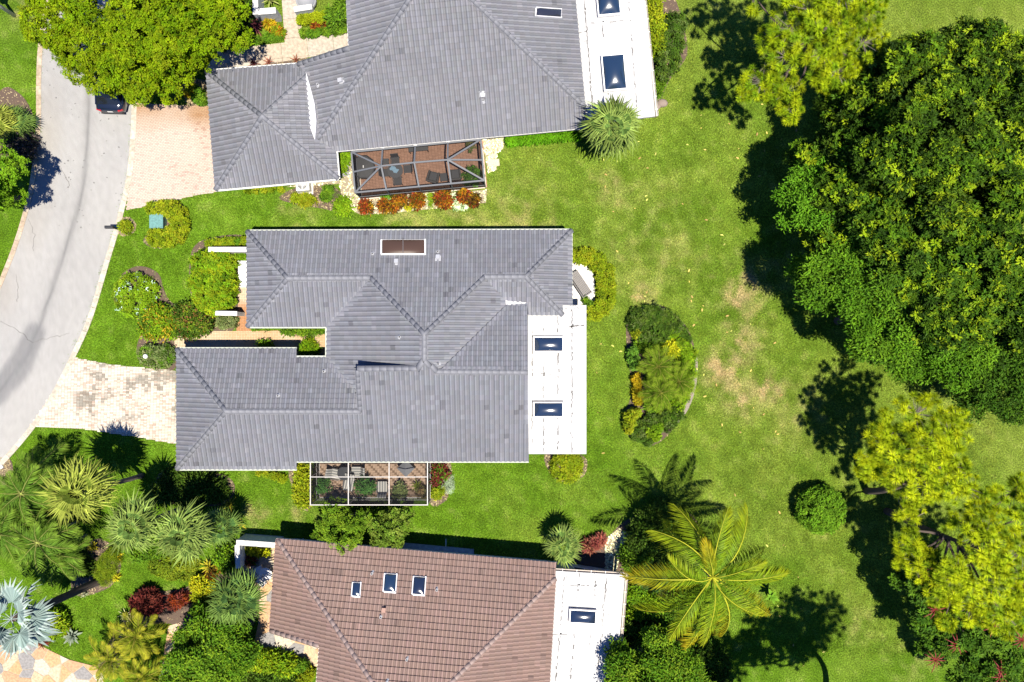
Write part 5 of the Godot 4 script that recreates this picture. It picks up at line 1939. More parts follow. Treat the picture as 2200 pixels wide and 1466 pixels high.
func screen_room_lower():
	var t := thing("screen_room", "white framed screen enclosure over the lower brick patio", "screen enclosure")
	var fm := mat(Color(0.4, 0.38, 0.36), 0.5)
	var hh := 2.5
	var xs := [667.0, 748.5, 836.0, 918.5]
	for x in xs:
		beam(t, W(x, 978, hh), W(x, 1085, hh), 0.05, fm, "beam", 0.12)
	beam(t, W(667, 1085, hh) + Vector3(-0.04, 0.003, 0), W(918.5, 1085, hh) + Vector3(0.04, 0.003, 0), 0.05, fm, "beam", 0.12)
	beam(t, W(667, 1025, hh) + Vector3(0, 0.02, 0), W(918.5, 1025, hh) + Vector3(0, 0.02, 0), 0.04, fm, "purlin", 0.06)
	var down := func(p: Vector3): return Vector3(p.x, 0, p.z)
	var bot := []
	for x in xs:
		bot.append(W(x, 1085, hh))
	for p in bot + [W(667, 1025, hh), W(918.5, 1025, hh)]:
		beam(t, down.call(p), p - Vector3(0, 0.07, 0), 0.05, fm, "post")
	var ends := [[bot[0], bot[3]], [W(667, 980, hh), bot[0]], [W(918.5, 980, hh), bot[3]]]
	for pq in ends:
		beam(t, down.call(pq[0]) + Vector3(0, 0.85, 0), down.call(pq[1]) + Vector3(0, 0.85, 0), 0.035, mat(Color(0.3, 0.3, 0.3), 0.5), "rail")
		beam(t, down.call(pq[0]) + Vector3(0, 0.05, 0), down.call(pq[1]) + Vector3(0, 0.05, 0), 0.08, fm, "sill")
	var sm := screen_mat(0.34)
	var sw := screen_mat(0.66)
	var ys := [980.0, 1025.0, 1085.0]
	for i in 3:
		for j in 2:
			screen_panel(t, [W(xs[i], ys[j], hh), W(xs[i + 1], ys[j], hh), W(xs[i + 1], ys[j + 1], hh), W(xs[i], ys[j + 1], hh)], sm)
		screen_panel(t, [down.call(bot[i]) + Vector3(0, 0.1, 0), down.call(bot[i + 1]) + Vector3(0, 0.1, 0), bot[i + 1] - Vector3(0, 0.07, 0), bot[i] - Vector3(0, 0.07, 0)], sw)
	for x in [667.0, 918.5]:
		for j in 2:
			var p := W(x, ys[j], hh)
			var q := W(x, ys[j + 1], hh)
			screen_panel(t, [down.call(p) + Vector3(0, 0.1, 0), down.call(q) + Vector3(0, 0.1, 0), q - Vector3(0, 0.07, 0), p - Vector3(0, 0.07, 0)], sw)
	striped_chair("striped cushioned chair at the dark table, left of three", 724, 1019, -PI / 2 - 0.2, 0.7)
	striped_chair("striped cushioned lounge chair below the dark table", 750, 1040, 2.95, 0.85)
	striped_chair("striped cushioned chair right of the dark table, under a white rafter", 766, 1013, PI / 2, 0.62)
	striped_chair("striped footstool-like lounge chair standing alone by the second white rafter", 822, 1046, 0.0, 0.7)
	table_round("small dark round table among the striped chairs", W(744, 1014), 0.45, mat(Color(0.03, 0.032, 0.036), 0.25))
	var g := thing("covered_grill", "grey covered grill with a peaked top on the lower patio", "covered grill", W(875, 1003))
	var b := MB.new()
	b.box(Vector3(0, 0.4, 0), Vector3(0.78, 0.8, 0.78), Basis(Vector3.UP, PI / 4))
	part("cover_side", b.done(), mat(Color(0.1, 0.105, 0.115), 0.8), g)
	b = MB.new()
	b.box(Vector3(0, 0.95, 0), Vector3(0.8, 0.3, 0.8), Basis(Vector3.UP, PI / 4), 0.08)
	part("cover_top", b.done(), mat(Color(0.2, 0.21, 0.23), 0.8), g)
	var gp := [Color(0.05, 0.12, 0.03), Color(0.07, 0.15, 0.04)]
	pot_plant("bushy dark green potted plant in the left part of the lower patio", [699, 1041], 0.42, 0.9, "small", gp, 311)
	pot_plant("bushy dark green potted plant in the middle of the lower patio", [790, 1041], 0.5, 1.0, "small", gp, 312)
	pot_plant("grey-green variegated potted plant right of the second white rafter", [860, 1050], 0.42, 0.7, "small", [Color(0.2, 0.2, 0.1), Color(0.14, 0.15, 0.07)], 313)
	pot_plant("brownish potted plant in the right corner of the lower patio", [910, 1054], 0.35, 0.7, "small", [Color(0.16, 0.1, 0.06), Color(0.14, 0.12, 0.06)], 314)
	rosette("potted_palm", "spiky yellow-green potted plant at the right end of the lower patio", "potted plant", [899, 1042], 22, 0.55, 0.06, Color(0.12, 0.17, 0.02), Color(0.2, 0.22, 0.03), 315, 0.1, 1.2, 0.5)

func yard_brown():
	var fcols := [Color(0.5, 0.3, 0.15), Color(0.52, 0.38, 0.24), Color(0.5, 0.44, 0.35), Color(0.25, 0.24, 0.235), Color(0.5, 0.31, 0.16), Color(0.46, 0.28, 0.16), Color(0.53, 0.41, 0.28)]
	flagstones("flagstone_terrace", flat([[-40, 1388], [62, 1372], [108, 1398], [150, 1418], [205, 1432], [222, 1450], [225, 1520], [-40, 1520]]), 0.85, fcols, 21)
	flagstones("flagstone_path", flat([[362, 1345], [396, 1335], [400, 1355], [385, 1400], [372, 1480], [338, 1480], [350, 1420]]), 0.7, fcols, 22)
	flagstones("flagstone_court", flat([[512, 1172], [610, 1172], [605, 1352], [700, 1385], [700, 1440], [668, 1428], [545, 1388], [555, 1340], [560, 1250], [520, 1230]]), 0.8, fcols, 23)
	garden_wall("white courtyard wall joining the brown house's upper left corner", [507, 1166], [592, 1172], 1.9, 0.28, Color(0.62, 0.66, 0.66))
	garden_wall("white courtyard wall running down towards the deep green fan palm", [509, 1172], [511, 1222], 1.9, 0.26, Color(0.66, 0.66, 0.64))
	var b := MB.new()
	b.slab(flat([[866, 1166], [1018, 1180], [1018, 1205], [866, 1195]]), -0.05, 0.09)
	structure("concrete_pad", b.done(), mat(Color(0.45, 0.47, 0.46), 0.9, tex.soft, 2.0))
	no_grass.append(flat([[866, 1166], [1018, 1180], [1018, 1205], [866, 1195]]))
	var pm := mat(Color(0.7, 0.7, 0.68), 0.5)
	for d in [[958, 1158, 958, 1176, "thin white pipe lying on the shaded grass above the brown roof"], [651, 1157, 652, 1161, "short white pipe stub at the brown house's upper wall"]]:
		var t := thing("pipe", d[4], "pipe", W(d[0], d[1]))
		b = MB.new(true)
		b.tube([Vector3(0, 0.06, 0), W(d[2], d[3]) - W(d[0], d[1]) + Vector3(0, 0.06, 0)], [0.035, 0.035], 7)
		part("tube", b.done(), pm, t)
	var wm := mat(Color(0.5, 0.5, 0.52), 0.4)
	chair("pale metal garden chair in the brown house's courtyard, upper", W(561, 1222), 0.5, 0.5, 0.48, wm, mat(Color(0.6, 0.6, 0.6), 0.6))
	chair("pale metal garden chair in the brown house's courtyard, lower", W(566, 1247), 2.4, 0.5, 0.48, wm, mat(Color(0.6, 0.58, 0.55), 0.6))
	table_round("pale round garden table beside the brown house's left eave", W(577, 1228), 0.42, mat(Color(0.66, 0.66, 0.66), 0.4))
	var u := thing("valve_cover", "small white utility cap on the mulch at the left edge", "utility cap", W(3, 1003))
	b = MB.new()
	b.box(Vector3(0, 0.08, 0), Vector3(0.3, 0.16, 0.25), Basis(Vector3.UP, 0.4), 0.9)
	part("cap", b.done(), mat(Color(0.6, 0.6, 0.6), 0.5), u)

# ---------------------------------------------------------------- trees
func trees():
	var lime := [Color(0.14, 0.185, 0.003), Color(0.115, 0.165, 0.003), Color(0.155, 0.19, 0.004), Color(0.085, 0.13, 0.003), Color(0.13, 0.15, 0.005)]
	tree("shade_tree", "broad yellow-green shade tree spreading over the road and the parked car", [368, 148],
		[[130, 30, 75, 6.0], [105, 75, 38, 5.2], [235, 10, 95, 7.0], [345, 30, 110, 7.6], [440, 50, 72, 6.4], [300, 110, 90, 6.8], [205, 120, 72, 5.6], [390, 130, 52, 5.6], [292, 163, 48, 4.8], [235, 152, 44, 4.6], [160, 95, 45, 5.5], [340, 165, 40, 4.8], [420, 5, 70, 6.6]],
		"small", lime, 26, 31, {"lump": 0.95, "rough": 0.12, "fork": 2.6, "trunk": 0.3})
	var bright := [Color(0.115, 0.2, 0.01), Color(0.1, 0.18, 0.008), Color(0.13, 0.2, 0.012)]
	tree("street_tree", "bright green tree cut off by the left edge beside the road", [42, 428],
		[[-10, 375, 48, 5.5], [-30, 330, 50, 5.8], [-50, 400, 60, 6.2], [5, 415, 30, 4.6]], "small", bright, 26, 33, {"lump": 0.85})
	# the large dark mass on the right: three crowns grown together and two lighter ones in front
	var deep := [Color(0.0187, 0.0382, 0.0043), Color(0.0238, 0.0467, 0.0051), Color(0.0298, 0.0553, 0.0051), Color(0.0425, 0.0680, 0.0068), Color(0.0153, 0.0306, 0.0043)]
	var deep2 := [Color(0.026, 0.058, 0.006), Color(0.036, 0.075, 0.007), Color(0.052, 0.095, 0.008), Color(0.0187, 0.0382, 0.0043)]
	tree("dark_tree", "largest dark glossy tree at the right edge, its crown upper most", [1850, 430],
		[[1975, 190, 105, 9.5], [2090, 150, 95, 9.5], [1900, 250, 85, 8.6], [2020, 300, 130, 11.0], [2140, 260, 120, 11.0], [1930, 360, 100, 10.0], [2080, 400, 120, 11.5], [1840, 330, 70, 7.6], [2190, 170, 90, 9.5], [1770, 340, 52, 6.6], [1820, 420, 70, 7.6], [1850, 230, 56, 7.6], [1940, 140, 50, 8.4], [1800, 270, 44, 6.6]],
		"big", deep, 19, 35, {"mat": "gloss", "fork": 3.2, "trunk": 0.4, "lump": 1.0, "rough": 0.14, "up": 0.4, "lit_tips": [Color(0.17, 0.21, 0.008), Color(0.07, 0.12, 0.007), Color(0.12, 0.165, 0.008), Color(0.045, 0.085, 0.006), Color(0.04, 0.075, 0.006)]})
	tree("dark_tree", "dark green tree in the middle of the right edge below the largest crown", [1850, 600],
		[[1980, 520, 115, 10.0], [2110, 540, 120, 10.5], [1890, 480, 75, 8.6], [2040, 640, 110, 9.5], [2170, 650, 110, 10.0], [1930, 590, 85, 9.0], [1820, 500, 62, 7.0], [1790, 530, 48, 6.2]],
		"big", deep2, 19, 36, {"mat": "gloss", "fork": 3.0, "trunk": 0.38, "lump": 1.0, "rough": 0.14, "up": 0.4, "lit_tips": [Color(0.17, 0.21, 0.008), Color(0.07, 0.12, 0.007), Color(0.12, 0.165, 0.008), Color(0.045, 0.085, 0.006), Color(0.04, 0.075, 0.006)]})
	var leafy := [Color(0.06, 0.125, 0.008), Color(0.075, 0.145, 0.01), Color(0.09, 0.16, 0.01), Color(0.05, 0.1, 0.008)]
	tree("leafy_tree", "bright mid green tree in front of the dark crowns, lower left of the mass", [1800, 690],
		[[1795, 590, 76, 7.6], [1755, 600, 44, 6.4], [1850, 560, 66, 7.8], [1870, 625, 84, 8.0], [1890, 690, 78, 7.4], [1840, 530, 55, 7.2], [1965, 725, 80, 7.2], [2050, 740, 80, 7.4], [1920, 740, 45, 6.0], [2010, 775, 45, 6.0]],
		"medium", leafy, 21, 37, {"lump": 0.95, "fork": 2.4, "trunk": 0.28})
	tree("leafy_tree", "small bright green tree lobe standing alone against the shadow, left of the mass", [1705, 478],
		[[1745, 398, 54, 6.8], [1722, 435, 50, 6.2], [1780, 458, 50, 6.8], [1768, 372, 36, 7.0]], "medium", [Color(0.075, 0.165, 0.01), Color(0.09, 0.18, 0.012), Color(0.065, 0.14, 0.009)], 21, 38, {"lump": 0.65, "fork": 2.4, "trunk": 0.2})
	tree("leafy_tree", "dark leafy tree at the right edge, lowest of the green mass", [2030, 800],
		[[2150, 780, 75, 7.0], [2190, 730, 80, 7.6], [2130, 840, 52, 5.4], [2190, 850, 55, 5.6], [2100, 790, 45, 6.2]], "medium", deep2, 20, 39, {"lump": 0.85, "fork": 2.2, "trunk": 0.25})
	# pines
	var py := [Color(0.37, 0.38, 0.01), Color(0.26, 0.3, 0.01), Color(0.42, 0.41, 0.012), Color(0.15, 0.2, 0.01), Color(0.3, 0.33, 0.01)]
	var pyg := [Color(0.27, 0.3, 0.008), Color(0.21, 0.26, 0.008), Color(0.31, 0.32, 0.01), Color(0.13, 0.19, 0.008)]
	pine("pine_tree", "yellow-green long-needled pine at the top edge above its own shadow", [1640, 152],
		[[1640, 175, 46, 7.5], [1690, 195, 40, 7.8], [1700, 60, 50, 9.5], [1740, 20, 55, 10.5], [1770, 110, 48, 9.4], [1800, 50, 55, 10.4], [1850, 20, 60, 10.6], [1855, 90, 48, 9.6], [1690, 120, 38, 8.6], [1660, 85, 34, 8.4], [1700, 235, 26, 7.0], [1800, 150, 45, 8.8], [1810, -30, 70, 11.5], [1700, -40, 60, 10.5], [1880, -40, 55, 10.5], [1600, 195, 26, 7.2], [1840, 150, 24, 8.0], [1770, 165, 30, 8.2], [1620, -10, 36, 9.0], [1790, 195, 14, 7.2]],
		pyg, 23.0, 41, [1775, 60, 11.0], {"dead": [[1700, 120, 8, 1655, 150, 7.4], [1700, 125, 8, 1670, 155, 7.2], [1750, 60, 9, 1755, 110, 8.6]]})
	pine("pine_tree", "yellow long-needled pine at lower right, upper of the pair and leaning right", [1862, 1056],
		[[1970, 890, 52, 8.4], [1910, 950, 48, 8.0], [1990, 960, 55, 8.8], [2040, 930, 46, 8.8], [2030, 1000, 52, 8.8], [1930, 1010, 46, 7.8], [1875, 980, 36, 7.0], [1990, 1040, 40, 8.2], [2070, 1045, 50, 8.6], [1950, 1090, 36, 7.0], [2110, 1075, 36, 8.2], [1890, 1000, 22, 6.8], [2050, 885, 28, 8.4], [1900, 900, 20, 7.6], [1898, 930, 34, 5.6], [1868, 1005, 30, 5.0]],
		py, 26.0, 42, [2020, 1005, 9.2], {"trunk": 0.24, "sway": Vector3(-0.2, 0, 0.4), "dead": [[1925, 1055, 5.6, 1950, 1115, 6], [1990, 1100, 6.8, 1960, 1120, 6.4]]})
	pine("pine_tree", "yellow long-needled pine at lower right, running off the right edge", [1905, 1098],
		[[2120, 1150, 60, 9.0], [2180, 1060, 52, 8.8], [2060, 1230, 52, 8.0], [2140, 1240, 60, 8.8], [2200, 1180, 60, 9.2], [1975, 1210, 42, 6.8], [2090, 1300, 46, 7.6], [2160, 1320, 50, 8.0], [2210, 1270, 50, 8.6], [1950, 1165, 32, 6.6], [2020, 1270, 36, 7.2], [2060, 1120, 36, 7.8], [2210, 1110, 45, 9.2], [2030, 1330, 26, 6.6], [1945, 1200, 24, 6.4]],
		py, 26.0, 43, [2130, 1190, 9.4], {"trunk": 0.24, "sway": Vector3(-0.5, 0, -0.1), "dead": [[2060, 1190, 6.5, 2050, 1235, 6], [2030, 1150, 6.5, 2010, 1180, 6.2]]})
	pine("pine_tree", "tall pine just outside the bottom edge, seen by the shadow it throws on the lawn", [1772, 1500],
		[[1900, 1640, 60, 12.5], [1990, 1690, 66, 14.0], [1880, 1720, 60, 13.2], [2050, 1600, 56, 13.0], [1960, 1560, 50, 12.5], [1840, 1600, 45, 12.0], [2040, 1740, 60, 14.5], [1830, 1690, 50, 12.6], [1930, 1660, 60, 11.5], [1800, 1650, 44, 11.5], [1860, 1580, 40, 10.5], [1990, 1620, 50, 13.0], [2080, 1680, 55, 14.0], [1745, 1695, 62, 12.0], [1700, 1640, 55, 11.5], [1665, 1725, 60, 12.0], [1770, 1740, 56, 12.6]],
		py, 26.0, 44, [2000, 1720, 14.6], {"trunk": 0.24, "sway": Vector3(0.9, 0, -0.3)})
	# the dark whorled tree with red flower stalks under the pine
	var um := [Color(0.045, 0.09, 0.01), Color(0.06, 0.11, 0.012), Color(0.08, 0.14, 0.012), Color(0.035, 0.075, 0.009)]
	var oct := tree("umbrella_tree", "dark whorled umbrella tree with red flower stalks, below the pines at lower right", [1985, 1290],
		[[2000, 1310, 48, 5.6], [1970, 1255, 42, 5.2], [2060, 1360, 52, 5.8], [2130, 1400, 56, 5.8], [2085, 1440, 48, 5.2], [2180, 1440, 52, 5.6], [2000, 1370, 36, 4.6], [2110, 1480, 50, 5.4], [1985, 1200, 34, 5.2]], "big", um, 20, 45, {"mat": "gloss", "lump": 0.55, "fork": 1.6, "trunk": 0.16, "up": 0.6})
	var red := mat(Color(0.19, 0.018, 0.02), 0.6)
	var r := rng(9)
	for q in [[2010, 1310, 6.5], [2055, 1385, 6.6], [2130, 1345, 6.6], [2195, 1375, 6.6], [2000, 1225, 6.2], [2150, 1440, 6.4], [2010, 1418, 5.6], [1975, 1235, 5.9], [2185, 1260, 6.4], [2150, 1455, 6.4]]:
		var b := MB.new(true)
		var c := W(q[0], q[1], q[2]) - W(1985, 1290)
		for k in 11:
			var a := k * TAU / 11.0 + r.randf() * 0.4
			var l := r.randf_range(0.45, 0.8)
			b.tube([c, c + Vector3(cos(a) * l * 0.5, 0.12, sin(a) * l * 0.5), c + Vector3(cos(a) * l, 0.02, sin(a) * l)], [0.022, 0.03, 0.014], 5)
		part("flower_stalks", b.done(), red, oct)
	# airy trees between the middle and the brown house
	var airy := [Color(0.1, 0.16, 0.012), Color(0.13, 0.18, 0.014), Color(0.075, 0.12, 0.01)]
	tree("ornamental_tree", "airy small-leaved tree under the white screen room, left of the pair", [765, 1100],
		[[735, 1144, 37.8, 2.7], [700, 1134, 23.4, 2.3], [765, 1129, 27, 2.7], [720, 1109, 27, 2.3], [690, 1149, 14.4, 2.1], [760, 1159, 19.8, 2.3]], "small", airy, 12, 51, {"fork": 1.0, "trunk": 0.09, "lump": 0.5, "rough": 0.25, "group": "pair of airy trees by the screen room", "bark": 2, "squash": 0.7, "bumps": 1.3})
	tree("ornamental_tree", "airy small-leaved tree under the white screen room, right of the pair with bare twigs", [845, 1100],
		[[830, 1139, 34.2, 2.7], [860, 1124, 23.4, 2.5], [850, 1154, 21.6, 2.3], [800, 1119, 19.8, 2.3], [815, 1169, 18, 2.1], [855, 1104, 19.8, 2.1]], "small", [Color(0.1, 0.15, 0.018), Color(0.14, 0.17, 0.03), Color(0.08, 0.11, 0.014)], 11, 52, {"fork": 1.0, "trunk": 0.09, "lump": 0.5, "rough": 0.25, "group": "pair of airy trees by the screen room", "bark": 2, "squash": 0.7, "bumps": 1.3})
	var glossy := [Color(0.06, 0.12, 0.008), Color(0.09, 0.15, 0.01), Color(0.12, 0.17, 0.012), Color(0.045, 0.09, 0.007)]
	tree("evergreen_tree", "dense evergreen tree with speckled leaves at the bottom edge beside the flagstone path", [470, 1385],
		[[430, 1400, 60, 3.6], [490, 1370, 50, 3.6], [400, 1440, 45, 3.4], [480, 1430, 52, 3.6], [520, 1400, 32, 3.0], [440, 1350, 30, 3.2], [400, 1480, 45, 3.4]], "medium", glossy, 24, 53, {"lump": 0.6, "fork": 1.2, "trunk": 0.13})
	tree("evergreen_tree", "dense leafy green tree at the bottom edge beside the brown house's flat roof", [1395, 1415],
		[[1400, 1420, 62, 4.4], [1450, 1440, 52, 4.4], [1350, 1440, 45, 4.0], [1400, 1480, 60, 4.6], [1340, 1480, 40, 4.0], [1480, 1470, 40, 4.0]], "medium", glossy, 23, 54, {"lump": 0.65, "fork": 1.4, "trunk": 0.15})

# ---------------------------------------------------------------- palms
func palms():
	var fan := leaf_mat(0.65, 0.25, 0.2)
	var sab := []
	var sabg := []
	var sabd := []
	for i in 5:
		var tn := 0.62 + 0.13 * i
		sab.append(fan_leaf(1.5, 0.85, 21, 5.0, 0.32, Color(0.15, 0.21, 0.03) * tn, Color(0.36, 0.4, 0.07) * tn, 60 + i))
		sabg.append(fan_leaf(1.42, 0.82, 21, 5.0, 0.32, Color(0.1, 0.175, 0.04) * tn, Color(0.26, 0.34, 0.075) * tn, 64 + i))
		sabd.append(fan_leaf(1.38, 0.85, 21, 5.0, 0.32, Color(0.06, 0.125, 0.035) * tn, Color(0.17, 0.26, 0.05) * tn, 68 + i))
	var so := {"leaf": "fan_leaf", "trunk": 0.15, "bias": 0.85, "group": "fan palms", "roll": 0.5, "young": 0.6}
	palm("fan_palm", "round grey-green fan palm overlapping the corner of the upper white flat roof", "palm tree", [1290, 312], [1320, 270, 5.2], sabg, fan, 34, -0.7, 1.0, 61, so)
	palm("fan_palm", "large yellow-green fan palm left of the weathered driveway's lower edge", "palm tree", [305, 1022], [168, 1058, 7.2], sab, fan, 38, -0.7, 1.0, 62, so)
	palm("fan_palm", "blue-green fan palm in the middle of the garden, between two fan palms", "palm tree", [395, 1090], [282, 1130, 6.6], sabg, fan, 30, -0.8, 1.0, 63, so)
	palm("fan_palm", "green fan palm above the round ground cover, right of the blue-green one", "palm tree", [470, 1095], [392, 1150, 6.4], sabg, fan, 34, -0.8, 1.0, 64, so)
	palm("fan_palm", "small half hidden fan palm left of the white courtyard wall's corner", "palm tree", [505, 1115], [472, 1135, 3.4], sabd, fan, 18, -0.6, 1.0, 65, so.merged({"size": 0.72}))
	palm("fan_palm", "deep green fan palm beside the brown house's left eave", "palm tree", [540, 1245], [503, 1290, 4.8], sabd, fan, 28, -0.7, 1.0, 66, so)
	palm("fan_palm", "small bright fan palm by the upper right corner of the brown roof", "palm tree", [1212, 1164], [1208, 1172, 2.4], sabg.map(func(x): return x), fan, 18, -0.5, 1.3, 67, {"leaf": "fan_leaf", "trunk": 0.1, "group": "fan palms", "young": 0.55, "size": 0.72})
	palm("fan_palm", "pale green fan palm cut by the left edge beside the dark bed", "palm tree", [0, 268], [-8, 262, 2.0], sab, fan, 22, -0.5, 1.0, 68, so.merged({"size": 0.7}))
	palm("fan_palm", "dark fan palm in the left bed nearest the road", "palm tree", [45, 268], [36, 262, 1.2], sabd, fan, 16, -0.1, 1.2, 69, {"leaf": "fan_leaf", "trunk": 0.1, "group": "fan palms", "young": 0.6, "size": 0.6})
	# feather palms at the left edge
	var fe := []
	for i in 3:
		fe.append(feather_leaf(2.1, 42, 0.68, 0.05, 0.25, 0.55, 0.9, Color(0.055, 0.125, 0.015), Color(0.13, 0.21, 0.025), Color(0.2, 0.22, 0.06), 80 + i))
	var fo := {"leaf": "frond", "trunk": 0.09, "bark": 4, "group": "dark feather palms", "roll": 0.3, "boss": Color(0.25, 0.3, 0.05)}
	palm("feather_palm", "dark feather palm with yellow-green centre near the left edge, upper of its group", "palm tree", [145, 1035], [48, 1060, 5.4], fe, fan, 19, -0.4, 0.9, 81, fo)
	palm("feather_palm", "dark feather palm left of the large yellow-green fan palm, lower of its group", "palm tree", [165, 1120], [82, 1165, 5.2], fe, fan, 20, -0.4, 0.9, 82, fo)
	palm("feather_palm", "dark feather palm cut by the left edge, between the other two", "palm tree", [95, 1105], [0, 1150, 5.6], fe, fan, 18, -0.4, 0.9, 83, fo)
	palm("feather_palm", "young dark feather palm nearest the road's bend at left", "palm tree", [110, 1000], [78, 1010, 3.2], fe, fan, 9, -0.3, 0.9, 84, {"leaf": "frond", "trunk": 0.08, "bark": 4, "group": "dark feather palms", "young": 0.5})
	palm("feather_palm", "small dark feather palm at the left edge, highest of the three there", "palm tree", [100, 1065], [18, 1108, 4.6], fe, fan, 14, -0.4, 0.9, 85, fo)
	palm("feather_palm", "dark feather palm nearest the round bed, in the fan palms' shade", "palm tree", [185, 1150], [128, 1195, 4.2], fe, fan, 14, -0.4, 0.9, 86, fo)
	# silver palm
	var si := []
	for i in 3:
		si.append(fan_leaf(1.55, 1.15, 20, 4.3, 0.16, Color(0.19, 0.26, 0.245), Color(0.34, 0.4, 0.37), 90 + i, 0.6))
	palm("silver_palm", "big silver-blue fan palm leaning in from the lower left edge on a long dark trunk", "palm tree", [212, 1248], [25, 1330, 7.6], si, leaf_mat(0.7, 0.06, 0.2), 13, -0.5, 0.9, 91, {"leaf": "fan_leaf", "trunk": 0.25, "bark": 1, "turn": 0.5, "roll": 0.5})
	# coconut palm
	var co := []
	for i in 4:
		co.append(feather_leaf(4.7, 78, 1.0, 0.054, 0.42, 0.7, 1.2, Color(0.075, 0.16, 0.008), Color(0.36, 0.29, 0.014) if i == 3 else Color(0.2, 0.24, 0.01), Color(0.36, 0.37, 0.03), 100 + i, 0.16))
	palm("coconut_palm", "tall coconut palm with long yellow-tipped fronds right of the brown house", "palm tree", [1452, 1160], [1530, 1240, 8.4], co, leaf_mat(0.5, 0.2, 0.3), 22, -0.6, 0.85, 101, {"leaf": "frond", "trunk": 0.16, "bark": 4, "roll": 0.6, "young": 0.7, "turn": 0.4, "bias": 0.9})
	# yellow-green feather palms by the flagstones
	var ar := []
	for i in 3:
		ar.append(feather_leaf(1.85, 34, 0.5, 0.045, 0.5, 0.6, 0.9, Color(0.1, 0.165, 0.012), Color(0.28, 0.27, 0.022), Color(0.3, 0.26, 0.05), 110 + i))
	var ao := {"leaf": "frond", "trunk": 0.06, "bark": 4, "group": "yellow-green clumping palms", "roll": 0.4, "bias": 1.0}
	palm("clumping_palm", "yellow-green clumping palm with orange-tipped fronds, top of its group by the flagstones", "palm tree", [318, 1345], [297, 1362, 2.6], ar, fan, 24, -0.2, 1.3, 111, ao)
	palm("clumping_palm", "yellow-green clumping palm nearest the lower lawn's tip", "palm tree", [265, 1400], [242, 1412, 2.2], ar, fan, 21, -0.2, 1.3, 112, ao)
	palm("clumping_palm", "yellow-green clumping palm at the bottom edge right of the flagstone terrace", "palm tree", [330, 1430], [310, 1450, 2.2], ar, fan, 21, -0.2, 1.3, 113, ao)
	# three small palms in the island bed
	var is_ := []
	for i in 3:
		is_.append(feather_leaf(1.4, 30, 0.42, 0.026, 0.35, 0.55, 0.8, Color(0.07, 0.135, 0.01), Color(0.15, 0.22, 0.016), Color(0.25, 0.25, 0.05), 120 + i))
	var io := {"leaf": "frond", "trunk": 0.07, "bark": 4, "group": "small palms in the island bed", "roll": 0.3, "bias": 0.9}
	palm("island_palm", "small feather palm in the island bed, topmost of three", "palm tree", [1400, 785], [1413, 788, 2.2], is_, fan, 30, -0.25, 1.2, 121, io)
	palm("island_palm", "small feather palm in the island bed, rightmost of three", "palm tree", [1442, 812], [1458, 820, 2.0], is_, fan, 28, -0.25, 1.2, 122, io)
	palm("island_palm", "small feather palm in the island bed, lowest of three", "palm tree", [1404, 836], [1418, 843, 2.2], is_, fan, 30, -0.25, 1.2, 123, io)
	# agaves and other rosettes
	rosette("agave", "blue-green agave standing alone on the lower left lawn", "agave", [158, 1365], 24, 0.75, 0.17, Color(0.16, 0.22, 0.17), Color(0.24, 0.27, 0.2), 131)
	rosette("agave", "blue-green agave between the yellow croton and the flagstone path", "agave", [455, 1312], 20, 0.8, 0.16, Color(0.15, 0.21, 0.18), Color(0.22, 0.26, 0.2), 132)
	rosette("cordyline", "striped yellow-green spiky plant in the white planter box", "potted plant", [585, 6], 22, 0.75, 0.1, Color(0.16, 0.2, 0.04), Color(0.35, 0.36, 0.14), 133, 0.1, 1.2, 0.5)
	rosette("cordyline", "large purple-red spiky plant left of the white planter box", "cordyline", [553, 62], 34, 0.85, 0.09, Color(0.11, 0.035, 0.05), Color(0.2, 0.06, 0.06), 134, 0.0, 1.3, 0.5)
	rosette("cordyline", "dark purple spiky plant in the shade left of the purple-red one", "cordyline", [528, 74], 24, 0.7, 0.09, Color(0.07, 0.03, 0.035), Color(0.12, 0.05, 0.04), 135, 0.0, 1.3, 0.4)
	rosette("cordyline", "dark red spiky plant at the garage eave, leftmost of three", "cordyline", [548, 139], 18, 0.55, 0.06, Color(0.1, 0.03, 0.03), Color(0.17, 0.06, 0.05), 136, 0.1, 1.2, 0.25)
	rosette("cordyline", "reddish spiky plant at the garage eave, middle of three", "cordyline", [580, 136], 18, 0.5, 0.05, Color(0.22, 0.07, 0.05), Color(0.3, 0.12, 0.07), 137, 0.1, 1.2, 0.25)
	rosette("cordyline", "small reddish spiky plant at the garage eave, rightmost of three", "cordyline", [637, 131], 14, 0.45, 0.05, Color(0.19, 0.06, 0.04), Color(0.3, 0.14, 0.07), 138, 0.1, 1.2, 0.2)
	rosette("papaya", "bright green rosette sapling right of the coconut palm's fronds", "sapling", [1650, 1274], 9, 0.6, 0.22, Color(0.1, 0.22, 0.02), Color(0.14, 0.25, 0.02), 139, 0.0, 0.6, 0.9)
	rosette("bromeliad", "pale cream spiky plant beside the dark red bush", "bromeliad", [276, 1318], 26, 0.6, 0.06, Color(0.3, 0.33, 0.14), Color(0.45, 0.46, 0.24), 140, 0.1, 1.3, 0.3)
	for q in [[498, 1082, "yellow strappy plant near the brown house's courtyard corner, upper of two", 141], [515, 1120, "yellow strappy plant near the brown house's courtyard corner, lower of two", 142]]:
		rosette("bromeliad", q[2], "bromeliad", [q[0], q[1]], 22, 0.75, 0.09, Color(0.2, 0.2, 0.02), Color(0.4, 0.32, 0.03), q[3], 0.0, 1.2, 0.4, "yellow strappy plants")
	rosette("bromeliad", "yellow strappy plant above the yellow croton bush", "bromeliad", [455, 1215], 26, 0.75, 0.1, Color(0.22, 0.22, 0.02), Color(0.42, 0.36, 0.03), 143, 0.0, 1.2, 0.4)
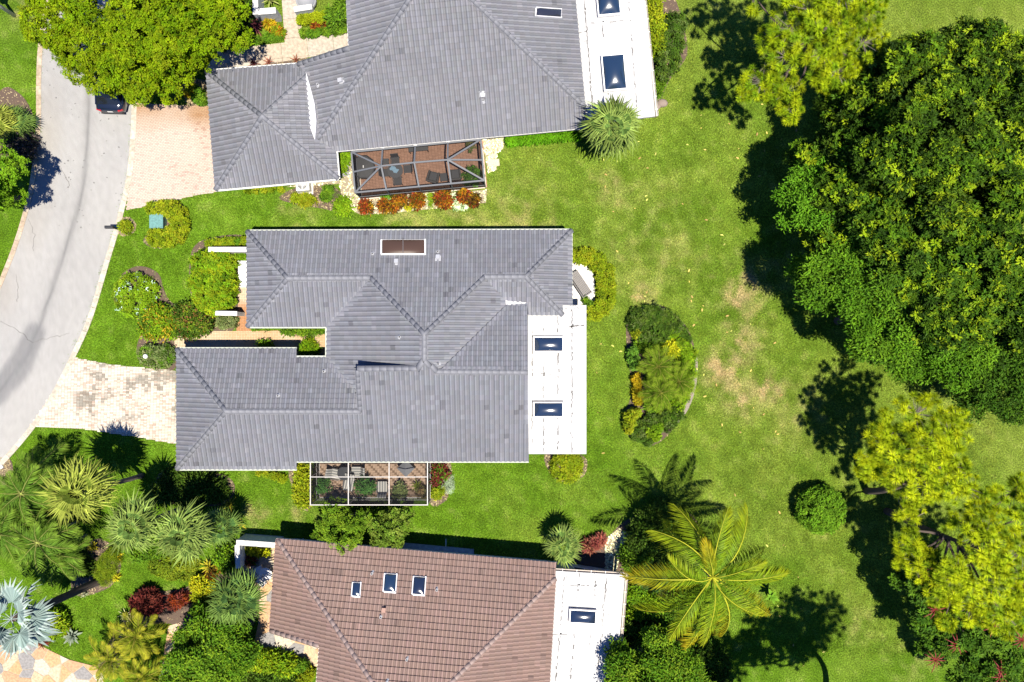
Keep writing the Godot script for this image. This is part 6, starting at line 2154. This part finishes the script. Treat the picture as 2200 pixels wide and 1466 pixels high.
	rosette("bromeliad", "small yellow plant at the top of the round left bed", "bromeliad", [206, 1172], 22, 0.5, 0.09, Color(0.34, 0.3, 0.02), Color(0.5, 0.42, 0.03), 144, 0.0, 1.2, 0.3)

# ---------------------------------------------------------------- shrubs and hedges
func shrubs():
	var yel := [Color(0.19, 0.2, 0.008), Color(0.16, 0.185, 0.008), Color(0.21, 0.2, 0.012), Color(0.12, 0.15, 0.008)]
	var lim := [Color(0.13, 0.2, 0.008), Color(0.11, 0.18, 0.008), Color(0.15, 0.2, 0.01), Color(0.08, 0.13, 0.007)]
	var grn := [Color(0.07, 0.13, 0.01), Color(0.09, 0.15, 0.012), Color(0.055, 0.1, 0.009), Color(0.11, 0.16, 0.012)]
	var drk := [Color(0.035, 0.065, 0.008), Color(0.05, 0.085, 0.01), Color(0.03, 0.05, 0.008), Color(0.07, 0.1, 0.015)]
	var gry := [Color(0.12, 0.14, 0.06), Color(0.1, 0.12, 0.045), Color(0.16, 0.16, 0.08), Color(0.075, 0.095, 0.03)]
	var cro := [Color(0.26, 0.075, 0.008), Color(0.15, 0.03, 0.01), Color(0.26, 0.13, 0.01), Color(0.05, 0.03, 0.008), Color(0.2, 0.03, 0.012), Color(0.05, 0.05, 0.008), Color(0.06, 0.02, 0.01)]
	var red := [Color(0.12, 0.02, 0.022), Color(0.16, 0.03, 0.03), Color(0.08, 0.018, 0.02)]
	var gold := [Color(0.36, 0.31, 0.012), Color(0.3, 0.27, 0.012), Color(0.22, 0.22, 0.012)]
	var ora := [Color(0.33, 0.2, 0.01), Color(0.36, 0.24, 0.012), Color(0.26, 0.19, 0.01)]
	var clip := {"square": 0.7, "centre": 0.4, "rough": 0.07, "gapf": 3.5, "gap": 0.5}
	var nat := {"bumps": 7, "rough": 0.14, "gapf": 2.2, "gap": 0.38}
	# middle front garden
	shrub("hedge", "horseshoe shaped yellow-green hedge round the utility box", "hedge", [[330, 449, 15], [349, 447, 16], [368, 449, 18], [381, 463, 19], [385, 484, 19], [376, 503, 20], [356, 511, 19], [335, 510, 19]], 1.0, "small", yel, 42, 1, clip)
	shrub("shrub", "small round yellow-green bush beside the black mailbox", "bush", [[267, 488, 15]], 0.7, "small", yel, 42, 2)
	var pl := shrub("flower_bush", "round green bush dotted with pale blue flowers beside the road", "bush", [[290, 634, 46]], 1.1, "small", lim, 36, 3, {"rough": 0.07})
	foliage("flowers", pl, [[Vector3(0, 0.55, 0), Vector3(1.36, 0.58, 1.36)]], leaves.flower, leaves.dull, [Color(0.5, 0.56, 0.6), Color(0.42, 0.5, 0.56)], 6, 4, {"low": 0.2})
	shrub("hedge", "big rounded yellow-green hedge left of the middle house", "hedge", [[440, 570, 32], [474, 566, 30], [437, 605, 32], [474, 605, 32], [446, 638, 32], [475, 638, 28], [457, 660, 20], [460, 590, 32]], 1.9, "small", yel.slice(0, 2) + lim, 34, 5, {"rough": 0.1, "bumps": 3})
	shrub("shrub", "mixed green and orange bush below the round flowering bush", "bush", [[340, 684, 28], [328, 700, 26], [362, 698, 24], [315, 706, 18]], 1.4, "medium", lim.slice(0, 2) + [Color(0.25, 0.17, 0.015), Color(0.06, 0.1, 0.01)], 30, 6, nat)
	shrub("shrub", "dark bush with purplish twigs and orange leaves, below the big rounded hedge", "bush", [[398, 676, 24], [422, 690, 26], [405, 704, 22], [436, 698, 16]], 1.5, "medium", drk + [Color(0.16, 0.07, 0.03), Color(0.12, 0.15, 0.012)], 28, 7, nat)
	shrub("shrub", "small grey-green clipped bush below the short white wall", "bush", [[478, 693, 13], [494, 692, 14]], 1.0, "small", gry, 44, 8, clip)
	shrub("shrub", "rounded grey-green bush with a lamp, at the driveway's upper edge", "bush", [[320, 765, 24], [350, 765, 25], [336, 768, 24]], 1.2, "small", gry + grn.slice(0, 1), 38, 9, {"rough": 0.1})
	shrub("hedge", "low olive hedge strip above the white garden wall", "hedge", [[450, 523, 9], [466, 522, 10], [482, 521, 10], [498, 520, 10], [514, 519, 10], [527, 518, 9]], 0.9, "small", yel.slice(1, 4) + grn.slice(0, 1), 42, 10, clip)
	shrub("hedge", "small square bright hedge below the white garden wall", "hedge", [[514, 551, 9], [524, 551, 10]], 0.8, "small", lim, 42, 11, clip)
	shrub("hedge", "leafy strip of plants along the court's upper wall", "plant strip", [[612, 709, 7], [630, 710, 8], [648, 711, 9], [664, 710, 9], [680, 709, 9], [694, 707, 7]], 0.7, "medium", grn, 40, 12)
	shrub("ground_cover", "thin low plants under the court's upper eave at left", "plant strip", [[545, 704, 4], [557, 704, 5], [570, 705, 5]], 0.4, "small", grn, 40, 13)
	shrub("shrub", "bright yellow-green spiky plant in the entrance court's corner", "bush", [[661, 744, 14], [655, 752, 11], [672, 753, 9]], 1.2, "strap", lim + gold.slice(2, 3), 40, 14)
	shrub("shrub", "small plant in the shade of the garage eave, beside the entrance walk", "bush", [[572, 742, 6], [562, 744, 5]], 0.9, "medium", lim, 36, 15)
	# right end of the middle house
	shrub("hedge", "curved yellow-green hedge round the white gravel seat", "hedge", [[1240, 550, 17], [1262, 551, 18], [1284, 564, 19], [1300, 586, 20], [1304, 612, 20], [1302, 638, 20], [1293, 660, 19], [1277, 672, 17]], 1.1, "small", yel, 42, 21, clip)
	shrub("shrub", "small green rose bush with dark flowers beside the grey bench", "bush", [[1258, 645, 7], [1266, 652, 9]], 0.8, "small", grn, 36, 22, {"rough": 0.2})
	shrub("shrub", "round yellow-green bush below the middle house's flat roof", "bush", [[1218, 1003, 35]], 1.1, "small", yel, 44, 23, {"rough": 0.06})
	shrub("shrub", "round clipped green bush alone on the right lawn", "bush", [[1766, 1097, 50]], 2.2, "small", [Color(0.08, 0.155, 0.01), Color(0.1, 0.175, 0.012), Color(0.065, 0.125, 0.009)], 40, 24, {"rough": 0.045, "centre": 0.5})
	# island bed
	var isl := [
		["dark green shrub at the top of the island bed", [[1376, 690, 26], [1402, 680, 25], [1428, 694, 27], [1383, 716, 20], [1412, 714, 25], [1452, 700, 16]], 1.2, "small", drk + gry.slice(3, 4), nat],
		["dark low shrub at the island bed's upper right edge", [[1468, 715, 12], [1476, 728, 10]], 0.8, "small", drk, {}],
		["light green shrubs along the island bed's right edge", [[1445, 712, 18], [1466, 746, 20], [1480, 764, 16], [1474, 782, 19], [1480, 800, 15], [1474, 828, 17], [1466, 850, 18], [1454, 874, 16], [1440, 885, 12]], 0.9, "small", lim, nat],
		["small yellow clipped bush at the island bed's upper left", [[1371, 718, 12]], 1.1, "small", yel, {}],
		["green leafy bush in the island bed, between the yellow bush and the palms", [[1380, 740, 13], [1398, 748, 13], [1410, 740, 12], [1420, 728, 10]], 0.8, "medium", grn, nat],
		["oval bright green clipped bush on the island bed's left edge", [[1361, 756, 11], [1361, 770, 13], [1364, 786, 11]], 1.3, "small", [Color(0.08, 0.16, 0.02), Color(0.1, 0.18, 0.025)], {}],
		["golden yellow bush above the island palms", [[1432, 750, 12], [1444, 746, 12], [1446, 758, 10]], 1.0, "medium", gold, {}],
		["orange clipped hedge on the island bed's left edge", [[1367, 812, 9], [1369, 824, 9], [1369, 838, 9], [1370, 850, 10], [1371, 862, 9]], 0.9, "small", ora, clip],
		["light yellow-green bush at the island bed's lower left corner", [[1352, 897, 12], [1361, 890, 12], [1353, 911, 13], [1350, 923, 10], [1369, 886, 9]], 1.3, "small", yel, {}],
		["dark green shrub at the bottom of the island bed", [[1376, 928, 22], [1404, 912, 24], [1432, 904, 24], [1452, 890, 18], [1392, 944, 15]], 1.1, "small", drk + gry.slice(3, 4), nat],
		["bright green bush among the dark shrub at the bottom of the island bed", [[1400, 928, 14], [1412, 920, 13], [1408, 938, 12]], 1.4, "small", lim, {}],
		["low blue-green plants under the lowest island palm", [[1395, 873, 9], [1408, 876, 9], [1420, 872, 8]], 0.6, "medium", grn, {}],
		["low green ground cover under the island palms", [[1405, 810, 22], [1430, 800, 20], [1440, 845, 20], [1400, 850, 16], [1450, 815, 18]], 0.5, "small", grn, {}],
	]
	for i in isl.size():
		var d = isl[i]
		shrub("shrub", d[0], "bush", d[1], d[2], d[3], d[4], 38, 30 + i, d[5])
	# by the lower screen room
	shrub("hedge", "yellow-green leafy hedge along the white screen room's left side", "hedge", [[648, 1003, 13], [650, 1022, 15], [650, 1042, 16], [651, 1060, 16], [653, 1076, 14]], 1.4, "medium", yel, 36, 51, {"rough": 0.1})
	shrub("shrub", "low yellow plants under the middle house's lower eave", "plant strip", [[556, 1015, 5], [572, 1018, 8], [590, 1022, 10], [606, 1027, 11]], 0.5, "small", yel, 36, 52)
	shrub("shrub", "dark reddish bush at the white screen room's upper right corner", "bush", [[943, 1008, 12], [948, 1022, 12], [940, 1032, 10]], 1.1, "medium", red + grn.slice(2, 3), 32, 53, nat)
	shrub("shrub", "wispy silver bush right of the white screen room", "bush", [[961, 1036, 14], [966, 1050, 12]], 0.9, "fine", [Color(0.38, 0.38, 0.36), Color(0.3, 0.31, 0.28)], 26, 54, {"rough": 0.3})
	shrub("shrub", "yellow bush at the white screen room's lower right corner", "bush", [[938, 1060, 14], [944, 1054, 12]], 0.9, "small", yel, 40, 55)
	# crotons below the dark screen room
	var cs := [[785, 445, 16, "leftmost, standing alone"], [826, 441, 15, "second from the left"], [858, 432, 17, "with the reddest top, third from the left"], [843, 448, 10, "lowest and smallest"], [896, 430, 18, "in the middle of the row"], [953, 428, 20, "largest, right of the lime plant"], [996, 421, 14, "next to last at right"], [1018, 431, 14, "last at right"]]
	for i in cs.size():
		shrub("croton", "orange-red croton bush below the dark screen room, %s" % cs[i][3], "croton", [[cs[i][0], cs[i][1], cs[i][2] * 0.9]], 0.85, "blade", cro, 60, 60 + i, {"group": "croton bushes below the dark screen room", "rough": 0.12, "up": 0.4})
	shrub("ground_cover", "fine grassy green plant at the dark screen room's base", "plant", [[822, 424, 7], [833, 423, 7], [842, 421, 6]], 0.4, "fine", [Color(0.09, 0.2, 0.015)], 40, 70)
	shrub("ground_cover", "lime green low plant between the croton bushes", "plant", [[924, 420, 8], [924, 432, 8], [926, 441, 7]], 0.35, "fine", [Color(0.16, 0.24, 0.01), Color(0.2, 0.26, 0.012)], 44, 71)
	shrub("ground_cover", "small yellow plant in front of the middle croton", "plant", [[878, 446, 8]], 0.4, "small", gold, 40, 72)
	var fl := shrub("ground_cover", "white flowering plants between the last croton bushes", "flowers", [[974, 420, 6], [982, 441, 11], [996, 443, 9]], 0.35, "small", [Color(0.12, 0.17, 0.05), Color(0.5, 0.5, 0.42)], 36, 73)
	foliage("flowers", fl, [[Vector3(0, 0.2, 0), Vector3(0.2, 0.2, 0.2)], [W(982, 441) - W(974, 420) + Vector3(0, 0.2, 0), Vector3(0.34, 0.22, 0.3)], [W(996, 443) - W(974, 420) + Vector3(0, 0.2, 0), Vector3(0.3, 0.2, 0.24)]], leaves.flower, leaves.dull, [Color(0.7, 0.68, 0.6)], 60, 74, {"low": 0.0})
	# around the upper garage
	shrub("shrub", "green bush right of the air conditioner", "bush", [[706, 410, 13], [700, 421, 12]], 0.9, "small", grn, 38, 81, nat)
	shrub("shrub", "twiggy grey bush between two green bushes below the upper garage", "bush", [[719, 420, 11]], 0.7, "fine", [Color(0.16, 0.13, 0.09), Color(0.1, 0.1, 0.05)], 34, 82, {"rough": 0.25})
	shrub("shrub", "bright lime bush at the gravel's lower left corner", "bush", [[737, 443, 17]], 0.8, "medium", lim, 42, 83)
	shrub("shrub", "low yellow-green plant below the air conditioner", "bush", [[638, 427, 12], [655, 430, 14], [668, 432, 10]], 0.6, "blade", yel, 40, 84)
	shrub("hedge", "low plant strip under the upper garage's lower eave", "plant strip", [[530, 410, 6], [548, 410, 6], [566, 409, 6], [584, 408, 7], [602, 407, 7]], 0.5, "small", yel.slice(1, 4), 40, 85)
	shrub("shrub", "bright green plants between the upper garage and the dark screen room", "bush", [[737, 334, 9], [741, 343, 8], [735, 355, 7], [733, 366, 6]], 0.7, "medium", lim, 40, 86)
	shrub("hedge", "bright green clipped hedge between the stones and the fan palm", "hedge", [[1096, 302, 11], [1114, 300, 12], [1132, 299, 12], [1150, 297, 12], [1168, 296, 12], [1186, 294, 12], [1204, 292, 12], [1222, 291, 12], [1240, 289, 12]], 1.0, "small", [Color(0.085, 0.2, 0.006), Color(0.1, 0.21, 0.008), Color(0.07, 0.15, 0.006)], 44, 87, clip)
	shrub("shrub", "yellow bush left of the upper garage", "bush", [[411, 193, 11], [404, 200, 8]], 0.7, "blade", gold + cro.slice(2, 3), 40, 88)
	shrub("shrub", "green clipped bush against the upper garage's left wall", "bush", [[427, 196, 11], [425, 212, 13], [436, 214, 9]], 0.8, "small", grn, 40, 89)
	# top edge
	shrub("hedge", "yellow clipped hedge right of the concrete path", "hedge", [[650, 42, 12], [666, 40, 12], [682, 38, 12], [698, 35, 12]], 0.9, "tiny", [Color(0.22, 0.23, 0.008), Color(0.19, 0.21, 0.008)], 60, 91, clip)
	shrub("shrub", "dark green bush between the yellow hedge and the upper roof", "bush", [[722, 46, 14], [731, 28, 14], [737, 10, 13], [714, 30, 9]], 1.4, "medium", grn + drk.slice(0, 1), 34, 92, nat)
	shrub("hedge", "low dark green hedge along the concrete path's upper edge", "hedge", [[652, 71, 9], [668, 72, 9], [684, 70, 9], [700, 68, 9], [716, 66, 9], [732, 63, 9], [744, 61, 8]], 0.6, "small", grn, 42, 93, clip)
	shrub("croton", "small orange croton between the yellow hedge and the low dark hedge", "croton", [[678, 57, 9], [702, 55, 6]], 0.6, "blade", cro, 44, 94)
	shrub("ground_cover", "low green strip along the path left of its crossing", "hedge", [[545, 86, 9], [560, 84, 10], [575, 81, 10], [590, 79, 10], [602, 76, 9]], 0.5, "small", grn, 42, 95)
	shrub("croton", "orange croton below the white planter box", "croton", [[578, 52, 10]], 0.8, "blade", ora + cro.slice(0, 1), 46, 96)
	shrub("croton", "green and yellow croton right of the orange one, by the path", "croton", [[594, 64, 10], [602, 68, 8]], 0.7, "blade", yel + cro.slice(0, 1), 44, 97)
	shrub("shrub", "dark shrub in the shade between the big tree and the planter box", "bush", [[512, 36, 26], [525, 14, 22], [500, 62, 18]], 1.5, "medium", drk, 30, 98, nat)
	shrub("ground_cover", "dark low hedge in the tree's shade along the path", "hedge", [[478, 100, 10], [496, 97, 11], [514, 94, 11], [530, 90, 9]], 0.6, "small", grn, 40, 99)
	shrub("shrub", "yellow-green leafy shrub along the upper flat roof's right gutter", "bush", [[1402, 15, 18], [1406, 42, 18], [1410, 70, 17], [1411, 98, 16]], 1.6, "medium", yel, 32, 101, nat)
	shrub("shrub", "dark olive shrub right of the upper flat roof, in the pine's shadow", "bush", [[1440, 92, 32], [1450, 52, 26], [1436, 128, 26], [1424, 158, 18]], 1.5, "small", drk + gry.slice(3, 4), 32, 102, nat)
	shrub("shrub", "green fern clump below the dark olive shrub", "bush", [[1416, 184, 12], [1412, 200, 9]], 0.8, "strap", grn, 40, 103)
	# under the coconut palm
	shrub("shrub", "dark green shrub mass shaded by the coconut palm's crown", "bush", [[1400, 1130, 36], [1432, 1120, 40], [1382, 1158, 32], [1462, 1145, 34], [1420, 1165, 34]], 2.2, "medium", drk, 26, 111, nat)
	shrub("shrub", "leafy green shrub along the brown house's flat roof, upper", "bush", [[1352, 1190, 17], [1362, 1212, 20], [1380, 1190, 18]], 1.8, "medium", grn, 30, 112, nat)
	shrub("shrub", "blue-green grassy shrub between the flat roof and the coconut palm", "bush", [[1376, 1240, 24], [1402, 1245, 26], [1400, 1215, 22]], 1.6, "strap", [Color(0.04, 0.075, 0.02), Color(0.05, 0.09, 0.03)], 26, 113, nat)
	shrub("shrub", "light green shrub under the coconut palm's left fronds", "bush", [[1364, 1272, 20], [1380, 1292, 24], [1402, 1300, 24], [1366, 1312, 18]], 1.7, "medium", lim + grn.slice(0, 1), 30, 114, nat)
	shrub("shrub", "dark twiggy shrub at the flat roof's lower gutter", "bush", [[1352, 1345, 16], [1366, 1365, 20], [1395, 1360, 24], [1345, 1375, 14]], 1.6, "medium", drk + grn.slice(2, 3), 26, 115, nat)
	shrub("croton", "pinkish red cordyline bush beside the small bright fan palm", "bush", [[1264, 1174, 13], [1280, 1168, 12], [1292, 1160, 9]], 0.9, "strap", [Color(0.28, 0.07, 0.07), Color(0.2, 0.04, 0.05), Color(0.3, 0.11, 0.09)], 46, 116)
	shrub("shrub", "mixed green planting under the coconut palm's trunk", "bush", [[1440, 1205, 26], [1470, 1240, 26], [1450, 1285, 28], [1490, 1290, 24], [1430, 1330, 26], [1475, 1340, 26]], 1.5, "medium", grn + drk.slice(0, 2), 28, 117, nat)
	shrub("shrub", "dark green planting below the coconut palm's lower fronds at the bottom edge", "bush", [[1500, 1395, 28], [1535, 1420, 28], [1545, 1455, 26], [1510, 1450, 26]], 1.4, "medium", drk + grn.slice(2, 3), 28, 118, nat)
	# lower left garden
	shrub("ground_cover", "round olive ground cover below the green fan palm", "ground cover", [[342, 1214, 24], [368, 1224, 25], [396, 1222, 25], [414, 1212, 16]], 0.5, "small", [Color(0.13, 0.15, 0.012), Color(0.16, 0.165, 0.014), Color(0.09, 0.11, 0.01)], 36, 121)
	shrub("shrub", "dark red round bush above the clumping palms", "bush", [[300, 1300, 20], [320, 1292, 21], [312, 1284, 17], [334, 1304, 14]], 1.5, "blade", red, 44, 122, nat)
	shrub("croton", "orange-red bush right of the dark red bush", "croton", [[374, 1294, 15], [392, 1288, 13]], 1.0, "blade", cro.slice(1, 2) + red + cro.slice(4, 5), 44, 123, nat)
	shrub("croton", "bright yellow croton left of the deep green fan palm", "croton", [[426, 1256, 17], [440, 1264, 18], [430, 1276, 16]], 1.2, "blade", gold, 44, 124)
	shrub("shrub", "green leafy bush below the yellow croton", "bush", [[436, 1298, 14], [428, 1312, 11]], 0.9, "medium", lim, 36, 125)
	shrub("shrub", "round yellow-green bush left of the standing agave", "bush", [[112, 1342, 27]], 1.4, "medium", lim + yel.slice(0, 1), 36, 126, {"rough": 0.08})
	shrub("shrub", "dark red low plant left of the round yellow-green bush", "bush", [[84, 1362, 13], [92, 1376, 10]], 0.8, "strap", red, 46, 127)
	shrub("shrub", "feathery yellow-green bush in the round left bed", "bush", [[232, 1212, 24], [222, 1232, 19], [240, 1192, 15], [226, 1250, 11]], 1.0, "fine", [Color(0.15, 0.18, 0.012), Color(0.18, 0.2, 0.014), Color(0.1, 0.14, 0.01)], 46, 128, nat)
	shrub("shrub", "dark shaded plant in the middle of the round left bed", "bush", [[184, 1222, 16], [176, 1196, 12]], 0.8, "medium", drk, 32, 129)
	for d in [[250, 1198, "small yellow flower clump at the round bed's right edge, upper", 130], [248, 1240, "small yellow flower clump at the round bed's right edge, lower", 131]]:
		shrub("flower_bush", d[2], "flowers", [[d[0], d[1], 6]], 0.35, "blade", [Color(0.5, 0.36, 0.02), Color(0.35, 0.3, 0.02)], 70, d[3])
	shrub("ground_cover", "pale grey-pink succulents at the round bed's lower tip", "plant", [[168, 1272, 7], [180, 1276, 6], [158, 1270, 5]], 0.25, "small", [Color(0.3, 0.25, 0.22), Color(0.2, 0.24, 0.12)], 44, 132)
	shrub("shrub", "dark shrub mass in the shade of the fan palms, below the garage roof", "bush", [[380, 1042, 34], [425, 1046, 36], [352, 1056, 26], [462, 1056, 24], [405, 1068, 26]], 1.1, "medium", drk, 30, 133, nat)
	shrub("shrub", "green leafy bush left of the courtyard wall", "bush", [[478, 1200, 16], [494, 1186, 15], [488, 1216, 13]], 1.2, "medium", grn + lim.slice(0, 1), 34, 134, nat)
	shrub("shrub", "orange-red plant below the strappy yellow one", "bush", [[452, 1236, 9], [462, 1226, 8]], 0.7, "strap", cro, 44, 135)
	shrub("shrub", "yellow plants inside the white courtyard wall", "bush", [[528, 1182, 9], [542, 1184, 10], [556, 1187, 10], [572, 1188, 8]], 0.8, "small", gold + yel.slice(0, 1), 40, 136)
	shrub("shrub", "dark reddish spiky plant in the courtyard", "bush", [[536, 1204, 11]], 0.9, "strap", red + drk, 40, 137)
	shrub("hedge", "yellow-speckled clipped hedge beside the brown house's path", "hedge", [[528, 1413, 18], [546, 1416, 18], [564, 1419, 18], [582, 1423, 18], [600, 1427, 18], [618, 1431, 18]], 1.3, "medium", yel.slice(0, 2) + lim, 36, 138, {"square": 0.75, "centre": 0.4})
	shrub("shrub", "round dark green bush at the right end of the speckled hedge", "bush", [[648, 1432, 14]], 1.2, "small", grn, 40, 139)
	shrub("shrub", "yellow-green spiky bush against the brown roof at the bottom edge", "bush", [[660, 1448, 13], [654, 1460, 11]], 1.0, "blade", yel, 40, 140)
	shrub("hedge", "dark shaded hedge behind the speckled hedge, at the bottom edge", "hedge", [[520, 1452, 16], [545, 1456, 16], [570, 1460, 16], [595, 1463, 16], [620, 1466, 15]], 0.9, "medium", drk, 34, 141)
	shrub("shrub", "dark leafy undergrowth between the feather palms at the left edge", "bush", [[105, 1075, 24], [130, 1110, 26], [118, 1140, 22], [95, 1105, 20]], 1.0, "medium", drk + grn.slice(0, 1), 28, 145, nat)
	shrub("shrub", "leafy undergrowth between the blue-green fan palm and the round ground cover", "bush", [[300, 1185, 20], [330, 1178, 22], [355, 1170, 20]], 0.9, "medium", grn, 28, 146, nat)
	var rl := PackedVector2Array()
	for q in [[1270, 300], [1900, 60], [1640, 420], [1600, 640], [1720, 800], [1650, 1000], [1730, 1250], [1900, 1440], [1700, 1440], [1560, 1020], [1500, 900], [1280, 1000], [1260, 480]]:
		var w := W(q[0], q[1])
		rl.append(Vector2(w.x, w.z))
	scatter(self, "fallen_leaves", rl, blade_leaf(0.16, 0.07, 0.3, Color.WHITE, Color.WHITE, 3), vmat(0.8), [Color(0.45, 0.3, 0.1), Color(0.34, 0.2, 0.08), Color(0.4, 0.34, 0.1)], 260, 0.05, 260)
	# dark bed at the left edge
	shrub("shrub", "dark purple bush in the bed at the left edge beside the road", "bush", [[40, 306, 18], [54, 318, 16], [44, 330, 16], [58, 300, 12]], 1.2, "medium", [Color(0.05, 0.035, 0.045), Color(0.04, 0.045, 0.03), Color(0.07, 0.05, 0.06)], 32, 151, nat)
	shrub("shrub", "bluish strappy plant beside the dark purple bush", "bush", [[24, 306, 13]], 0.8, "strap", [Color(0.07, 0.12, 0.1), Color(0.06, 0.1, 0.07)], 44, 152)

# ---------------------------------------------------------------- the car
func vehicles():
	var t := thing("car", "dark navy car parked at the kerb, half hidden under the shade tree", "car", W(251, 170))
	t.rotation.y = -0.03
	var paint := mat(Color(0.008, 0.013, 0.028), 0.25)
	paint.metallic = 0.3
	paint.clearcoat_enabled = true
	paint.clearcoat_roughness = 0.08
	var gl := glass(Color(0.01, 0.012, 0.015), 0.06)
	# body: sections across, front at -z. [z, half width, sill y, belt y, top y at centre]
	var sec := [[-2.32, 0.55, 0.38, 0.62, 0.66], [-2.2, 0.78, 0.28, 0.74, 0.8], [-1.7, 0.89, 0.24, 0.86, 0.93], [-0.95, 0.92, 0.22, 0.94, 1.02], [0.0, 0.92, 0.22, 0.97, 1.0], [1.0, 0.92, 0.22, 1.0, 1.02], [1.8, 0.91, 0.25, 1.03, 1.08], [2.2, 0.85, 0.3, 1.02, 1.05], [2.32, 0.7, 0.42, 0.9, 0.92]]
	var b := MB.new(true)
	var ring := func(s: Array) -> Array:
		return [Vector3(-s[1] * 0.9, s[2], s[0]), Vector3(-s[1], s[2] + 0.16, s[0]), Vector3(-s[1] * 1.01, lerpf(s[2], s[3], 0.65), s[0]), Vector3(-s[1] * 0.93, s[3], s[0]), Vector3(-s[1] * 0.6, lerpf(s[3], s[4], 0.8), s[0]), Vector3(0, s[4], s[0]), Vector3(s[1] * 0.6, lerpf(s[3], s[4], 0.8), s[0]), Vector3(s[1] * 0.93, s[3], s[0]), Vector3(s[1] * 1.01, lerpf(s[2], s[3], 0.65), s[0]), Vector3(s[1], s[2] + 0.16, s[0]), Vector3(s[1] * 0.9, s[2], s[0])]
	for i in sec.size() - 1:
		var p = ring.call(sec[i])
		var q = ring.call(sec[i + 1])
		for k in 10:
			b.quad(q[k], q[k + 1], p[k + 1], p[k])
		b.quad(q[10], q[0], p[0], p[10])
	for e in [0, sec.size() - 1]:
		var p = ring.call(sec[e])
		for k in range(1, 10):
			if e == 0:
				b.tri(p[0], p[k], p[k + 1])
			else:
				b.tri(p[0], p[k + 1], p[k])
	part("body", b.done(), paint, t)
	# glasshouse and roof
	var lo := [[-1.05, 0.8, 0.98], [1.95, 0.8, 1.06]]
	var hi := [[-0.25, 0.62, 1.5], [1.35, 0.62, 1.53]]
	var c := func(a: Array, s: float): return Vector3(a[1] * s, a[2], a[0])
	b = MB.new()
	b.quad(c.call(lo[0], 1), c.call(lo[0], -1), c.call(hi[0], -1), c.call(hi[0], 1))
	part("windscreen", b.done(), gl, t)
	b = MB.new()
	b.quad(c.call(lo[1], -1), c.call(lo[1], 1), c.call(hi[1], 1), c.call(hi[1], -1))
	part("rear_window", b.done(), gl, t)
	for s in [-1.0, 1.0]:
		b = MB.new()
		b.quad(c.call(lo[0], s), c.call(lo[1], s), c.call(hi[1], s), c.call(hi[0], s))
		part("side_window", b.done(), gl, t)
		b = MB.new()
		for pr in [[lo[0], hi[0]], [lo[1], hi[1]]]:
			b.bar(c.call(pr[0], s * 1.01), c.call(pr[1], s * 1.01), 0.08)
		b.bar(Vector3(s * 0.81, 1.0, 0.45), Vector3(s * 0.63, 1.5, 0.5), 0.07)
		part("pillar", b.done(), paint, t)
		b = MB.new()
		b.box(Vector3(s * 1.0, 1.02, -0.72), Vector3(0.2, 0.13, 0.1), Basis(Vector3.UP, s * 0.2), 0.85)
		part("mirror", b.done(), paint, t)
		b = MB.new()
		b.box(Vector3(s * 0.68, 0.9, 2.24), Vector3(0.34, 0.13, 0.16), Basis(Vector3.UP, s * 0.35), 0.85)
		part("tail_light", b.done(), glass(Color(0.35, 0.01, 0.012), 0.15), t)
		b = MB.new()
		b.box(Vector3(s * 0.62, 0.68, -2.19), Vector3(0.36, 0.14, 0.14), Basis(Vector3.UP, -s * 0.3), 0.85)
		part("headlight", b.done(), glass(Color(0.5, 0.52, 0.55), 0.1), t)
		for z in [-1.42, 1.42]:
			var w := group_part("wheel", t, Transform3D(Basis(Vector3.FORWARD, PI / 2 * s), Vector3(s * 0.83, 0.33, z)))
			var m := MB.new(true)
			m.lathe(Vector3(0, -0.1, 0), [Vector2(0.2, 0), Vector2(0.31, 0.0), Vector2(0.335, 0.04), Vector2(0.335, 0.17), Vector2(0.31, 0.21), Vector2(0.2, 0.21)], 20)
			part("tyre", m.done(), mat(Color(0.02, 0.02, 0.02), 0.9), w)
			m = MB.new()
			m.lathe(Vector3(0, -0.06, 0), [Vector2(0, 0.14), Vector2(0.05, 0.14), Vector2(0.19, 0.1), Vector2(0.2, 0.14)], 10)
			part("rim", m.done(), mat(Color(0.45, 0.45, 0.47), 0.3), w)
	b = MB.new(true)
	var rows := []
	for i in 5:
		var z := lerpf(-0.32, 1.42, i / 4.0)
		var row := []
		for k in 7:
			var x := lerpf(-0.64, 0.64, k / 6.0)
			row.append(Vector3(x, 1.515 + 0.05 * (1.0 - pow(absf(x) / 0.64, 2.0)) + 0.03 * sin(PI * i / 4.0) - (0.02 if i == 0 else 0.0), z))
		rows.append(row)
	for i in 4:
		for k in 6:
			b.quad(rows[i + 1][k], rows[i + 1][k + 1], rows[i][k + 1], rows[i][k])
	part("roof", b.done(), paint, t)
	for s in [-1.0, 1.0]:
		b = MB.new()
		b.bar(Vector3(s * 0.56, 1.58, -0.1), Vector3(s * 0.56, 1.58, 1.25), 0.035)
		part("roof_rail", b.done(), mat(Color(0.1, 0.1, 0.105), 0.3), t)
	b = MB.new()
	b.box(Vector3(0, 1.52, 1.5), Vector3(1.1, 0.04, 0.24), Basis(Vector3.RIGHT, -0.12))
	part("spoiler", b.done(), paint, t)
	b = MB.new()
	b.box(Vector3(0, 0.5, 2.33), Vector3(1.5, 0.2, 0.1), Basis(), 0.9)
	part("bumper", b.done(), mat(Color(0.02, 0.02, 0.022), 0.6), t)
	b = MB.new()
	b.box(Vector3(0, 0.76, 2.345), Vector3(0.34, 0.16, 0.02))
	part("number_plate", b.done(), mat(Color(0.6, 0.6, 0.58), 0.5), t)
